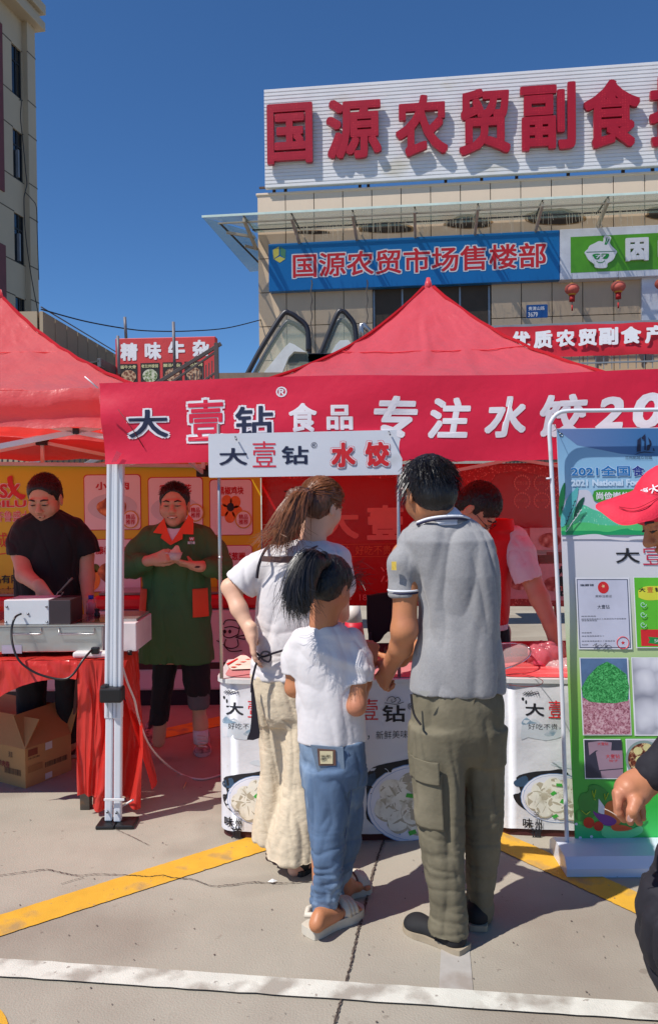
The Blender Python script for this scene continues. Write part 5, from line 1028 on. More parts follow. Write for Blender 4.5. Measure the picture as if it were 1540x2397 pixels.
for k in range(3): tube('scroll_print', spline([po.at(*cR(1050+30*math.cos(a)*(1-a/9), 1850+90*k+30*math.sin(a)*(1-a/9)), .009) for a in np.linspace(0, 7, 12)], 2), .0012, halo, ps, 3)
# photos
chv = voro_mat('chopped_chives', [S(20, 70, 30), S(24, 128, 56), S(90, 190, 110)], 90, .5, (.1, .4, .8)); mcv = voro_mat('minced_meat', [S(110, 50, 62), S(176, 116, 132), S(214, 180, 186)], 70, .5, (.1, .45, .9))
a, b = cS(340, 110), cS(640, 595); prt(a[0]-1, a[1], b[0]+1, b[1], pfr, .005)
IN = lambda pts: [cS(*p) for p in pts]
pp_('print_photo', IN([(344, 115), (634, 115), (660, 590), (366, 590)]), mat('photo_blue', S(90, 120, 160), .5, .3, 6), .0062, 0)
pp_('print_mince', IN([(356, 360), (366, 590), (660, 590), (650, 370), (560, 390), (480, 392), (400, 372)]), mcv, .0075, 0)
pp_('print_chives', IN([(350, 300), (362, 355), (400, 385), (460, 392), (560, 395), (640, 380), (648, 290), (632, 215), (560, 160), (510, 135), (450, 165), (390, 230)]), chv, .0088, 0)
prt(cS(660, 0)[0], cS(0, 108)[1], cS(1100, 0)[0], cS(0, 598)[1], pfr, .005); pp_('print_photo', IN([(666, 114), (1100, 114), (1100, 590), (692, 590)]), voro_mat('raw_dumplings', [S(226, 226, 232), S(200, 200, 210), S(140, 142, 156)], 13, .5, (0, .5, .9)), .0062, 0)
a, b = cS(362, 618), cS(610, 868); prt(a[0], a[1], b[0]-6, b[1], pfr, .005); pp_('print_photo', IN([(368, 624), (602, 624), (610, 862), (378, 862)]), mat('photo_store_dark', S(44, 44, 62), .5, .3, 6), .0062, 0)
for q in ([(392, 640), (470, 630), (540, 640), (536, 690), (440, 690), (400, 720)], [(440, 700), (455, 690), (606, 690), (610, 800), (462, 812)], [(470, 818), (610, 806), (611, 862), (478, 862)]): pp_('print_carton', IN(q), mat('photo_carton', S(150, 124, 140), .5, .1, 6), .0075, 0)
ptx('大壹钻', cS(502, 714), cS(590, 740), red, .01, .0095); ptx('饺子', cS(522, 746), cS(580, 762), red, 0, .0095); ptx('大壹钻', cS(450, 640), cS(518, 658), red, 0, .0095)
prt(cS(625, 0)[0], cS(0, 617)[1], cS(900, 0)[0], cS(0, 868)[1], pfr, .005); u_, v_ = po.uv(*cS(742, 745)); vg = mat('photo_cloth', S(190, 190, 196), .5); pp_('print_photo', IN([(632, 624), (900, 624), (900, 862), (642, 862)]), vg, .0062, 0)
for r_, m_, o_ in ((.083, mat('bowl_teal', S(130, 150, 146), .5), .0075), (.072, voro_mat('chilli_soup', [S(50, 20, 14), S(120, 50, 26), S(214, 190, 140)], 60, .4, (.1, .5, .85)), .0088)): mesh('print_bowl', [po.p(u_+r_*math.cos(k), v_+r_*math.sin(k), o_*.25+.0022) for k in np.linspace(0, 6.28, 33)[:-1]], [tuple(range(32))], m_, ps)
for q in ((700, 690), (712, 745), (760, 670), (740, 800)): u2, v2 = po.uv(*cS(*q)); mesh('print_dumpling', [po.p(u2+.02*math.cos(k), v2+.017*math.sin(k), .0049) for k in np.linspace(0, 6.28, 13)[:-1]], [tuple(range(12))], mat('soup_dumpling', S(210, 200, 140), .5, .1, 30), ps)
# vegetables
brc = mat('print_broccoli', S(40, 138, 54), .4, .1, 20); 
pp_('print_broccoli', IN([(318, 1120), (316, 1075), (340, 1050), (330, 1010), (350, 960), (390, 950), (400, 910), (440, 905), (480, 920), (510, 945), (535, 985), (520, 1030), (480, 1040), (440, 1080), (420, 1110), (360, 1130)]), brc, .006, 3)
for q in (((430, 985), (418, 940)), ((430, 985), (440, 935)), ((440, 1000), (425, 990)), ((500, 1000), (495, 960)), ((500, 1000), (520, 955)), ((380, 1090), (350, 1065)), ((380, 1090), (405, 1070))): tube('print_vein', [po.at(*cS(*q[0]), .008), po.at(*cS(*q[1]), .008)], .002, mat('print_vein_y', S(190, 210, 60), .4), ps, 3)
pp_('print_radish', IN([(455, 1075), (500, 1100), (495, 1040), (458, 990)]), pfr, .0075, 1)
pp_('print_pumpkin', IN([(495, 1110), (497, 1040), (520, 1010), (560, 1005), (600, 1040), (600, 1130), (560, 1160), (510, 1140)]), mat('print_orange', S(214, 110, 50), .4, .1, 8), .0088, 3)
pp_('print_eggplant', IN([(425, 1065), (445, 1080), (500, 1090), (550, 1110), (570, 1135), (540, 1160), (490, 1155), (455, 1120), (430, 1090)]), mat('print_purple', S(112, 40, 140), .3), .010, 3)
for cx_, cy_, r_ in ((395, 1138, .024), (455, 1160, .021)): u2, v2 = po.uv(*cS(cx_, cy_)); mesh('print_tomato', [po.p(u2+r_*math.cos(k), v2+r_*math.sin(k), .0052) for k in np.linspace(0, 6.28, 21)[:-1]], [tuple(range(20))], mat('print_tomato_red', S(196, 30, 26), .3), ps)
pp_('print_bush', IN([(480, 1220), (490, 1160), (560, 1180), (640, 1190), (720, 1160), (730, 1200), (660, 1235), (560, 1245)]), mat('print_mint', S(110, 216, 140), .4), .0088, 3)
pp_('print_carrot', IN([(535, 1165), (560, 1152), (620, 1158), (670, 1178), (620, 1192), (555, 1190)]), mat('print_carrot_m', S(224, 84, 40), .35), .012, 3)
pp_('print_leafy', IN([(580, 1160), (620, 1138), (700, 1140), (760, 1110), (740, 1150), (660, 1165)]), mat('print_cucumber', S(50, 150, 60), .4), .010, 2)
pp_('print_ground', [(edge(1925)+2, 1930)]+crv([(1342, 1926), (1370, 1935), (1420, 1950), (1480, 1962), (XR, 1940)])+[(XR, 1976), (1347, 1976)], mat('print_ground_green', S(46, 186, 110), .4, .1, 2), .0045, 0)
for q in ((342, 1232), (412, 1225), (317, 1147)): u2, v2 = po.uv(*cS(*q)); mesh('print_pebble', [po.p(u2+.007*math.cos(k), v2+.006*math.sin(k), .004) for k in np.linspace(0, 6.28, 9)[:-1]], [tuple(range(8))], pfr, ps)
# tube frame and base
ft = lambda x, y: P(x, y, Yp-.03)
tube('frame_tube', spline([ft(1327, 1995), ft(1310, 1500), ft(1290, 1100), ft(1285, 1010), ft(1290, 985), ft(1305, 968), ft(1330, 962), ft(1400, 961), ft(1540, 959), ft(1755, 956)], 6), .0088, wpole, ps, 10)
tube('eyelet_ring', [po.p(po.uv(1312, 1018)[0]+.007*math.cos(k), po.uv(1312, 1018)[1]+.007*math.sin(k), .004) for k in np.linspace(0, 6.28, 13)], .002, MC['bolt_steel'], ps, 4)
tube('tie_string', [po.at(1312, 1016, .004), po.at(1300, 1000, .01), ft(1292, 985)], .0015, mat('string_grey', S(150, 140, 140)), ps, 3)
tube('tube_joint', [ft(1283.5, 1118), ft(1283.7, 1122)], .0115, wpole, ps, 10)
bm_ = mat('stand_base_white', S(206, 212, 226), .3, .03, 3); fl0 = G(1326, 2055); bl0 = G(1314, 1985)
x0_ = fl0[0]; fY = fl0[1]; prof = [(0, 0), (0, .035), (.03, .075), (.13, .085), (.2, .085), (.26, .05), (.26, 0)]
V = []; n = len(prof)
for xx in (x0_, x0_+.95): V += [A3(xx, fY+a, b) for a, b in prof]
mesh('base_box', V, [tuple(range(n)), tuple(range(n, 2*n))[::-1]]+[(i, n+i, n+(i+1) % n, (i+1) % n) for i in range(n)], bm_, ps)
# ---------------------------------------------------------------- FRYER TABLE
tY, tz = 4.03, .77
tb_ = thing('fryer_table', 'table under red plastic film carrying the fryer', 'table', A3(-1.3, 4.2, 0)); xr = P(262, 1548, tY)[0]
box('table_top', A3(-2.6, tY, tz-.03), A3(xr+2.6, 0, 0), A3(0, .5, 0), A3(0, 0, .03), mat('ply_top', S(130, 90, 60), .7), tb_)
lgm = mat('rusty_dark_leg', S(74, 66, 56), .7, .3, 12, stain=S(120, 84, 50), sscale=20, sth=.6)
for px, y_ in ((196, tY+.02), (-300, tY+.02)): a = P(px, 1900, tY); box('leg', A3(a[0]-.024, y_, 0), A3(.05, 0, 0), A3(0, .05, 0), A3(0, 0, tz-.03), lgm, tb_, .003)
box('leg', A3(xr-.2, tY+.42, 0), A3(.04, 0, 0), A3(0, .04, 0), A3(0, 0, tz-.03), lgm, tb_, .003)
rpf = mat('red_thin_plastic', S(220, 66, 58), .22, .1, 5, bump=.006, bscale=18, spec=.5, trans=.38, tcol=S(255, 70, 50), stretch=(2.5, 2.5, .6))
cvr = thing('plastic_tablecloth', 'thin red plastic film draped over the fryer table', 'tablecloth', A3(-1.3, 4.2, .5))
def grid(name, f, nu, nv, m_, t, cr=None):
    V = np.array([f(i/nu, j/nv) for i in range(nu+1) for j in range(nv+1)])
    if cr: vv = np.tile(np.arange(nv+1)/nv, nu+1); A = V.copy(); A[:, 2] += A[:, 0]*cr[3]; dd_ = (np.clip(ridge(A, cr[1], cr[2])-.45, 0, 1)*1.6-.3)*cr[0]*np.clip(vv*4, 0, 1); V[:, 1] -= dd_; V[:, 0] += dd_*.5
    return mesh(name, V, [(i*(nv+1)+j, (i+1)*(nv+1)+j, (i+1)*(nv+1)+j+1, i*(nv+1)+j+1) for i in range(nu) for j in range(nv)], m_, t, True)
xl_ = -2.6
grid('top_film', lambda u, v: A3(xl_+(xr+.012-xl_)*u, tY-.012+.53*v, tz+.006+.0025*math.sin(u*60+v*9)), 60, 8, rpf, cvr)
hem = lambda x: np.interp(x, [-60, 0, 50, 100, 150, 183, 184, 210, 250, 300], [1680, 1632, 1606, 1592, 1588, 1590, 1850, 1860, 1868, 1870])
def front(u, v):
    px = -60+(182+60)*u; p0 = P(px, 1548, tY-.014); zb_ = P(px, hem(px), tY-.014)[2]
    z = tz+.004+(zb_-tz)*v; b_ = .004*math.sin(u*17+v*3)*v; return A3(p0[0], tY-.014-.02*v-b_, z)
grid('front_film', front, 90, 20, rpf, cvr, (.018, (9, 9, 5), 3, .9))
def strip(u, v):
    top = P(183+(300-183)*u, 1548, tY-.016); bot = P(183+(232-183)*u, 1860-4*math.sin(u*6), tY-.03)
    f = v**.8; x = top[0]+(bot[0]-top[0])*f; fl_ = math.sin((u*5.2-v*2.2)*3.1)
    return A3(x, tY-.02-.03*v-.006*fl_*(.3+v), tz+.004+(bot[2]-tz)*v)
grid('front_drape', strip, 60, 60, rpf, cvr, (.022, (16, 16, 3.5), 5, -1.4))
def side(u, v):
    y = tY+.5*u; xb = xr+.008+.05*v+(.13*v*(1-u))*1.0; zbot = np.interp(u, [0, .35, .7, 1], [.10, .09, .34, .30]); w_ = .009*math.sin(u*9+v*2.5)*(.25+v)
    return A3(xb+w_+.05*v*math.sin(u*6), y+.01*math.sin(v*7), tz+.004+(zbot-tz)*v)
grid('side_drape', side, 50, 50, rpf, cvr, (.022, (9, 12, 3), 7, .8))
def puddle(u, v):
    a = P(205+(335-205)*u, 1620, 4.0); x = np.interp(u, [0, 1], [P(215, 1800, 4.0)[0], P(330+10*math.sin(v*3), 1800, 4.05)[0]]); z = .60-.56*v
    sp2 = 1 if v > .25 else v/.25
    return A3(-1.12+(x+1.12)*(.25+.75*sp2), 4.0+.06*math.sin(u*9+v*3)+.05*u, z-.015*math.sin(u*8))
grid('hanging_film', puddle, 50, 50, rpf, cvr, (.02, (10, 10, 4), 9, .9))
# fryer
ss = mat('brushed_steel', S(190, 190, 186), .33, .1, 5, metal=.85, bump=.002, bscale=20, stain=S(150, 140, 130), sscale=3, sth=.6); wp_ = mat('white_painted_box', S(206, 210, 214), .35, .03)
fy = thing('deep_fryer', 'stainless steel fryer trough with drip marks on the red table', 'fryer', A3(-1.4, 4.1, tz)); FY = 4.10
a = P(0, 1533, FY); b = P(242, 1533, FY); zt_f = P(120, 1466, FY)[2]; zb_f = tz+.03
box('trough', A3(a[0]-.05, FY, zb_f), A3(b[0]-a[0]+.05, 0, 0), A3(0, .36, 0), A3(0, 0, zt_f-zb_f), ss, fy, .006)
box('lip', A3(a[0]-.06, FY-.008, zt_f), A3(b[0]-a[0]+.07, 0, 0), A3(0, .37, 0), A3(0, 0, .008), ss, fy)
box('oil_well', A3(a[0]+.5*0+.38, FY+.04, zt_f+.0085), A3(.2, 0, 0), A3(0, .26, 0), A3(0, 0, .003), mat('oil_dark', S(60, 36, 20), .1), fy)
box('side_tank', A3(b[0]-.005, FY+.05, tz+.02), A3(.165, 0, 0), A3(0, .36, 0), A3(0, 0, .15), mat('enamel_white', S(214, 206, 206), .35), fy, .005)
box('side_lid', A3(b[0], FY+.1, tz+.172), A3(.15, .0, .0), A3(0, .3, 0), A3(0, 0, .012), ss, fy)
for xx in (a[0]+.02, b[0]-.05, b[0]+.13): tube('foot', [A3(xx, FY+.03, tz+.006), A3(xx, FY+.03, zb_f)], .012, bpl, fy, 8)
for x0, x1 in ((28, 98), (140, 222)):
    p0, p1 = P(x0, 1470, FY), P(x1, 1470, FY); z2 = P(x0, 1484, FY)[2]; tube('handle', [p0+A3(0, -.004, 0), A3(p0[0], FY-.014, z2), A3(p1[0], FY-.014, z2), p1+A3(0, -.004, 0)], .004, ss, fy, 6)
rect('rating_label', Pl(A3(0, FY, 0), (1, 0, 0)), 5, 1510, 52, 1530, mat('label_pale', S(170, 170, 186), .5), fy, .003)
cbx = thing('control_box', 'white fryer control box with black power cord', 'control box', A3(-1.5, 4.12, zt_f)); p0 = P(11, 1464, FY+.01); p1 = P(115, 1404, FY+.01)
box('case', A3(p0[0], FY+.01, zt_f+.009), A3(p1[0]-p0[0], 0, 0), A3(0, .2, 0), A3(0, 0, p1[2]-zt_f-.009), wp_, cbx, .003)
box('side_case', A3(p1[0]+.001, FY+.01, zt_f+.009), A3(.11, 0, 0), A3(0, .2, 0), A3(0, 0, p1[2]-zt_f-.011), mat('dark_side_steel', S(66, 56, 60), .4, metal=.4), cbx, .003)
cpl = Pl(A3(0, FY+.01, 0), (1, 0, 0))
for x, y in ((17, 1420), (110, 1420), (15, 1456), (111, 1456), (67, 1437)): q_ = cpl.at(x, y, 0); tube('screw', [q_, q_+A3(0, -.005, 0)], .006, MC['bolt_steel'], cbx, 8)
cdk = mat('black_rubber_cord', S(20, 20, 22), .35); q_ = lambda x, y, Y: P(x, y, Y)
pc_ = tag(tube('black_power_cord', spline([q_(50, 1437, 4.10), q_(36, 1446, 4.05), q_(28, 1475, 4.02), q_(31, 1510, 3.98), q_(45, 1545, 3.95), q_(75, 1570, 3.94), q_(110, 1584, 3.94), q_(150, 1590, 3.94), (q_(172, 1578, 3.95)), q_(195, 1545, 3.98), q_(215, 1522, 4.03)], 7), .0058, cdk, None, 8), 'thick black power cord looping from control box to power strip', 'cord')
tag(box('power_plug', P(213, 1532, 4.03), A3(.04, 0, 0), A3(0, .03, 0), A3(0, 0, .035), cdk, None, .006), 'black plug pushed into the white power strip', 'plug')
tag(box('power_strip', P(170, 1541, 4.04), A3(.2, 0, 0), A3(0, .06, 0), A3(0, 0, .03), mat('white_plastic', S(216, 212, 208), .4), None, .01), 'white power strip on the front edge of the fryer table', 'power strip')
wc = mat('white_cable', S(206, 186, 180), .5)
tag(tube('extension_cable', spline([P(287, 1560, 3.92), P(300, 1600, 3.95), P(316, 1640, 4.0), P(325, 1680, 4.05), P(345, 1735, 4.1), P(375, 1775, 4.25), G(420, 1810, .01), G(470, 1824, .008), G(520, 1813, .008)], 8), .0055, wc, None, 8), 'white extension cable hanging from tent leg to the ground', 'cable')
tag(tube('plastic_rod', [G(283, 1890, .008)+A3(0, .0, 0), P(312, 1872, 3.95)], .005, mat('cord_white', (.8, .8, .8)), None, 6), 'short white plastic stick leaning by the tent foot', 'stick')
# basket, bottle
bk_ = thing('fry_basket', 'wire fry basket with long handle holding fried food', 'basket', P(260, 1460, 4.25)); bY = 4.25; wr_ = mat('basket_wire', S(170, 150, 140), .3, metal=.8)
k_ = lambda x, y, Y=bY: P(*cC(x, y), Y)
it = []
for x in range(405, 486, 9): it.append(([k_(x, 1010), k_(x-2, 1150)], .0014))
for y in range(1012, 1150, 12): it.append(([k_(405, y), k_(484, y)], .0014))
for x in (405, 484): it.append(([k_(x, 1010), k_(x, 1010, bY+.12), k_(x, 1150, bY+.12)], .0016))
stuff(tubes('wire_mesh', it, wr_, bk_, 4)); tube('rim', [k_(405, 1010), k_(484, 1010), k_(484, 1010, bY+.12), k_(405, 1010, bY+.12), k_(405, 1010)], .003, wr_, bk_, 6)
tube('handle_wire', [k_(370, 1005), k_(392, 962), k_(415, 962)], .003, wr_, bk_, 6); tube('handle_wire', [k_(400, 1008), k_(425, 965), k_(425, 962)], .003, wr_, bk_, 6)
o = bar('handle', k_(398, 965), k_(486, 868), .022, mat('handle_steel_dark', S(110, 90, 84), .4, metal=.5), bk_, .008)
Fd = Field(k_(425, 1140)-A3(.03, .0, .03), k_(480, 1050)+A3(.05, .13, .03), .005)
for i in range(9): Fd.ell(k_(428+rng.uniform(0, 48), 1075+rng.uniform(0, 60), bY+.03+rng.uniform(0, .05)), (.016, .014, .012), k=.006)
Fd.mesh('fried_food', mat('fried_crust', S(196, 120, 60), .6, .3, 60), bk_, folds(.004, (120, 120, 120), 4))
bo_ = thing('sauce_bottle', 'small sauce bottle with blue cap behind the fryer', 'bottle', P(362, 1470, 4.5)); bx = P(*cC(612, 1110), 4.5)
tube('body', [bx, bx+A3(0, 0, .06), bx+A3(0, 0, .085)], [.028, .026, .014], mat('bottle_red', S(200, 120, 130), .2), bo_, 14); tube('cap', [bx+A3(0, 0, .086), bx+A3(0, 0, .106)], .015, mat('cap_blue', S(30, 60, 170), .4), bo_, 12)
jx_ = P(*cC(652, 1140), 4.4); tag(tube('pepper_pot', [jx_, jx_+A3(0, 0, .03), jx_+A3(0, 0, .035), jx_+A3(0, 0, .055)], [.015, .016, .01, .016], bpl, None, 12), 'small black pepper pot beside the sauce bottle', 'pot')
# carton
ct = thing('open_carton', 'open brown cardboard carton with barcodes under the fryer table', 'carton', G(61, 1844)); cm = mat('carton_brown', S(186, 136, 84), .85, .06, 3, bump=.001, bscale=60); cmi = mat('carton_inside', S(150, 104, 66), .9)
A_ = G(61, 1846); B_ = G(168, 1803); C_ = G(-150, 1790); D_ = B_+C_-A_; hc_ = .215; Z = A3(0, 0, hc_)
def pan(name, a, b, m_=cm, th=.006):
    d = unit(b-a); nn2 = A3(-d[1], d[0], 0); return box(name, a, b-a, nn2*th, Z, m_, ct)
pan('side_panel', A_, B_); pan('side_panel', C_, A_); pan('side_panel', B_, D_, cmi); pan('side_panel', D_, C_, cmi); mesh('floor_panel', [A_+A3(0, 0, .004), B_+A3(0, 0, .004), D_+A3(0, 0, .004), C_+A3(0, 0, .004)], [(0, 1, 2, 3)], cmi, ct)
def flap(a, b, v): mesh('flap', [a+Z, b+Z, b+Z+v*.96, a+Z+v], [(0, 1, 2, 3)], cm, ct, solid=.005)
n1 = unit(np.cross(B_-A_, A3(0, 0, 1))); n2 = unit(np.cross(A_-C_, A3(0, 0, 1)))
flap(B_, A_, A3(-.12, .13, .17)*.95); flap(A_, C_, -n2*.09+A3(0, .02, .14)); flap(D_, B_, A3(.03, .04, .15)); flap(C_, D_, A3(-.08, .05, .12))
cK = K(0, 1408.1, .3502); cp1 = Pl(A_, unit(B_-A_)); cp2 = Pl(C_, unit(A_-C_)); cin = mat('carton_ink', S(70, 50, 40), .8)
def bars(pl, x0, y0, x1, y1, sl_, n=24):
    u0_, v1 = pl.uv(x0, y0); _, v0 = pl.uv(x0, y1); u1, _ = pl.uv(x1, (y0+y1)/2); V = []; Fc = []
    for k in range(n):
        a = u0_+(u1-u0_)*(k+.1)/n; b = u0_+(u1-u0_)*(k+rng.uniform(.35, .8))/n; o = len(V); V += [pl.p(a, v0, .003), pl.p(b, v0, .003), pl.p(b, v1, .003), pl.p(a, v1, .003)]; Fc.append((o, o+1, o+2, o+3))
    mesh('barcode', V, Fc, cin, ct)
bars(cp1, *cK(302, 1075), cK(452, 0)[0], cK(0, 1110)[1], 0); bars(cp2, *cK(34, 1100), cK(145, 0)[0], cK(0, 1140)[1], 0)
rect('label_patch', cp1, *cK(190, 995), cK(255, 0)[0], cK(0, 1040)[1], mat('carton_brown_print', S(130, 64, 40), .8), ct, .003); rect('tape_patch', cp1, *cK(305, 945), cK(352, 0)[0], cK(0, 995)[1], mat('white_tape', S(200, 196, 190), .4), ct, .003); rect('tape_patch', cp1, *cK(305, 1150), cK(352, 0)[0], cK(0, 1190)[1], MC['white_tape'], ct, .003)
text(cp1, '净含量', *cK(190, 1050), cK(270, 0)[0], cK(0, 1062)[1], cin, ct, off=.003, bold=0); rect('icon_frame', cp1, *cK(190, 1105), cK(288, 0)[0], cK(0, 1150)[1], mat('carton_icon', S(160, 112, 66), .8), ct, .003); text(cp2, '清真', *cK(58, 1000), cK(86, 0)[0], cK(0, 1040)[1], cin, ct, off=.003, bold=0); text(cp2, '牛羊肉卷', *cK(-40, 1045), cK(66, 0)[0], cK(0, 1088)[1], mat('carton_red_ink', S(140, 50, 40)), ct, off=.003, bold=.02)
# small far boxes at left behind man
tag(box('steel_trolley_box', P(-30, 1470, 4.6), A3(.2, 0, 0), A3(0, .2, 0), A3(0, 0, .1), mat('crate_red', S(180, 30, 30), .5), None, .01), 'red plastic crate at the left frame edge behind the fryer', 'crate')
tag(bar('chair_leg', P(182, 1590, 4.7), P(176, 1672, 4.7), .02, mat('wood_leg', S(96, 50, 40), .6)), 'thin brown stool leg beneath the fryer table', 'stool')
# ---------------------------------------------------------------- PEOPLE
sk1 = mat('skin_tan', S(184, 122, 84), .48, .05, 14, bump=.0008, bscale=90, spec=.4, stain=S(186, 122, 92), sscale=7, sth=.5)
sk2 = mat('skin_light', S(222, 176, 148), .5, .04, 14, bump=.0006, bscale=90, spec=.4, stain=S(214, 158, 132), sscale=7, sth=.5)
sk3 = mat('skin_medium', S(206, 150, 120), .5, .05, 14, bump=.0008, bscale=90, spec=.4)  # medium skin tone shared by the three stallholders
hb_ = mat('hair_black', S(17, 14, 15), .42, .35, 30, bump=.004, bscale=80, spec=.5, stretch=(2.2, 2.2, .5)); hbs = mat('hair_black_strand', S(26, 22, 24), .35, .3, 20)
hbr = mat('hair_brown', S(96, 58, 38), .38, .4, 26, bump=.004, bscale=70, spec=.5, stretch=(2.2, 2.2, .5)); hbr2 = mat('hair_brown_strand', S(124, 76, 46), .35, .4, 20)
lip = mat('lip', S(170, 90, 80), .5); tth = mat('teeth', S(225, 215, 205), .4); dke = mat('dark_eye', S(24, 16, 16), .3)
def row(py, xl, xr, Y, ry): a = P(xl, py, Y); b = P(xr, py, Y); return ((a[2]+b[2])/2, (a[0]+b[0])/2, Y, (b[0]-a[0])/2, ry)
def axes(fwd, up=(0, 0, 1)):
    f = unit(fwd); r = unit(np.cross(f, up)); u_ = np.cross(r, f); return np.array([r, f, u_]).T
def HL(c, R, s, l): return np.asarray(c)+R @ (np.asarray(l, float)*s)
def head(Fd, c, R, s=1.0, neck=None, ears=True, nose=1.0):
    E = lambda l, r, k=.02, sub=False: Fd.ell(HL(c, R, s, l), np.asarray(r)*s, R, k, sub)
    E((0, -.014, .035), (.075, .094, .084)); E((0, .022, -.035), (.062, .066, .076), .03); E((0, .058, -.090), (.028, .024, .02), .03)
    for q in (-1, 1):
        E((q*.04, .052, -.024), (.026, .026, .03), .03); E((q*.032, .098, .006), (.015, .013, .012), .012, True); E((q*.032, .079, .004), (.017, .012, .010), .006); E((q*.012, .096, -.032), (.009, .010, .008), .008)
        if ears: E((q*.078, -.006, -.008), (.008, .018, .032), .008); E((q*.083, -.002, -.006), (.004, .009, .018), .005, True)
    E((0, .080, .026), (.05, .012, .01), .015)
    Fd.cone(HL(c, R, s, (0, .086, .010)), HL(c, R, s, (0, .108*nose, -.026)), .008*s, .0125*s, .012)
    E((0, .090, -.056), (.024, .009, .0065), .006); E((0, .088, -.066), (.020, .009, .0065), .006)
    if neck is not None: Fd.cone(HL(c, R, s, (0, -.025, -.05)), neck, .056*s, .06*s, .03)
def face_bits(p, c, R, s, mouth='closed', brow=hb_, my=0):
    for q in (-1, 1):
        tube('eyebrow', [HL(c, R, s, (q*.014, .093, .024)), HL(c, R, s, (q*.030, .094, .030)), HL(c, R, s, (q*.049, .082, .025))], [.0036*s, .0048*s, .0026*s], brow, p, 6)
        tube('eye_line', [HL(c, R, s, (q*.017, .0925, .002)), HL(c, R, s, (q*.031, .0935, .0005)), HL(c, R, s, (q*.046, .084, .003))], [.0020*s, .0034*s, .0018*s], dke, p, 6)
    if mouth == 'smile':
        tube('mouth', [HL(c, R, s, (x, .094-abs(x)*.35, -.060-.004*(1-abs(x)/.024)+my)) for x in (-.026, -.014, 0, .014, .026)], [.002*s, .0045*s, .0052*s, .0045*s, .002*s], dke, p, 8); tube('teeth', [HL(c, R, s, (x, .0985-abs(x)*.4, -.0605)) for x in (-.018, 0, .018)], [.002*s, .0036*s, .002*s], tth, p, 8)
    elif mouth == 'open':
        tube('mouth', [HL(c, R, s, (x, .093-abs(x)*.3, -.060)) for x in (-.022, -.010, 0, .010, .022)], [.002*s, .0055*s, .0065*s, .0055*s, .002*s], dke, p, 8)
    else: tube('mouth', [HL(c, R, s, (x, .0955-abs(x)*.45, -.061)) for x in (-.022, 0, .022)], [.001*s, .0018*s, .001*s], lip, p, 6)
def short_hair(p, c, R, s, m, face=.115, fz=-.05, nape=-.05, amp=.004, fr=(.098, .088, .108), sc=(90, 90, 40), h=.005, seed=3, vol=1.0):
    lo = np.asarray(c)-.16*s; hi = np.asarray(c)+.17*s; Fd = Field(lo, hi, h)
    Fd.ell(HL(c, R, s, (0, -.014, .040)), np.array((.0815, .100, .0885))*s*vol, R); Fd.ell(HL(c, R, s, (0, -.05, -.015)), np.array((.071, .06, .07))*s*vol, R, .03)
    Fd.ell(HL(c, R, s, (0, face, fz)), np.array(fr)*s, R, .01, True)
    for q in (-1, 1): Fd.ell(HL(c, R, s, (q*.078, .062, .005)), np.array((.026, .034, .066))*s, R, .01, True)
    for q in (-1, 1): Fd.ell(HL(c, R, s, (q*.088, .004, -.03)), np.array((.02, .026, .042))*s, R, .01, True)
    Fd.cut(HL(c, R, s, (0, 0, nape-.02)), -R[:, 2])
    return Fd.mesh('hair', m, p, folds(amp, sc, seed, .0018))
def rotd(d, n, a): return d*math.cos(a)+n*math.sin(a)
def hand(Fd, w, d, n, side=1, curl=(.5, .7, .5), s=1.0, spread=.06, thumb=(.6, .7, .25)):
    d = unit(d); n = np.asarray(n, float); n = unit(n-d*np.dot(n, d)); t = np.cross(d, n)*side
    Fd.cone(w-d*.03*s, w+d*.02*s, .026*s, .027*s, .015)
    for i, (o, L) in enumerate(((.031, .070), (.0105, .078), (-.011, .073), (-.031, .058))):
        b = w+d*.088*s+t*o*s-d*(.006*(i == 3))*s; Fd.cone(w+t*o*.55*s+d*.01*s, b, .0155*s, .0118*s, .012)
        a = 0; q = b; dd = unit(d+t*o*spread*20*s)
        for f_, c_, r0_, r1_ in ((.42, curl[0], .0105, .0092), (.32, curl[1], .0090, .0080), (.26, curl[2], .0080, .0064)):
            a += c_; e = q+rotd(dd, n, a)*L*f_*s; Fd.cone(q, e, r0_*s, r1_*s, .005); q = e
    b = w+d*.018*s+t*.026*s+n*.008*s; v = unit(d*thumb[0]+t*thumb[1]+n*thumb[2]); q = b
    for L, r0_, r1_, bend in ((.042, .0155, .012, 0), (.032, .0115, .0098, .35), (.027, .0098, .0078, .3)):
        v = unit(v+(d*.5-t*.6+n*.25)*bend); e = q+v*L*s; Fd.cone(q, e, r0_*s, r1_*s, .007); q = e
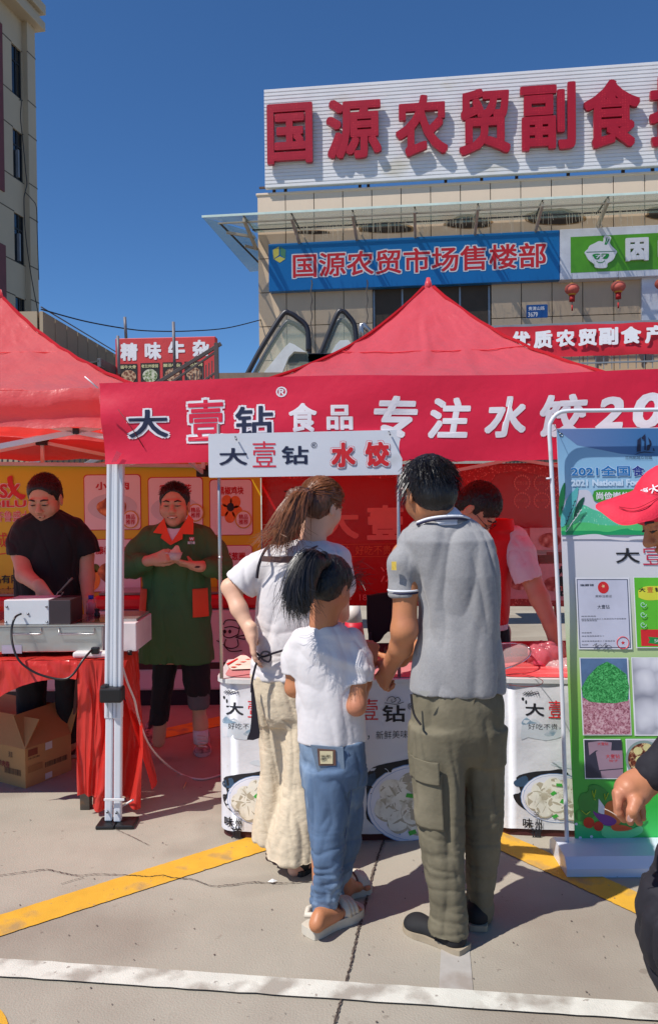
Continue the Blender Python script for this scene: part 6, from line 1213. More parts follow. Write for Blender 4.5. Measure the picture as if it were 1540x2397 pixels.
def patch(name, rows, py0, py1, Y, a0, a1, sc, m, p, nu=24, nv=24, solid=.004, add=.006, disp=None):
    rows = sorted(rows, key=lambda r: r[0]); Rr = np.array(rows); z1 = P(CX, py0, Y)[2]; z0 = P(CX, py1, Y)[2]; V = []
    for j in range(nv+1):
        z = z0+(z1-z0)*j/nv; cx, cy, rx, ry = [np.interp(z, Rr[:, 0], Rr[:, i]) for i in range(1, 5)]
        for i in range(nu+1):
            a = math.radians(a0+(a1-a0)*i/nu); ca, sa = math.cos(a), math.sin(a); q = (abs(ca)**2.3+abs(sa)**2.3)**(-1/2.3)
            V.append(A3(cx+(rx*sc+add)*ca*q, cy-(ry*sc+add)*sa*q, z))
    if disp is not None:
        V = np.array(V); cxy = np.array([[np.interp(v[2], Rr[:, 0], Rr[:, 1]), np.interp(v[2], Rr[:, 0], Rr[:, 2])] for v in V]); d_ = V[:, :2]-cxy; d_ /= np.linalg.norm(d_, axis=1)[:, None]; V[:, :2] += d_*disp(V, np.zeros_like(V))[:, None]
    return mesh(name, V, [(j*(nu+1)+i, j*(nu+1)+i+1, (j+1)*(nu+1)+i+1, (j+1)*(nu+1)+i) for j in range(nv) for i in range(nu)], m, p, True, solid)
def hem(Fd, p, d, R_=.085): Fd.ell(np.asarray(p)+unit(d)*R_, (R_, R_, R_), None, .004, True)
def shoe(p, toe, heel, m, sole, wd=.048, ht=.07, name='shoe', lift=0, sth=.022):
    toe = np.asarray(toe, float); heel = np.asarray(heel, float); d = toe-heel; d[2] = 0; L = np.linalg.norm(d); d = d/L; sd = A3(-d[1], d[0], 0)
    def ring(f, w_, z, y): return heel+d*L*f+sd*w_+A3(0, 0, z)
    prof = [(0, .55), (.04, .75), (.15, .85), (.35, .78), (.55, .9), (.72, 1.05), (.86, .95), (.95, .7), (1, .35)]
    out = [heel+d*L*f+sd*wd*w_ for f, w_ in prof]+[heel+d*L*f-sd*wd*w_ for f, w_ in prof[::-1]]
    out = spline(out, 3, True); n = len(out); zs_ = (lift+.001, lift+sth)
    V = [o+A3(0, 0, z) for z in zs_ for o in out]; mesh('sole', V, [tuple(range(n))[::-1], tuple(range(n, 2*n))]+[(i, (i+1) % n, n+(i+1) % n, n+i) for i in range(n)], sole, p, False)
    if m is None: return
    Fd = Field(np.minimum(toe, heel)-A3(.07, .07, 0), np.maximum(toe, heel)+A3(.07, .07, ht+.05), .005)
    Fd.cone(heel+d*.045+A3(0, 0, .045+lift), heel+d*.07+A3(0, 0, ht+lift), .037, .034); Fd.cone(heel+d*.05+A3(0, 0, .035+lift), toe-d*.055+A3(0, 0, .026+lift), .036, .034, .03); Fd.ell(toe-d*.05+A3(0, 0, .028+lift), (wd*.95, wd*1.0, .028), k=.03)
    Fd.cut(A3(0, 0, .018+lift), (0, 0, -1)); Fd.mesh(name, m, p)
def strands(name, p, roots, tips, m, n, r=.0012, seed=1, wav=.02, spread=(.03, .03)):
    r_ = np.random.default_rng(seed); it = []
    for i in range(n):
        f = r_.random(); a = roots(f, r_); b = tips(f, r_); mid = (a+b)/2+r_.normal(0, wav, 3)+A3(0, 0, .01)
        it.append((spline([a, (a*2+mid)/3, mid, (b*2+mid)/3+r_.normal(0, wav*.4, 3), b], 2), [r]*8+[r*.4]))
    return stuff(tubes(name, it, m, p, 4))
# ======== the man in the grey polo shirt
g1 = thing('person', 'man in grey polo and olive cargo trousers seen from behind', 'person', G(1070, 2170)); Y = 2.88
hc1 = P(1003, 1156, 2.90); R1_ = axes((-.30, .86, -.36)); Fd = Field((.05, 2.6, -.02), (.72, 3.35, 1.72), .0052)
head(Fd, hc1, R1_, 1.04, neck=P(1032, 1222, 2.935))
sh_rows = [row(1206, 1004, 1074, 2.91, .055), row(1218, 984, 1096, 2.905, .078), row(1230, 966, 1116, 2.9, .092), row(1245, 948, 1134, 2.89, .104), row(1265, 944, 1146, Y, .114), row(1300, 958, 1156, Y, .120), row(1345, 972, 1162, Y, .126), row(1423, 980, 1166, Y, .122), row(1485, 981, 1171, Y, .120), row(1560, 969, 1176, Y, .125), row(1602, 964, 1178, Y, .128), row(1614, 963, 1178, Y, .128)]
Fd.loft([(z, cx, cy, rx*.85, ry*.85) for z, cx, cy, rx, ry in sh_rows[2:]]); 
for q, Yq in (((1025, 1640, 1030, 2190), 2.82), ((1130, 1640, 1121, 2150), 2.96)): Fd.cone(P(q[0], q[1], 2.88), P(q[2], q[3], Yq), .05, .032)
w1 = P(905, 1568, 3.04); Fd.chain([P(948, 1300, 2.88), P(948, 1385, 2.86), P(946, 1475, 2.85), P(938, 1515, 2.9), w1], [.05, .043, .046, .040, .028])
hand(Fd, P(912, 1562, 3.02), (-.25, .35, -.55), (.8, .4, .1), side=-1, curl=(1.0, 1.2, .8), s=.98)
Fd.chain([P(1130, 1290, 2.95), P(1110, 1450, 3.05), P(935, 1540, 3.2)], [.05, .045, .03]); hand(Fd, P(925, 1548, 3.2), (-.9, .0, -.05), (0, .1, 1), side=1, curl=(.3, .4, .3), s=.95)
Fd.mesh('body', sk1, g1)
short_hair(g1, hc1, R1_, 1.10, hb_, nape=-.062, amp=.0022, sc=(90, 90, 30), seed=8, h=.0045, fr=(.092, .082, .1))
strands('hair_wisps', g1, lambda f, r: HL(hc1, R1_, 1.1, unit(r.normal(size=3)*A3(1, 1, .6)+A3(0, -.3, .55))*A3(.08, .098, .085)+A3(0, -.014, .04)), lambda f, r: A3(0, 0, 0), hbs, 0) if 0 else None
r_ = np.random.default_rng(5); it = []
for i in range(1300):
    v = unit(r_.normal(size=3)+A3(0, -.5, .25)); a = HL(hc1, R1_, 1.1, v*A3(.084, .103, .089)+A3(0, -.014, .04))
    t_ = HL(hc1, R1_, 1.1, (.01, -.03, .15))
    if v[2] < -.45: continue
    dn = unit(a-t_+r_.normal(0, .018, 3)+A3(0, 0, -.03)); L_ = r_.uniform(.03, .06); out_ = unit(R1_ @ v); it.append(([a-out_*.002, a+dn*L_*.5+out_*.0016, a+dn*L_-out_*.0025], [.0011, .001, .0004]))
stuff(tubes('hair_strands', it, hbs, g1, 3))
gry = mat('grey_melange_knit', S(146, 145, 146), .85, .1, 160, bump=.0008, bscale=500, sheen=.3); nvk = mat('navy_trim', S(34, 32, 64), .7); whk = mat('white_trim_knit', S(220, 222, 228), .8)
Fd = Field((.0, 2.6, .75), (.75, 3.2, 1.56), .005)
Fd.chain([P(966, 1282, 2.88), P(947, 1325, 2.87), P(944, 1400, 2.86)], [.050, .053, .0525], .03); hem(Fd, P(943, 1386, 2.86), (0, 0, -1), .1); Fd.loft(sh_rows, .02); Fd.cone(P(1112, 1285, 2.9), P(1128, 1350, 3.05), .052, .055, .03)
Fd.cut(P(943, 1382, 2.86), (0, 0, -1)) if 0 else None
polo_f = folds(.013, (5.5, 7, 3.6), 21, .0010, extra=lambda V, N: .007*np.exp(-((V[:, 0]-(.40+.30*(V[:, 2]-.95)+.10*np.sin((V[:, 2]-.9)*6)))/.022)**2)*np.clip((1.32-V[:, 2])/.3, 0, 1)*(N[:, 1] < .2)+.006*np.exp(-((V[:, 0]-(.50+.10*(V[:, 2]-.95)))/.02)**2)*np.clip((1.25-V[:, 2])/.3, 0, 1)+.005*np.exp(-((V[:, 0]-(.31+.25*(V[:, 2]-1.1)))/.018)**2))
Fd.mesh('polo_shirt', gry, g1, polo_f)
Fc_ = Field(P(960, 1240, 2.7)-.02, P(1110, 1175, 3.1)+.02, .0045); Fc_.loft([row(1228, 972, 1098, 2.90, .098), row(1212, 984, 1088, 2.905, .088), row(1198, 996, 1076, 2.915, .078), row(1187, 1006, 1064, 2.93, .066)], .01, 2.0); Fc_.mesh('collar', whk, g1)
for dz, m_, r_ in ((0, nvk, .005), (.008, whk, .005)): tube('collar_stripe', spline([P(x, y-dz*600, Yq) for x, y, Yq in ((976, 1228, 2.85), (998, 1220, 2.81), (1025, 1215, 2.796), (1055, 1213, 2.796), (1082, 1214, 2.815), (1098, 1219, 2.86))], 4), r_, m_, g1, 6)
def ringt(name, c, rx, ry, r, m, p, tilt=0, n=28): return tube(name, [A3(c[0]+rx*math.cos(a), c[1]+ry*math.sin(a), c[2]+tilt*math.cos(a)) for a in np.linspace(0, 6.283, n)], r, m, p, 6)
cs = P(943, 1382, 2.86); ringt('cuff_stripe', cs+A3(0, 0, -.006), .052, .052, .0045, nvk, g1); ringt('cuff_stripe', cs+A3(0, 0, .002), .053, .053, .004, whk, g1)
pa = P(921, 1333, 2.82); box('sleeve_patch', pa+A3(-.009, -.022, 0), A3(.016, -.006, 0), A3(0, -.004, 0), A3(0, 0, .03), mat('gold_patch', S(206, 176, 70), .6, .3, 60), g1)
olv = mat('olive_cotton', S(106, 99, 80), .85, .08, 6, bump=.0015, bscale=60, stain=S(124, 116, 96), sscale=4, sth=.52)
hip = [row(1604, 971, 1170, 2.89, .125), row(1640, 967, 1174, 2.89, .132), row(1700, 966, 1173, 2.89, .134), row(1745, 967, 1172, 2.89, .112), row(1775, 970, 1169, 2.89, .088)]
lgL = [row(1700, 964, 1081, 2.87, .112), row(1760, 963, 1084, 2.865, .11), row(1848, 970, 1085, 2.85, .105), row(1971, 982, 1086, 2.83, .092), row(2076, 1004, 1086, 2.81, .080), row(2130, 1012, 1087, 2.80, .072), row(2176, 1010, 1087, 2.795, .07)]
lgR = [row(1700, 1074, 1178, 2.91, .112), row(1760, 1078, 1177, 2.915, .105), row(1848, 1084, 1174, 2.93, .095), row(1918, 1088, 1170, 2.94, .09), row(2023, 1092, 1159, 2.955, .08), row(2111, 1096, 1148, 2.96, .07), row(2138, 1096, 1144, 2.965, .068)]
Fd = Field((.12, 2.6, 0), (.75, 3.15, .95), .0052)
for q in (lgL, lgR, hip): Fd.loft(q, .03)
Fd.loft([row(2142, 1007, 1091, 2.80, .074), row(2178, 1006, 1090, 2.795, .074)], .004); Fd.loft([row(2108, 1090, 1152, 2.96, .072), row(2141, 1090, 1149, 2.965, .072)], .004)
trf = folds(.011, (8, 8, 4), 31, .001, extra=lambda V, N: crink(V, .0045, (5, 5, 20), 33)*np.clip((.62-V[:, 2])/.3, 0, 1)); Fd.mesh('trousers', olv, g1, trf)
patch('cargo_pocket', lgL, 1790, 1915, 2.86, 186, 92, 1.0, olv, g1, add=.007, disp=trf); patch('pocket_flap', lgL, 1762, 1812, 2.86, 190, 96, 1.0, olv, g1, add=.013, disp=trf)
tube('pocket_opening', spline([P(962, 1625, 2.775), P(968, 1670, 2.77), P(985, 1697, 2.755)], 4), .004, mat('pocket_dark', S(30, 26, 30), .8), g1, 5)
tube('side_seam', spline([P(x, y, Yq) for x, y, Yq in ((1114, 1625, 2.755), (1100, 1680, 2.755), (1090, 1740, 2.775))], 4), .002, mat('seam_olive', S(70, 62, 46), .8), g1, 4)
sheet('pocket_lining', Pl(A3(0, 2.748, 0), (1, 0, 0)), [(1090, 1700)]*0+[cF(482, 340), cF(568, 345), cF(540, 380), cF(515, 372)], mat('striped_lining', S(176, 174, 166), .7), g1, 0)
bcl = mat('black_canvas', S(22, 22, 26), .8, .2, 20, stain=S(50, 47, 45), sscale=14, sth=.62); sol = mat('dirty_sole', S(160, 146, 124), .8, .15, 20)
t_, h_ = G(950, 2168), G(1090, 2232); shoe(g1, t_, h_, bcl, sol, .05, .062); box('shoe_tab', P(1010, 2168, 2.84)+A3(0, 0, 0), A3(.05, -.05, .012), A3(.012, .012, 0), A3(0, 0, .012), mat('grey_elastic', S(110, 110, 112), .7), g1, .003)
shoe(g1, G(1110, 2110), G(1118, 2182), bcl, sol, .045, .06)
pap = thing('paper_sheets', 'folded leaflets in the hands of the man in grey', 'leaflet', P(895, 1556, 3.1)); mesh('paper', [P(872, 1568, 3.1), P(918, 1548, 3.15), P(925, 1538, 3.25), P(880, 1552, 3.25)], [(0, 1, 2, 3)], mat('leaflet_paper', S(214, 196, 200), .5), pap, solid=.004)
# ======== the little girl
g2 = thing('person', 'small girl with black ponytail, white shirt and blue jeans', 'person', G(770, 2160)); Y = 3.0
hc2 = P(772, 1376, 3.0); R2_ = axes((.48, .72, -.42)); Fd = Field((-.22, 2.7, -.02), (.32, 3.4, 1.36), .005)
head(Fd, hc2, R2_, .90, neck=P(757, 1475, 2.98)); tr = [row(1462, 722, 800, 2.98, .055), row(1480, 700, 822, 2.98, .072), row(1500, 688, 838, 2.98, .082), row(1540, 686, 846, 2.98, .09), row(1600, 692, 850, 2.98, .092), row(1666, 696, 853, 2.98, .094), row(1725, 697, 857, 2.98, .098), row(1740, 698, 857, 2.98, .098)]
Fd.loft([(z, a, b, rx*.72, ry*.72) for z, a, b, rx, ry in tr[1:]])
for q, Yq in (((745, 1745, 752, 2150), 2.92), ((800, 1745, 805, 2090), 3.08)): Fd.cone(P(q[0], q[1], 2.98), P(q[2], q[3], Yq), .042, .028)
Fd.chain([P(822, 1512, 2.98), P(838, 1590, 2.93), P(834, 1652, 2.90), P(850, 1600, 3.02), P(866, 1552, 3.12)], [.030, .032, .034, .029, .021]); hand(Fd, P(867, 1550, 3.12), (.05, .12, .5), (-.3, .8, 0), side=1, curl=(1.1, 1.3, .9), s=.78)
Fd.chain([P(702, 1515, 3.0), P(690, 1570, 3.0), P(689, 1610, 3.0), P(740, 1590, 3.15)], [.03, .032, .033, .022]); hand(Fd, P(740, 1588, 3.16), (.5, .5, .2), (0, 0, 1), side=1, s=.75)
# feet
for (tx, ty), (hx, hy), Yq in (((828, 2128), (728, 2186), 2.9), ((850, 2076), (790, 2100), 3.08)):
    T_, H_ = G(tx, ty, .035), G(hx, hy, .035); Fd.cone(H_+A3(.02, .02, .022), T_+A3(-.02, -.01, .006), .026, .020, .02); an = P(754, 2118, 2.91) if tx < 840 else P(796, 2078, 3.08); Fd.cone(H_+A3(.022, .01, .03), an, .022, .024, .02); Fd.cone(H_+A3(0.03, .03, .05), (H_+T_)/2+A3(0, 0, .03), .022, .022, .02)
    dd = unit((T_-H_)*A3(1, 1, 0)); s_ = A3(-dd[1], dd[0], 0)
    for k in range(5): Fd.cone(T_+s_*(.020-.010*k), T_+s_*(.022-.011*k)+dd*(.022-.003*abs(k-1)), .009, .008, .004)
Fd.mesh('body', sk1, g2)
wcot = mat('white_cotton', S(214, 209, 209), .85, .02, 4, bump=.0006, bscale=60, sheen=.2)
Fd = Field((-.24, 2.75, .7), (.32, 3.25, 1.22), .0045); Fd.chain([P(822, 1500, 2.975), P(838, 1548, 2.955), P(838, 1612, 2.935)], [.046, .052, .058], .025); hem(Fd, P(836, 1586, 2.94), (.12, 0, -1), .12); Fd.chain([P(706, 1500, 2.98), P(694, 1540, 3.0), P(692, 1582, 3.0)], [.044, .05, .05], .025); hem(Fd, P(692, 1566, 3.0), (0, 0, -1), .09); Fd.loft(tr, .02, 2.2)
Fd.cut(P(840, 1594, 2.94), (.06, 0, -1)) if 0 else None
Fd.mesh('t_shirt', wcot, g2, folds(.008, (7, 7, 6), 41, .0008, extra=lambda V, N: -.007*np.exp(-((V[:, 2]-(.98-.4*(V[:, 0]-.05)))/.02)**2)*(V[:, 0] > -.05)+.006*np.exp(-((V[:, 2]-(1.03-.55*(V[:, 0]-.05)))/.025)**2)))
ringt('neck_rib', P(757, 1466, 2.98), .05, .045, .006, wcot, g2)
jen = mat('blue_denim', S(84, 106, 134), .85, .2, 9, bump=.001, bscale=300, stain=S(128, 148, 170), sscale=5, sth=.5, stretch=(1.5, 1.5, .6))
jr = [row(1728, 698, 857, 2.98, .095), row(1765, 700, 857, 2.98, .1), row(1800, 706, 857, 2.98, .1), row(1830, 712, 855, 2.98, .085)]
jN = [row(1795, 712, 812, 2.95, .085), row(1870, 716, 816, 2.94, .082), row(1965, 722, 812, 2.93, .074), row(2012, 730, 806, 2.92, .068), row(2060, 732, 800, 2.915, .06), row(2105, 728, 786, 2.91, .052), row(2136, 728, 782, 2.91, .046)]
jF = [row(1795, 770, 857, 3.0, .085), row(1880, 772, 852, 3.03, .075), row(1960, 770, 842, 3.05, .068), row(2027, 768, 826, 3.07, .058), row(2075, 770, 812, 3.08, .048), row(2095, 772, 808, 3.08, .046)]
Fd = Field((-.24, 2.75, 0), (.32, 3.3, .78), .0048)
for q in (jr, jN, jF): Fd.loft(q, .025)
Fd.mesh('jeans', jen, g2, folds(.010, (8, 8, 8), 51, .0008, extra=lambda V, N: crink(V, .008, (6, 6, 24), 53)*np.clip((.42-V[:, 2])/.22, 0, 1)))
jd = mat('denim_pocket', S(112, 128, 146), .85, .12, 9, bump=.001, bscale=300); p_ = Pl(A3(0, 2.874, 0), (1, 0, 0))
o = sheet('back_pocket', p_, [cE(795, 790), cE(1040, 810), cE(1050, 985), cE(910, 1080), cE(845, 985)], jd, g2, 0, 0, thick=.006); sheet('leather_patch', p_, [cE(845, 818), cE(982, 828), cE(986, 945), cE(856, 945)], mat('brown_leather', S(104, 74, 62), .6), g2, .004, 0, thick=.003)
sheet('patch_label', p_, [cE(864, 836), cE(962, 838), cE(962, 932), cE(868, 932)], mat('cream_label', S(214, 200, 160), .6), g2, .006, 0, thick=.001); text(p_, 'GALLERY\nDEPT.', *cE(873, 865), cE(945, 0)[0], cE(0, 905)[1], ink, g2, off=.008, bold=.02)
tube('jeans_seam', spline([P(x, y, Yq) for x, y, Yq in ((815, 1760, 2.885), (822, 1850, 2.90), (808, 1960, 2.90), (800, 2050, 2.90))], 5), .0016, mat('denim_thread', S(70, 90, 130), .8), g2, 4)
# ponytail
hb2 = short_hair(g2, hc2, R2_, .95, hb_, nape=-.052, amp=.003, fr=(.088, .082, .1), sc=(60, 60, 30), seed=12, h=.0045, vol=1.02)
Fd = Field(P(660, 1460, 2.8)-.03, P(770, 1280, 3.05)+.05, .005); Fd.chain([P(760, 1312, 2.93), P(730, 1318, 2.87), P(712, 1350, 2.85), P(706, 1392, 2.85), P(712, 1428, 2.86)], [.026, .036, .042, .038, .015], .03)
Fd.mesh('ponytail', hb_, g2, folds(.004, (50, 50, 14), 61, .002))
ch_ = [(757, 1305, 2.91), (722, 1300, 2.85), (700, 1340, 2.82), (692, 1390, 2.81), (700, 1445, 2.82)]
r_ = np.random.default_rng(15); it = []
for i in range(900):
    o = r_.normal(0, 1, 3)*A3(.017, .018, .014); e = o*r_.uniform(.7, 1.25); pts = [P(*q)+o*(.3+.35*k)+(e-o)*(k/4)**2 for k, q in enumerate(ch_)]; pts[-1] = pts[-1]+A3(r_.normal(0, .012), r_.normal(0, .01), r_.uniform(.0, .07))
    it.append((spline(pts, 3), [.001]*9+[.0008, .0007, .0005, .0003]))
stuff(tubes('ponytail_strands', it, hbs, g2, 3)); tube('hair_tie', [P(756, 1300, 2.9), P(762, 1318, 2.94)], .02, blk, g2, 10)
it = []
for i in range(60): a = P(822+r_.normal(0, 3), 1360+r_.normal(0, 14), 3.05); it.append((spline([a, a+A3(.02, 0, .01)+r_.normal(0, .008, 3), a+A3(.045, .0, .0)+r_.normal(0, .02, 3)], 3), .0005))
stuff(tubes('loose_hair', it, hbs, g2, 3))
sdl = mat('cream_sandal', S(206, 196, 178), .6, .06, 20, bump=.001, bscale=100); sds = mat('sandal_sole', S(196, 188, 172), .7); sbr = mat('sandal_edge_brown', S(96, 60, 54), .6)
for (tx, ty), (hx, hy) in (((842, 2134), (720, 2194)), ((862, 2078), (784, 2106))):
    T_, H_ = G(tx, ty), G(hx, hy); shoe(g2, T_, H_, None, sds, .052, sth=.034); dd = unit(T_-H_); s_ = A3(-dd[1], dd[0], 0); L_ = np.linalg.norm(T_-H_)
    for f_, hgt, rr2, m_ in ((.60, .078, .018, sdl), (.74, .068, .018, sdl), (.67, .074, .018, sdl), (.30, .118, .010, sdl), (.52, .086, .004, sbr), (.82, .064, .004, sbr)):
        c_ = H_+dd*L_*f_; tube('strap', [c_+s_*.043*math.cos(a)+A3(0, 0, .03+(hgt-.03)*math.sin(a)) for a in np.linspace(0, math.pi, 10)], rr2, m_, g2, 6, .3)
    tube('heel_strap', [H_+dd*.07+s_*.034+A3(0, 0, .075), H_+dd*.03+s_*.032+A3(0, 0, .08), H_-dd*.005+A3(0, 0, .082), H_+dd*.03-s_*.032+A3(0, 0, .08), H_+dd*.07-s_*.034+A3(0, 0, .075)], .011, sdl, g2, 6)
# ======== the woman with the apron
g3 = thing('person', 'woman with brown ponytail, white shirt and wide beige trousers', 'person', G(690, 2030)); Y = 3.42
hc3 = P(752, 1188, 3.45); R3_ = axes((.62, .66, -.30)); Fd = Field((-.55, 3.0, -.02), (.2, 3.8, 1.66), .0052)
head(Fd, hc3, R3_, .98, neck=P(728, 1285, 3.42)); ws = [row(1266, 690, 765, 3.42, .055), row(1278, 660, 790, 3.42, .08), row(1292, 628, 806, 3.42, .098), row(1320, 612, 812, 3.42, .112), row(1362, 606, 806, 3.42, .118), row(1420, 603, 795, 3.42, .112), row(1471, 600, 786, 3.42, .11), row(1530, 593, 782, 3.42, .118), row(1575, 588, 784, 3.42, .122), row(1582, 588, 784, 3.42, .122)]
Fd.loft([(z, a, b, rx*.82, ry*.82) for z, a, b, rx, ry in ws])
Fd.chain([P(618, 1320, 3.42), P(575, 1360, 3.40), P(540, 1375, 3.38), P(560, 1425, 3.34), P(588, 1482, 3.30)], [.048, .043, .037, .034, .025]); hand(Fd, P(590, 1484, 3.295), (.06, .03, -1), (1, .2, 0), side=-1, curl=(.25, .3, .2), s=.92)
Fd.chain([P(790, 1320, 3.45), P(800, 1440, 3.6)], [.048, .035])
for q, Yq in (((640, 1600, 640, 1990), 3.5), ((720, 1600, 705, 2030), 3.37)): Fd.cone(P(q[0], q[1], 3.42), P(q[2], q[3], Yq), .05, .033)
Fd.cone(P(712, 2020, 3.35), P(690, 2035, 3.33), .034, .03, .02)
Fd.mesh('body', sk2, g3)
wc3 = mat('white_jersey', S(214, 209, 209), .85, .02, 4, bump=.001, bscale=60, sheen=.2)
Fd = Field((-.55, 3.1, .78), (.2, 3.75, 1.5), .005); Fd.chain([P(640, 1310, 3.42), P(602, 1335, 3.41), P(560, 1370, 3.4)], [.062, .066, .074], .03); hem(Fd, P(572, 1363, 3.4), (-.8, 0, -.75), .12); Fd.loft(ws, .02); Fd.cone(P(785, 1312, 3.45), P(798, 1370, 3.5), .06, .06, .03)
Fd.mesh('shirt', wc3, g3, folds(.008, (7, 7, 6), 71, .0008, extra=lambda V, N: crink(V, .006, (9, 9, 18), 73)*np.clip((1.16-V[:, 2])/.25, 0, 1)))
apr = mat('brown_apron_strap', S(104, 78, 76), .8); abk = mat('black_apron', S(32, 26, 38), .85)
pl3 = Pl(A3(0, 3.285, 0), (1, 0, 0)); sheet('apron_strap', pl3, [cA(430, 1005), cA(560, 1008), cA(720, 1005), cA(715, 1030), cA(700, 1058), cA(560, 1056), cA(425, 1046)], apr, g3, 0, 0, thick=.004)
tube('apron_cord', spline([P(*cA(x, y), Yq) for x, y, Yq in ((480, 925, 3.40), (440, 985, 3.31), (405, 1080, 3.31), (393, 1170, 3.33))], 5), .007, abk, g3, 5, .4)
tube('shoulder_strap', spline([P(*cA(x, y), Yq) for x, y, Yq in ((700, 1010, 3.285), (790, 960, 3.31), (860, 925, 3.37), (930, 940, 3.45))], 5), .011, apr, g3, 6, .35)
tube('apron_cord', spline([P(*cA(x, y), 3.285) for x, y in ((375, 1722), (430, 1762), (520, 1735), (640, 1700))], 5), .005, abk, g3, 5)
tube('apron_bow', spline([P(*cA(x, y), 3.275) for x, y in ((415, 1755), (440, 1725), (480, 1728), (498, 1765), (480, 1800), (440, 1785), (415, 1755))], 5), .0045, abk, g3, 5)
tube('apron_cord', spline([P(*cA(x, y), 3.27) for x, y in ((415, 1760), (390, 1810), (370, 1880), (355, 1960), (352, 2030))], 5), .005, abk, g3, 5)
p3 = Pl(A3(0, 3.30, 0), (1, 0, 0)); sheet('apron_tail', p3, [cE(350, 330), cE(362, 330), cE(385, 480), cE(405, 640), cE(410, 738), cE(318, 750), cE(340, 690), cE(352, 560), cE(350, 440)], abk, g3, 0, 2, thick=.006)
lin = mat('beige_linen', S(206, 190, 164), .88, .06, 12, bump=.0015, bscale=90, stretch=(1, 1, 1.5))
hp3 = [row(1574, 590, 786, 3.42, .118), row(1620, 594, 790, 3.42, .128), row(1665, 600, 790, 3.42, .125), row(1690, 606, 788, 3.42, .10)]
wL = [row(1650, 600, 690, 3.45, .11), row(1735, 612, 690, 3.47, .105), row(1809, 614, 688, 3.48, .105), row(1870, 606, 680, 3.49, .11), row(1924, 596, 672, 3.5, .115), row(1954, 593, 672, 3.5, .118)]
wR = [row(1650, 668, 786, 3.40, .11), row(1735, 664, 782, 3.39, .105), row(1828, 662, 778, 3.385, .105), row(1900, 648, 776, 3.37, .115), row(1960, 632, 774, 3.36, .118), row(2000, 626, 772, 3.357, .122)]
Fd = Field((-.4, 3.0, 0), (.15, 3.75, .88), .0052)
for q in (hp3, wL, wR): Fd.loft(q, .018)
Fd.mesh('trousers', lin, g3, folds(.012, (9, 9, 1.8), 81, .0012, extra=lambda V, N: crink(V, .0016, (16, 16, 30), 83)))
bsh = mat('black_slipper', S(28, 28, 32), .6, .1, 20); shoe(g3, G(742, 2020)+A3(.06, .08, 0), G(690, 2050), bsh, bsh, .048, .04); shoe(g3, G(640, 1975)+A3(-.0, .1, 0), G(652, 2010), bsh, bsh, .048, .04)
short_hair(g3, hc3, R3_, 1.02, hbr, nape=-.045, amp=.0035, fr=(.088, .086, .1), sc=(50, 50, 24), seed=14, h=.0045)
r_ = np.random.default_rng(25); it = []; tie = P(*cA(775, 530), 3.36)
for i in range(520):
    v = unit(r_.normal(size=3)+A3(0, .1, .45))
    if v[2] < -.25: continue
    a = HL(hc3, R3_, 1.02, v*A3(.0845, .1035, .090)+A3(0, -.014, .04)); mid = (a*1.2+tie*.8)/2; out_ = unit(mid-hc3); 
    mm_ = HL(hc3, R3_, 1.02, unit(R3_.T @ (mid-hc3)-A3(0, -.014, .04))*A3(.086, .105, .092)+A3(0, -.014, .04)); it.append((spline([a, mm_, tie+r_.normal(0, .008, 3)], 4), .0011))
stuff(tubes('hair_strands', it, hbr2, g3, 3))
Fd = Field(P(630, 1290, 3.2)-.04, P(735, 1140, 3.4)+.05, .005); Fd.chain([P(722, 1158, 3.35), P(700, 1168, 3.3), P(680, 1205, 3.28), P(664, 1245, 3.28), P(658, 1262, 3.28)], [.022, .044, .05, .036, .014], .03); Fd.mesh('ponytail', hbr, g3, folds(.008, (40, 40, 12), 91, .003))
it = []; ch_ = [(722, 1152, 3.33), (702, 1158, 3.27), (684, 1195, 3.24), (668, 1240, 3.24), (660, 1278, 3.25)]
for i in range(420):
    o = r_.normal(0, 1, 3)*A3(.024, .024, .012); pts = [P(*q)+o*(.25+.36*k) for k, q in enumerate(ch_)]; pts[-1] = pts[-1]+A3(r_.normal(-.012, .032), r_.normal(0, .02), r_.uniform(-.045, .05)); it.append((spline(pts, 3), [.0014]*9+[.001, .0008, .0006, .0003]))
stuff(tubes('ponytail_strands', it, hbr2, g3, 3)); tube('hair_tie', [P(716, 1146, 3.33), P(726, 1164, 3.35)], .014, blk, g3, 10)
ringt('bracelet', P(587, 1472, 3.31), .03, .03, .0025, mat('silver', S(200, 190, 180), .25, metal=.9), g3, .008)
# ======== man in the green coat
g4 = thing('person', 'smiling man in green work coat with orange collar eating', 'person', G(410, 1780)); Y = 4.86
hc4 = P(409, 1184, 4.83); R4_ = axes((.04, -1, -.02)); Fd = Field((-1.45, 4.35, -.02), (-.45, 5.15, 1.72), .0052)
head(Fd, hc4, R4_, 1.10, neck=P(409, 1245, 4.86)); cr_ = [row(1218, 385, 436, Y, .07), row(1228, 362, 462, Y, .09), row(1238, 345, 480, Y, .108), row(1252, 334, 488, Y, .12), row(1290, 333, 492, Y, .132), row(1364, 338, 493, Y, .135), row(1440, 332, 497, Y, .14), row(1500, 328, 499, Y, .145), row(1546, 326, 500, Y, .15)]
Fd.loft([(z, a, b, rx*.82, ry*.82) for z, a, b, rx, ry in cr_[2:]])
Fd.chain([P(345, 1260, 4.86), P(310, 1320, 4.78), P(352, 1312, 4.62)], [.05, .045, .03]); hand(Fd, P(356, 1311, 4.61), (.75, -.1, .22), (.1, .9, -.3), side=-1, curl=(.5, .8, .6), s=1.0, thumb=(.9, .3, .3))
Fd.chain([P(480, 1262, 4.86), P(520, 1325, 4.78), P(465, 1326, 4.62)], [.05, .045, .031]); hand(Fd, P(458, 1325, 4.61), (-.8, -.05, .18), (.0, .35, 1), side=1, curl=(.35, .6, .5), s=1.0, thumb=(.3, .8, .5))
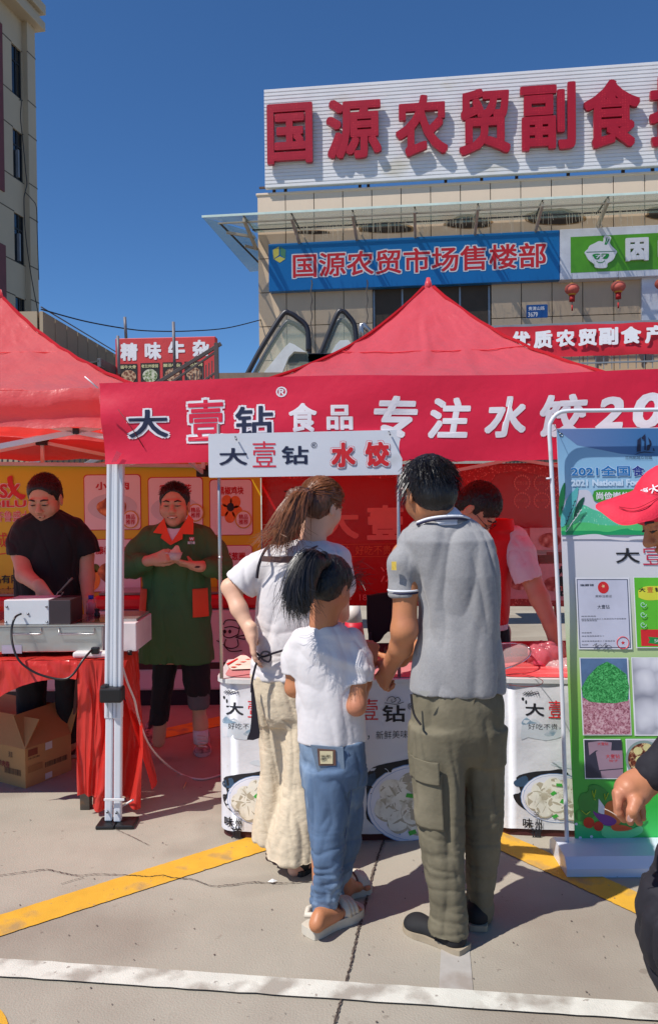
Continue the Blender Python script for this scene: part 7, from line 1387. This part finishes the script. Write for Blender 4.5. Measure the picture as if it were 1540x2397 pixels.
for q, Yq in (((388, 1560, 372, 1735), 4.9), ((456, 1560, 470, 1700), 4.82)): Fd.cone(P(q[0], q[1], 4.86), P(q[2], q[3], Yq), .045, .04)
Fd.cone(P(470, 1690, 4.82), P(471, 1735, 4.8), .045, .04)
Fd.mesh('body', sk3, g4)
face_bits(g4, hc4, R4_, 1.10, 'smile'); short_hair(g4, hc4, R4_, 1.10, hb_, face=.115, fz=-.030, nape=.0, amp=.003, fr=(.092, .112, .122), sc=(110, 110, 110), seed=17, h=.0045)
gco = mat('green_work_coat', S(66, 104, 58), .8, .06, 4, bump=.0015, bscale=40); orc = mat('orange_trim', S(236, 74, 34), .7, .04)
Fd = Field((-1.5, 4.35, .55), (-.4, 5.15, 1.5), .0052); Fd.chain([P(352, 1256, 4.86), P(325, 1290, 4.83), P(308, 1326, 4.78), P(336, 1318, 4.68)], [.068, .068, .068, .055], .03); Fd.chain([P(474, 1256, 4.86), P(502, 1290, 4.83), P(517, 1328, 4.78), P(490, 1328, 4.68)], [.068, .068, .070, .055], .03)
Fd.loft(cr_, .03)
Fd.cone(P(398, 1560, 4.70), P(398, 1478, 4.70), .03, .002, .004, True)
Fd.mesh('coat', gco, g4, folds(.011, (7, 7, 5), 101, .0008))
kk4 = K(299.6, 1108.5, .15563); p4 = Pl(A3(0, 4.725, 0), (1, 0, 0)); kc_ = lambda q: [kk4(*a) for a in q]
def lapel(name, pts, m_, th=.008, Y0=4.712):
    """cloth lying on the chest: leans back towards the neck"""
    V = []; uv = [kk4(*a) for a in pts]
    for x, y in uv: Yq = Y0+max(0, (1262-y))/60*.050; V.append(P(x, y, Yq))
    tri = fill(uv); n = len(V); V2 = [v+A3(0, th, 0) for v in V]; o = mesh(name, V+V2, [t[::-1] for t in tri]+[tuple(n+i for i in t) for t in tri]+[(i, n+i, n+(i+1) % n, (i+1) % n) for i in range(n)], m_, g4)
    bm = bmesh.new(); bm.from_mesh(o.data); bmesh.ops.recalc_face_normals(bm, faces=bm.faces); bm.to_mesh(o.data); bm.free()
lapel('undershirt', [(575, 815), (690, 835), (790, 820), (760, 900), (662, 1025), (610, 920)], mat('undershirt_white', S(214, 200, 206), .8), Y0=4.722)
lapel('collar', [(545, 665), (380, 890), (515, 908), (495, 968), (640, 1078), (662, 1020), (610, 900), (575, 790)], orc); lapel('collar', [(915, 620), (985, 690), (985, 915), (825, 910), (820, 985), (640, 1078), (662, 1020), (740, 910), (800, 810), (880, 690)], orc)
lapel('badge', [(922, 955), (998, 955), (1000, 1008), (922, 1008)], mat('badge_red', S(190, 60, 60), .5), .004, 4.716); a, b = kk4(900, 1020), kk4(1012, 1062); text(Pl(A3(0, 4.700, 0), (1, 0, 0)), '面乃香', a[0], a[1], b[0], b[1], pk, g4, bold=.03); a, b = kk4(930, 962), kk4(992, 1004); text(Pl(A3(0, 4.700, 0), (1, 0, 0)), 'W', a[0], a[1], b[0], b[1], pk, g4, bold=.03)
patch('pocket', cr_, 1376, 1443, 4.72, 59, 28, 1.0, orc, g4, add=.010); patch('pocket', cr_, 1376, 1441, 4.72, 168, 135, 1.0, orc, g4, add=.012)
for y in (1364, 1392, 1420): tube('button', [P(404, y, 4.712), P(404, y, 4.704)], .006, mat('button_green', S(60, 110, 70), .5), g4, 10)
bp4 = mat('black_trousers', S(24, 22, 26), .85, .1, 8, bump=.002, bscale=30); Fd = Field((-1.3, 4.5, .1), (-.55, 5.1, .75), .0055)
Fd.loft([row(1540, 360, 420, 4.9, .09), row(1600, 358, 405, 4.9, .085), row(1690, 352, 392, 4.9, .075)], .02); Fd.loft([row(1530, 425, 492, 4.84, .09), row(1590, 430, 492, 4.83, .085), row(1615, 434, 492, 4.82, .082), row(1626, 440, 490, 4.82, .075)], .02)
Fd.mesh('trousers', bp4, g4, folds(.007, (10, 10, 14), 111)); Fd = Field(P(430, 1665, 4.7)-.05, P(500, 1600, 4.95)+.05, .0055); Fd.loft([row(1618, 439, 491, 4.82, .078), row(1650, 442, 490, 4.82, .072), row(1656, 444, 488, 4.82, .068)], .01); Fd.mesh('rolled_cuff', mat('cuff_grey', S(96, 92, 96), .85), g4, folds(.003, (20, 20, 40), 112))
tube('sock', [P(470, 1708, 4.8), P(471, 1738, 4.8)], .046, mat('sock_white', S(210, 200, 205), .8), g4, 14)
snk = mat('sneaker_mesh', S(176, 130, 130), .7, .5, 30, stain=S(50, 40, 46), sscale=22, sth=.48); sns = mat('sneaker_sole', S(200, 170, 168), .6)
shoe(g4, G(474, 1772), G(471, 1738)+A3(0, .1, 0), snk, sns, .052, .085, 'sneaker'); shoe(g4, G(330, 1752), G(352, 1730)+A3(0, .1, 0), snk, sns, .052, .08, 'sneaker')
for k in range(4): tube('lace', [P(462+k, 1722+k*8, 4.70-k*.03), P(482+k, 1724+k*8, 4.70-k*.03)], .004, sns, g4, 5)
cup = thing('plastic_cup', 'clear plastic tasting cup with food held by the man in green', 'cup', kk4 and P(*kk4(720, 1290), 4.53)); c0 = P(*kk4(715, 1300), 4.52); c1 = P(*kk4(715, 1185), 4.52)
tube('cup_wall', [c0, c1], [.026, .042], mat('cup_clear', S(226, 200, 196), .15, alpha=.75, trans=.2), cup, 20); Fd = Field(c1-.05, c1+.06, .005); Fd.ell(c1+A3(0, 0, .0), (.03, .03, .018)); Fd.ell(c1+A3(.008, 0, .025), (.014, .012, .014)); Fd.mesh('food', mat('cup_food', S(226, 190, 160), .6), cup, folds(.003, (90, 90, 90), 5))
tag(tube('chopstick_fork', [P(*kk4(560, 1190), 4.53), P(*kk4(720, 1205), 4.50)], .003, mat('clear_fork', S(216, 210, 210), .2)), 'thin plastic fork in the right hand of the man in green', 'fork')
ringt('watch_strap', P(463, 1326, 4.615), .030, .03, .007, mat('watch_brown', S(70, 34, 30), .6), g4); 
# ======== man in black
g5 = thing('person', 'man in black t-shirt looking down at the fryer', 'person', G(110, 1780)); Y = 4.72
hc5 = P(106, 1168, 4.66); R5_ = axes((-.02, -.93, -.36)); Fd = Field((-2.0, 4.1, -.02), (-1.15, 5.0, 1.75), .0052)
head(Fd, hc5, R5_, 1.16, neck=P(112, 1225, 4.74)); br = [row(1195, 84, 142, Y, .075), row(1205, 66, 160, Y, .095), row(1216, 46, 184, Y, .115), row(1232, 36, 196, Y, .125), row(1262, 36, 194, Y, .135), row(1320, 40, 188, Y, .135), row(1400, 40, 186, Y, .13), row(1470, 38, 192, Y, .14), row(1540, 40, 190, Y, .14)]
Fd.loft([(z, a, b, rx*.82, ry*.82) for z, a, b, rx, ry in br[2:]])
Fd.chain([P(52, 1250, 4.72), P(50, 1298, 4.66), P(58, 1345, 4.55), P(95, 1375, 4.38)], [.06, .052, .047, .034]); hand(Fd, P(97, 1376, 4.37), (.35, -.25, -.5), (.2, .6, -.4), side=-1, curl=(.8, .9, .6), s=1.05)
Fd.chain([P(186, 1250, 4.74), P(200, 1300, 4.74), P(204, 1352, 4.72), P(208, 1412, 4.62)], [.06, .05, .045, .031]); hand(Fd, P(208, 1414, 4.61), (-.05, -.15, -1), (-1, 0, 0), side=1, curl=(.5, .6, .4), s=1.0)
for q in ((75, 1560, 72, 1740), (158, 1560, 165, 1740)): Fd.cone(P(q[0], q[1], 4.75), P(q[2], q[3], 4.8), .055, .045)
Fd.mesh('body', sk3, g5)
face_bits(g5, hc5, R5_, 1.16, 'open'); short_hair(g5, hc5, R5_, 1.16, hb_, face=.115, fz=-.034, nape=.0, amp=.0025, fr=(.092, .112, .122), sc=(110, 110, 110), seed=27, h=.0045)
btee = mat('black_tee', S(12, 11, 13), .8, .1, 6, bump=.001, bscale=50, sheen=.1); Fd = Field((-2.0, 4.2, .6), (-1.15, 5.0, 1.62), .0052)
Fd.chain([P(56, 1244, 4.73), P(50, 1275, 4.70), P(50, 1305, 4.66)], [.066, .068, .07], .04); hem(Fd, P(50, 1290, 4.68), (0, -.2, -1), .12); Fd.chain([P(180, 1240, 4.74), P(198, 1270, 4.74), P(208, 1300, 4.74)], [.062, .064, .068], .04); hem(Fd, P(205, 1290, 4.74), (.3, 0, -1), .12); Fd.loft(br, .02)
Fd.mesh('t_shirt', btee, g5, folds(.010, (7, 7, 5), 121)); ringt('neck_rib', P(112, 1204, 4.70), .078, .08, .007, btee, g5)
text(Pl(A3(0, 4.578, 0), (1, 0, 0)), '✓', 160, 1345-1045+1050, 174, 1362-1045+1050, mat('dark_logo', S(60, 56, 58), .6), g5) if 0 else sheet('chest_logo', Pl(A3(0, 4.572, 0), (1, 0, 0)), [(159, 1351), (163, 1359), (176, 1353), (164, 1363), (160, 1360)], mat('dark_logo', S(60, 56, 58), .6), g5, 0, 1)
Fd = Field((-2.0, 4.5, .04), (-1.25, 5.05, .65), .006); Fd.loft([row(1520, 44, 186, 4.75, .13), row(1575, 40, 186, 4.75, .12)], .03); Fd.loft([row(1560, 40, 108, 4.76, .09), row(1690, 44, 104, 4.78, .085), row(1735, 50, 100, 4.8, .08)], .03); Fd.loft([row(1560, 130, 186, 4.76, .09), row(1690, 138, 184, 4.78, .085), row(1735, 142, 184, 4.8, .08)], .03); Fd.mesh('trousers', bp4, g5, folds(.006, (9, 9, 9), 131))
shoe(g5, G(172, 1775), G(176, 1740)+A3(0, .1, 0), snk, sns, .052, .08, 'sneaker'); shoe(g5, G(66, 1775), G(66, 1740)+A3(0, .1, 0), snk, sns, .052, .08, 'sneaker')
# ======== bending man in the red vest
g6 = thing('person', 'young man in red vest and glasses bending over the counter', 'person', G(1150, 1800)); Y = 4.32
hc6 = P(1116, 1192, 4.16); R6_ = axes((.5, -.30, -.80)); Fd = Field((.55, 3.7, -.02), (1.35, 4.7, 1.68), .0055)
head(Fd, hc6, R6_, 1.12, neck=P(1140, 1238, 4.34)); vr = [row(1226, 1100, 1180, Y, .07), row(1240, 1080, 1206, Y, .10), row(1262, 1072, 1208, Y, .125), row(1310, 1078, 1198, Y, .13), row(1380, 1085, 1192, Y, .13), row(1430, 1088, 1190, Y, .13), row(1456, 1088, 1186, Y, .13)]
Fd.loft([(z, a, b, rx*.82, ry*.82) for z, a, b, rx, ry in vr[1:]])
Fd.chain([P(1205, 1266, 4.3), P(1238, 1345, 4.18), P(1262, 1400, 4.12), P(1288, 1462, 4.05), P(1296, 1494, 4.03)], [.055, .053, .05, .036, .031]); hand(Fd, P(1297, 1494, 4.03), (.3, -.1, -1), (-.3, .5, -.2), side=1, curl=(.7, .9, .6), s=1.05)
Fd.chain([P(1080, 1270, 4.3), P(1050, 1400, 4.25), P(1020, 1500, 4.1)], [.055, .045, .03]); hand(Fd, P(1018, 1503, 4.1), (-.2, -.3, -1), (.5, .5, 0), side=-1, s=1.0)
for q in ((1120, 1480, 1115, 1740), (1165, 1480, 1170, 1740)): Fd.cone(P(q[0], q[1], 4.36), P(q[2], q[3], 4.4), .07, .045)
Fd.mesh('body', sk3, g6); face_bits(g6, hc6, R6_, 1.12); short_hair(g6, hc6, R6_, 1.14, hb_, face=.118, fz=-.055, nape=-.045, amp=.0045, sc=(80, 80, 60), seed=37, h=.005, fr=(.09, .10, .112))
for q in (-1, 1): tube('glasses_rim', [HL(hc6, R6_, 1.12, (q*.033+.022*math.cos(a), .104, .002+.017*math.sin(a))) for a in np.linspace(0, 6.283, 16)], .0016, blk, g6, 5); tube('glasses_arm', [HL(hc6, R6_, 1.12, (q*.055, .102, .006)), HL(hc6, R6_, 1.12, (q*.08, .0, .004))], .0018, blk, g6, 5)
rvs = mat('red_vest', S(214, 22, 28), .65, .05, 4, bump=.0015, bscale=40); Fd = Field((.55, 3.9, .8), (1.35, 4.7, 1.55), .0052); Fd.loft(vr, .02); Fd.loft([row(1215, 1148, 1200, 4.3, .06), row(1242, 1140, 1204, 4.3, .09)], .02); Fd.mesh('vest', rvs, g6, folds(.005, (8, 8, 6), 141))
wsl = mat('white_tee_pinkish', S(216, 206, 214), .85, .02, bump=.001, bscale=50); Fd = Field((.6, 3.9, .78), (1.35, 4.7, 1.5), .0052); Fd.chain([P(1205, 1262, 4.28), P(1220, 1300, 4.22), P(1228, 1334, 4.18)], [.07, .074, .072], .03); Fd.cone(P(1228, 1334, 4.18), P(1236, 1360, 4.16), .072, .07, .02); hem(Fd, P(1234, 1348, 4.17), (.3, -.2, -1), .12); Fd.mesh('sleeve', wsl, g6, folds(.006, (9, 9, 12), 151)); Fd = Field((.6, 3.9, .78), (1.35, 4.7, 1.1), .0052); Fd.loft([row(1452, 1090, 1187, Y, .126), row(1470, 1090, 1186, Y, .126)], .01); Fd.mesh('shirt_hem', wsl, g6)  # sleeve and hem share one even, slightly pinkish white
Fd = Field((.55, 4.0, .05), (1.3, 4.7, .95), .006); Fd.loft([row(1466, 1090, 1188, 4.34, .12), row(1540, 1088, 1194, 4.36, .12), row(1580, 1090, 1194, 4.36, .11)], .03); Fd.loft([row(1560, 1145, 1194, 4.38, .08), row(1760, 1150, 1190, 4.4, .07)], .03); Fd.loft([row(1560, 1088, 1140, 4.38, .08), row(1760, 1092, 1136, 4.4, .07)], .03); Fd.mesh('trousers', bp4, g6, folds(.006, (9, 9, 9), 161))
for x in (1112, 1172): shoe(g6, G(x, 1835), G(x, 1812)+A3(0, .1, 0), snk, sns, .05, .08)
# ======== person with the red cap at the right edge
g7 = thing('person', 'person in red lettered cap and black clothes reaching in from right', 'person', P(1640, 2500, 2.15)*A3(1, 1, 0)); Y = 2.12
hc7 = P(1588, 1206, 2.12); R7_ = axes((-.86, .02, -.46)); Fd = Field((.74, 1.75, -.02), (1.5, 2.5, 1.72), .0042)
head(Fd, hc7, R7_, 1.0, neck=P(1665, 1285, 2.15))
W7 = P(1500, 1830, 2.06); Fd.chain([P(1700, 1420, 2.05), P(1680, 1640, 2.0), P(1560, 1795, 2.04), W7], [.05, .044, .036, .030])
hk = lambda x, y: (1408.1+.0875*x, 1767.6+.0875*y); q7 = lambda x, y, Yq: P(*hk(x, y), Yq)
Fd.chain([q7(1200, 760, 2.06), q7(960, 800, 2.05), q7(700, 900, 2.03)], [.032, .034, .030], .02); Fd.cone(q7(900, 1000, 2.04), q7(1000, 1100, 2.03), .028, .022, .02); Fd.ell(q7(780, 920, 2.05), (.042, .028, .036), k=.02)
Fd.chain([q7(620, 880, 2.04), q7(440, 1060, 2.02), q7(385, 1330, 2.01), q7(440, 1530, 2.01), q7(580, 1720, 2.02)], [.018, .0165, .0135, .0118, .0095], .006)
Fd.chain([q7(980, 1080, 2.03), q7(900, 1250, 2.0), q7(810, 1500, 1.985), q7(750, 1720, 1.99)], [.021, .0175, .0135, .0108], .008)
Fd.chain([q7(700, 950, 2.07), q7(560, 1250, 2.06), q7(600, 1560, 2.055), q7(760, 1800, 2.05)], [.018, .014, .012, .009], .005); Fd.chain([q7(860, 1000, 2.09), q7(820, 1350, 2.085), q7(880, 1620, 2.08), q7(1000, 1810, 2.07)], [.018, .014, .012, .009], .005); Fd.chain([q7(980, 1050, 2.11), q7(1010, 1300, 2.105), q7(1050, 1500, 2.1), q7(1090, 1690, 2.09)], [.018, .013, .011, .0085], .005)
Fd.loft([(1.34, .98, 2.2, .0, .0)]*0 or [row(1300, 1600, 1740, 2.2, .09), row(1400, 1580, 1790, 2.2, .12)], .02)
Fd.mesh('body', sk1, g7); face_bits(g7, hc7, R7_, 1.0)
q = q7(745, 1690, 1.977); o = mesh('thumbnail', [q+A3(.008*math.cos(a), -.0015*math.cos(a)**2, .010*math.sin(a)) for a in np.linspace(0, 6.28, 15)[:-1]], [tuple(range(14))], mat('nail', S(206, 160, 146), .3), g7)
blc = mat('black_sleeve', S(26, 24, 32), .8, .1, 6, bump=.001, bscale=60); Fd = Field((.8, 1.75, 0), (1.6, 2.6, 1.5), .0055)
Fd.chain([P(1720, 1400, 2.05), P(1690, 1640, 2.0), P(1590, 1758, 2.03), P(1532, 1806, 2.05)], [.075, .068, .052, .046], .02)
Fd.loft([row(1290, 1630, 1740, 2.22, .08), row(1340, 1590, 1800, 2.22, .12), row(1600, 1640, 1830, 2.25, .14), row(1900, 1620, 1830, 2.25, .15), row(1990, 1600, 1830, 2.22, .15)], .03)
Fd.mesh('jacket', blc, g7, folds(.006, (9, 9, 9), 171)); Fd = Field((.75, 1.75, -.0), (1.5, 2.6, .85), .0055)
lr7 = [row(1970, 1590, 1830, 2.2, .15), row(2000, 1560, 1800, 2.17, .15), row(2072, 1513, 1760, 2.12, .15), row(2135, 1506, 1740, 2.1, .145), row(2210, 1513, 1720, 2.1, .135), row(2285, 1532, 1710, 2.12, .12), row(2342, 1561, 1700, 2.14, .11), row(2420, 1600, 1700, 2.16, .08), row(2560, 1620, 1700, 2.18, .07)]
Fd.loft(lr7, .03); Fd.mesh('trousers', blc, g7, folds(.020, (6, 6, 9), 181, tilt=.8)); shoe(g7, P(1590, 2500, 2.0)*A3(1, 1, 0), P(1650, 2500, 2.2)*A3(1, 1, 0), bcl, sol)
cpr = mat('cap_red_cotton', S(216, 34, 62), .75, .05, 8, bump=.0012, bscale=160); cc_ = HL(hc7, R7_, 1.0, (0, -.008, .045)); Fd = Field(hc7-.18, hc7+.2, .0045)
Fd.ell(cc_, (.088, .108, .098), R7_); Fd.cut(cc_+R7_[:, 2]*-.022, -R7_[:, 2]); Fd.mesh('cap_crown', cpr, g7, folds(.002, (20, 20, 20), 7, .0004))
kv = K(1348.2, 1018.6, .1250); vz = [((360, 1305), 2.02), ((620, 1190), 2.07), ((1000, 1060), 2.10), ((1180, 985), 2.12), ((1534, 1110), 2.05), ((1700, 1200), 1.99), ((1534, 1500), 1.96), ((1200, 1610), 1.95), ((950, 1660), 1.955), ((750, 1620), 1.965), ((500, 1440), 1.99)]
V = [P(*kv(*a), Yq) for a, Yq in vz]; V = spline(V, 4, True); n = len(V); cen = sum(V)/n+A3(.01, 0, .006); V2 = [v-A3(0, -.001, .004) for v in V]
md_ = [(v+cen)/2+A3(0, -.0, .007) for v in V]; mesh('visor', V+md_+[cen+A3(0, 0, .008)]+V2, [(i, (i+1) % n, n+(i+1) % n, n+i) for i in range(n)]+[(n+i, n+(i+1) % n, 2*n) for i in range(n)]+[(i, 2*n+1+i, 2*n+1+(i+1) % n, (i+1) % n) for i in range(n)]+[tuple(range(2*n+1, 3*n+1))], cpr, g7, True)
for k in (0, 1): tube('visor_stitch', spline([P(*kv(*a), Yq-.004) for a, Yq in (((800+k*-20, 1340+k*30), 2.0), ((1000, 1370+k*50), 1.985), ((1200, 1340+k*50), 1.98), ((1534, 1170+k*70), 2.0))], 4), .0009, mat('stitch_dark_red', S(150, 10, 34), .8), g7, 4)
def capfn(u, v, d): 
    az = math.radians(58-u*52); el = math.radians(12+v*30); r_ = A3(.089, .109, .099)+d; l = A3(-math.cos(el)*math.cos(az), math.cos(el)*math.sin(az), math.sin(el))*r_; return cc_+R7_ @ (l*A3(1, 1, 1))
for tx, uu in (('大壹钻', (0.1, .62, 1.2, 1.15)), ('饺子', (.05, .05, .6, .5))): text(wal, tx, 0, 0, 0, 0, wht, g7, off=.002, bold=.02, fn=lambda u, v, d: cc_+R7_ @ (A3(-math.cos(math.radians(10+v*28))*math.sin(math.radians(68-u*50)), math.cos(math.radians(10+v*28))*math.cos(math.radians(68-u*50)), math.sin(math.radians(10+v*28)))*(A3(.090, .110, .100)+d)), uvr=uu)
tag(Fd and tube('plastic_thread', spline([q7(70, 1440, 2.0), q7(200, 1500, 2.0), q7(350, 1590, 2.0), q7(560, 1730, 2.01)], 4), .0012, mat('thread_clear', S(220, 200, 180), .2)), 'thin clear plastic strip pinched in the fingers at the right edge', 'strip')

def spikes(p, c, R, s, n, L, seed, zmin=.06):
    r_ = np.random.default_rng(seed); it = []
    while len(it) < n:
        v = unit(r_.normal(size=3)+A3(0, 0, .5)); l = v*A3(.0800, .098, .0870)+A3(0, -.014, .040)
        if l[2] < zmin-.0 or (l[1] > .03 and l[2] < .088): continue
        a = HL(c, R, s, l); o = unit(R @ v+r_.normal(0, .35, 3)); it.append(([a-o*.003, a+o*L*r_.uniform(.6, 1.2)], [.0016, .0005]))
    stuff(tubes('hair_strands', it, hbs, p, 3))
spikes(g4, hc4, R4_, 1.10, 700, .016, 5); spikes(g5, hc5, R5_, 1.16, 500, .010, 6); spikes(g6, hc6, R6_, 1.14, 500, .010, 7, .0)
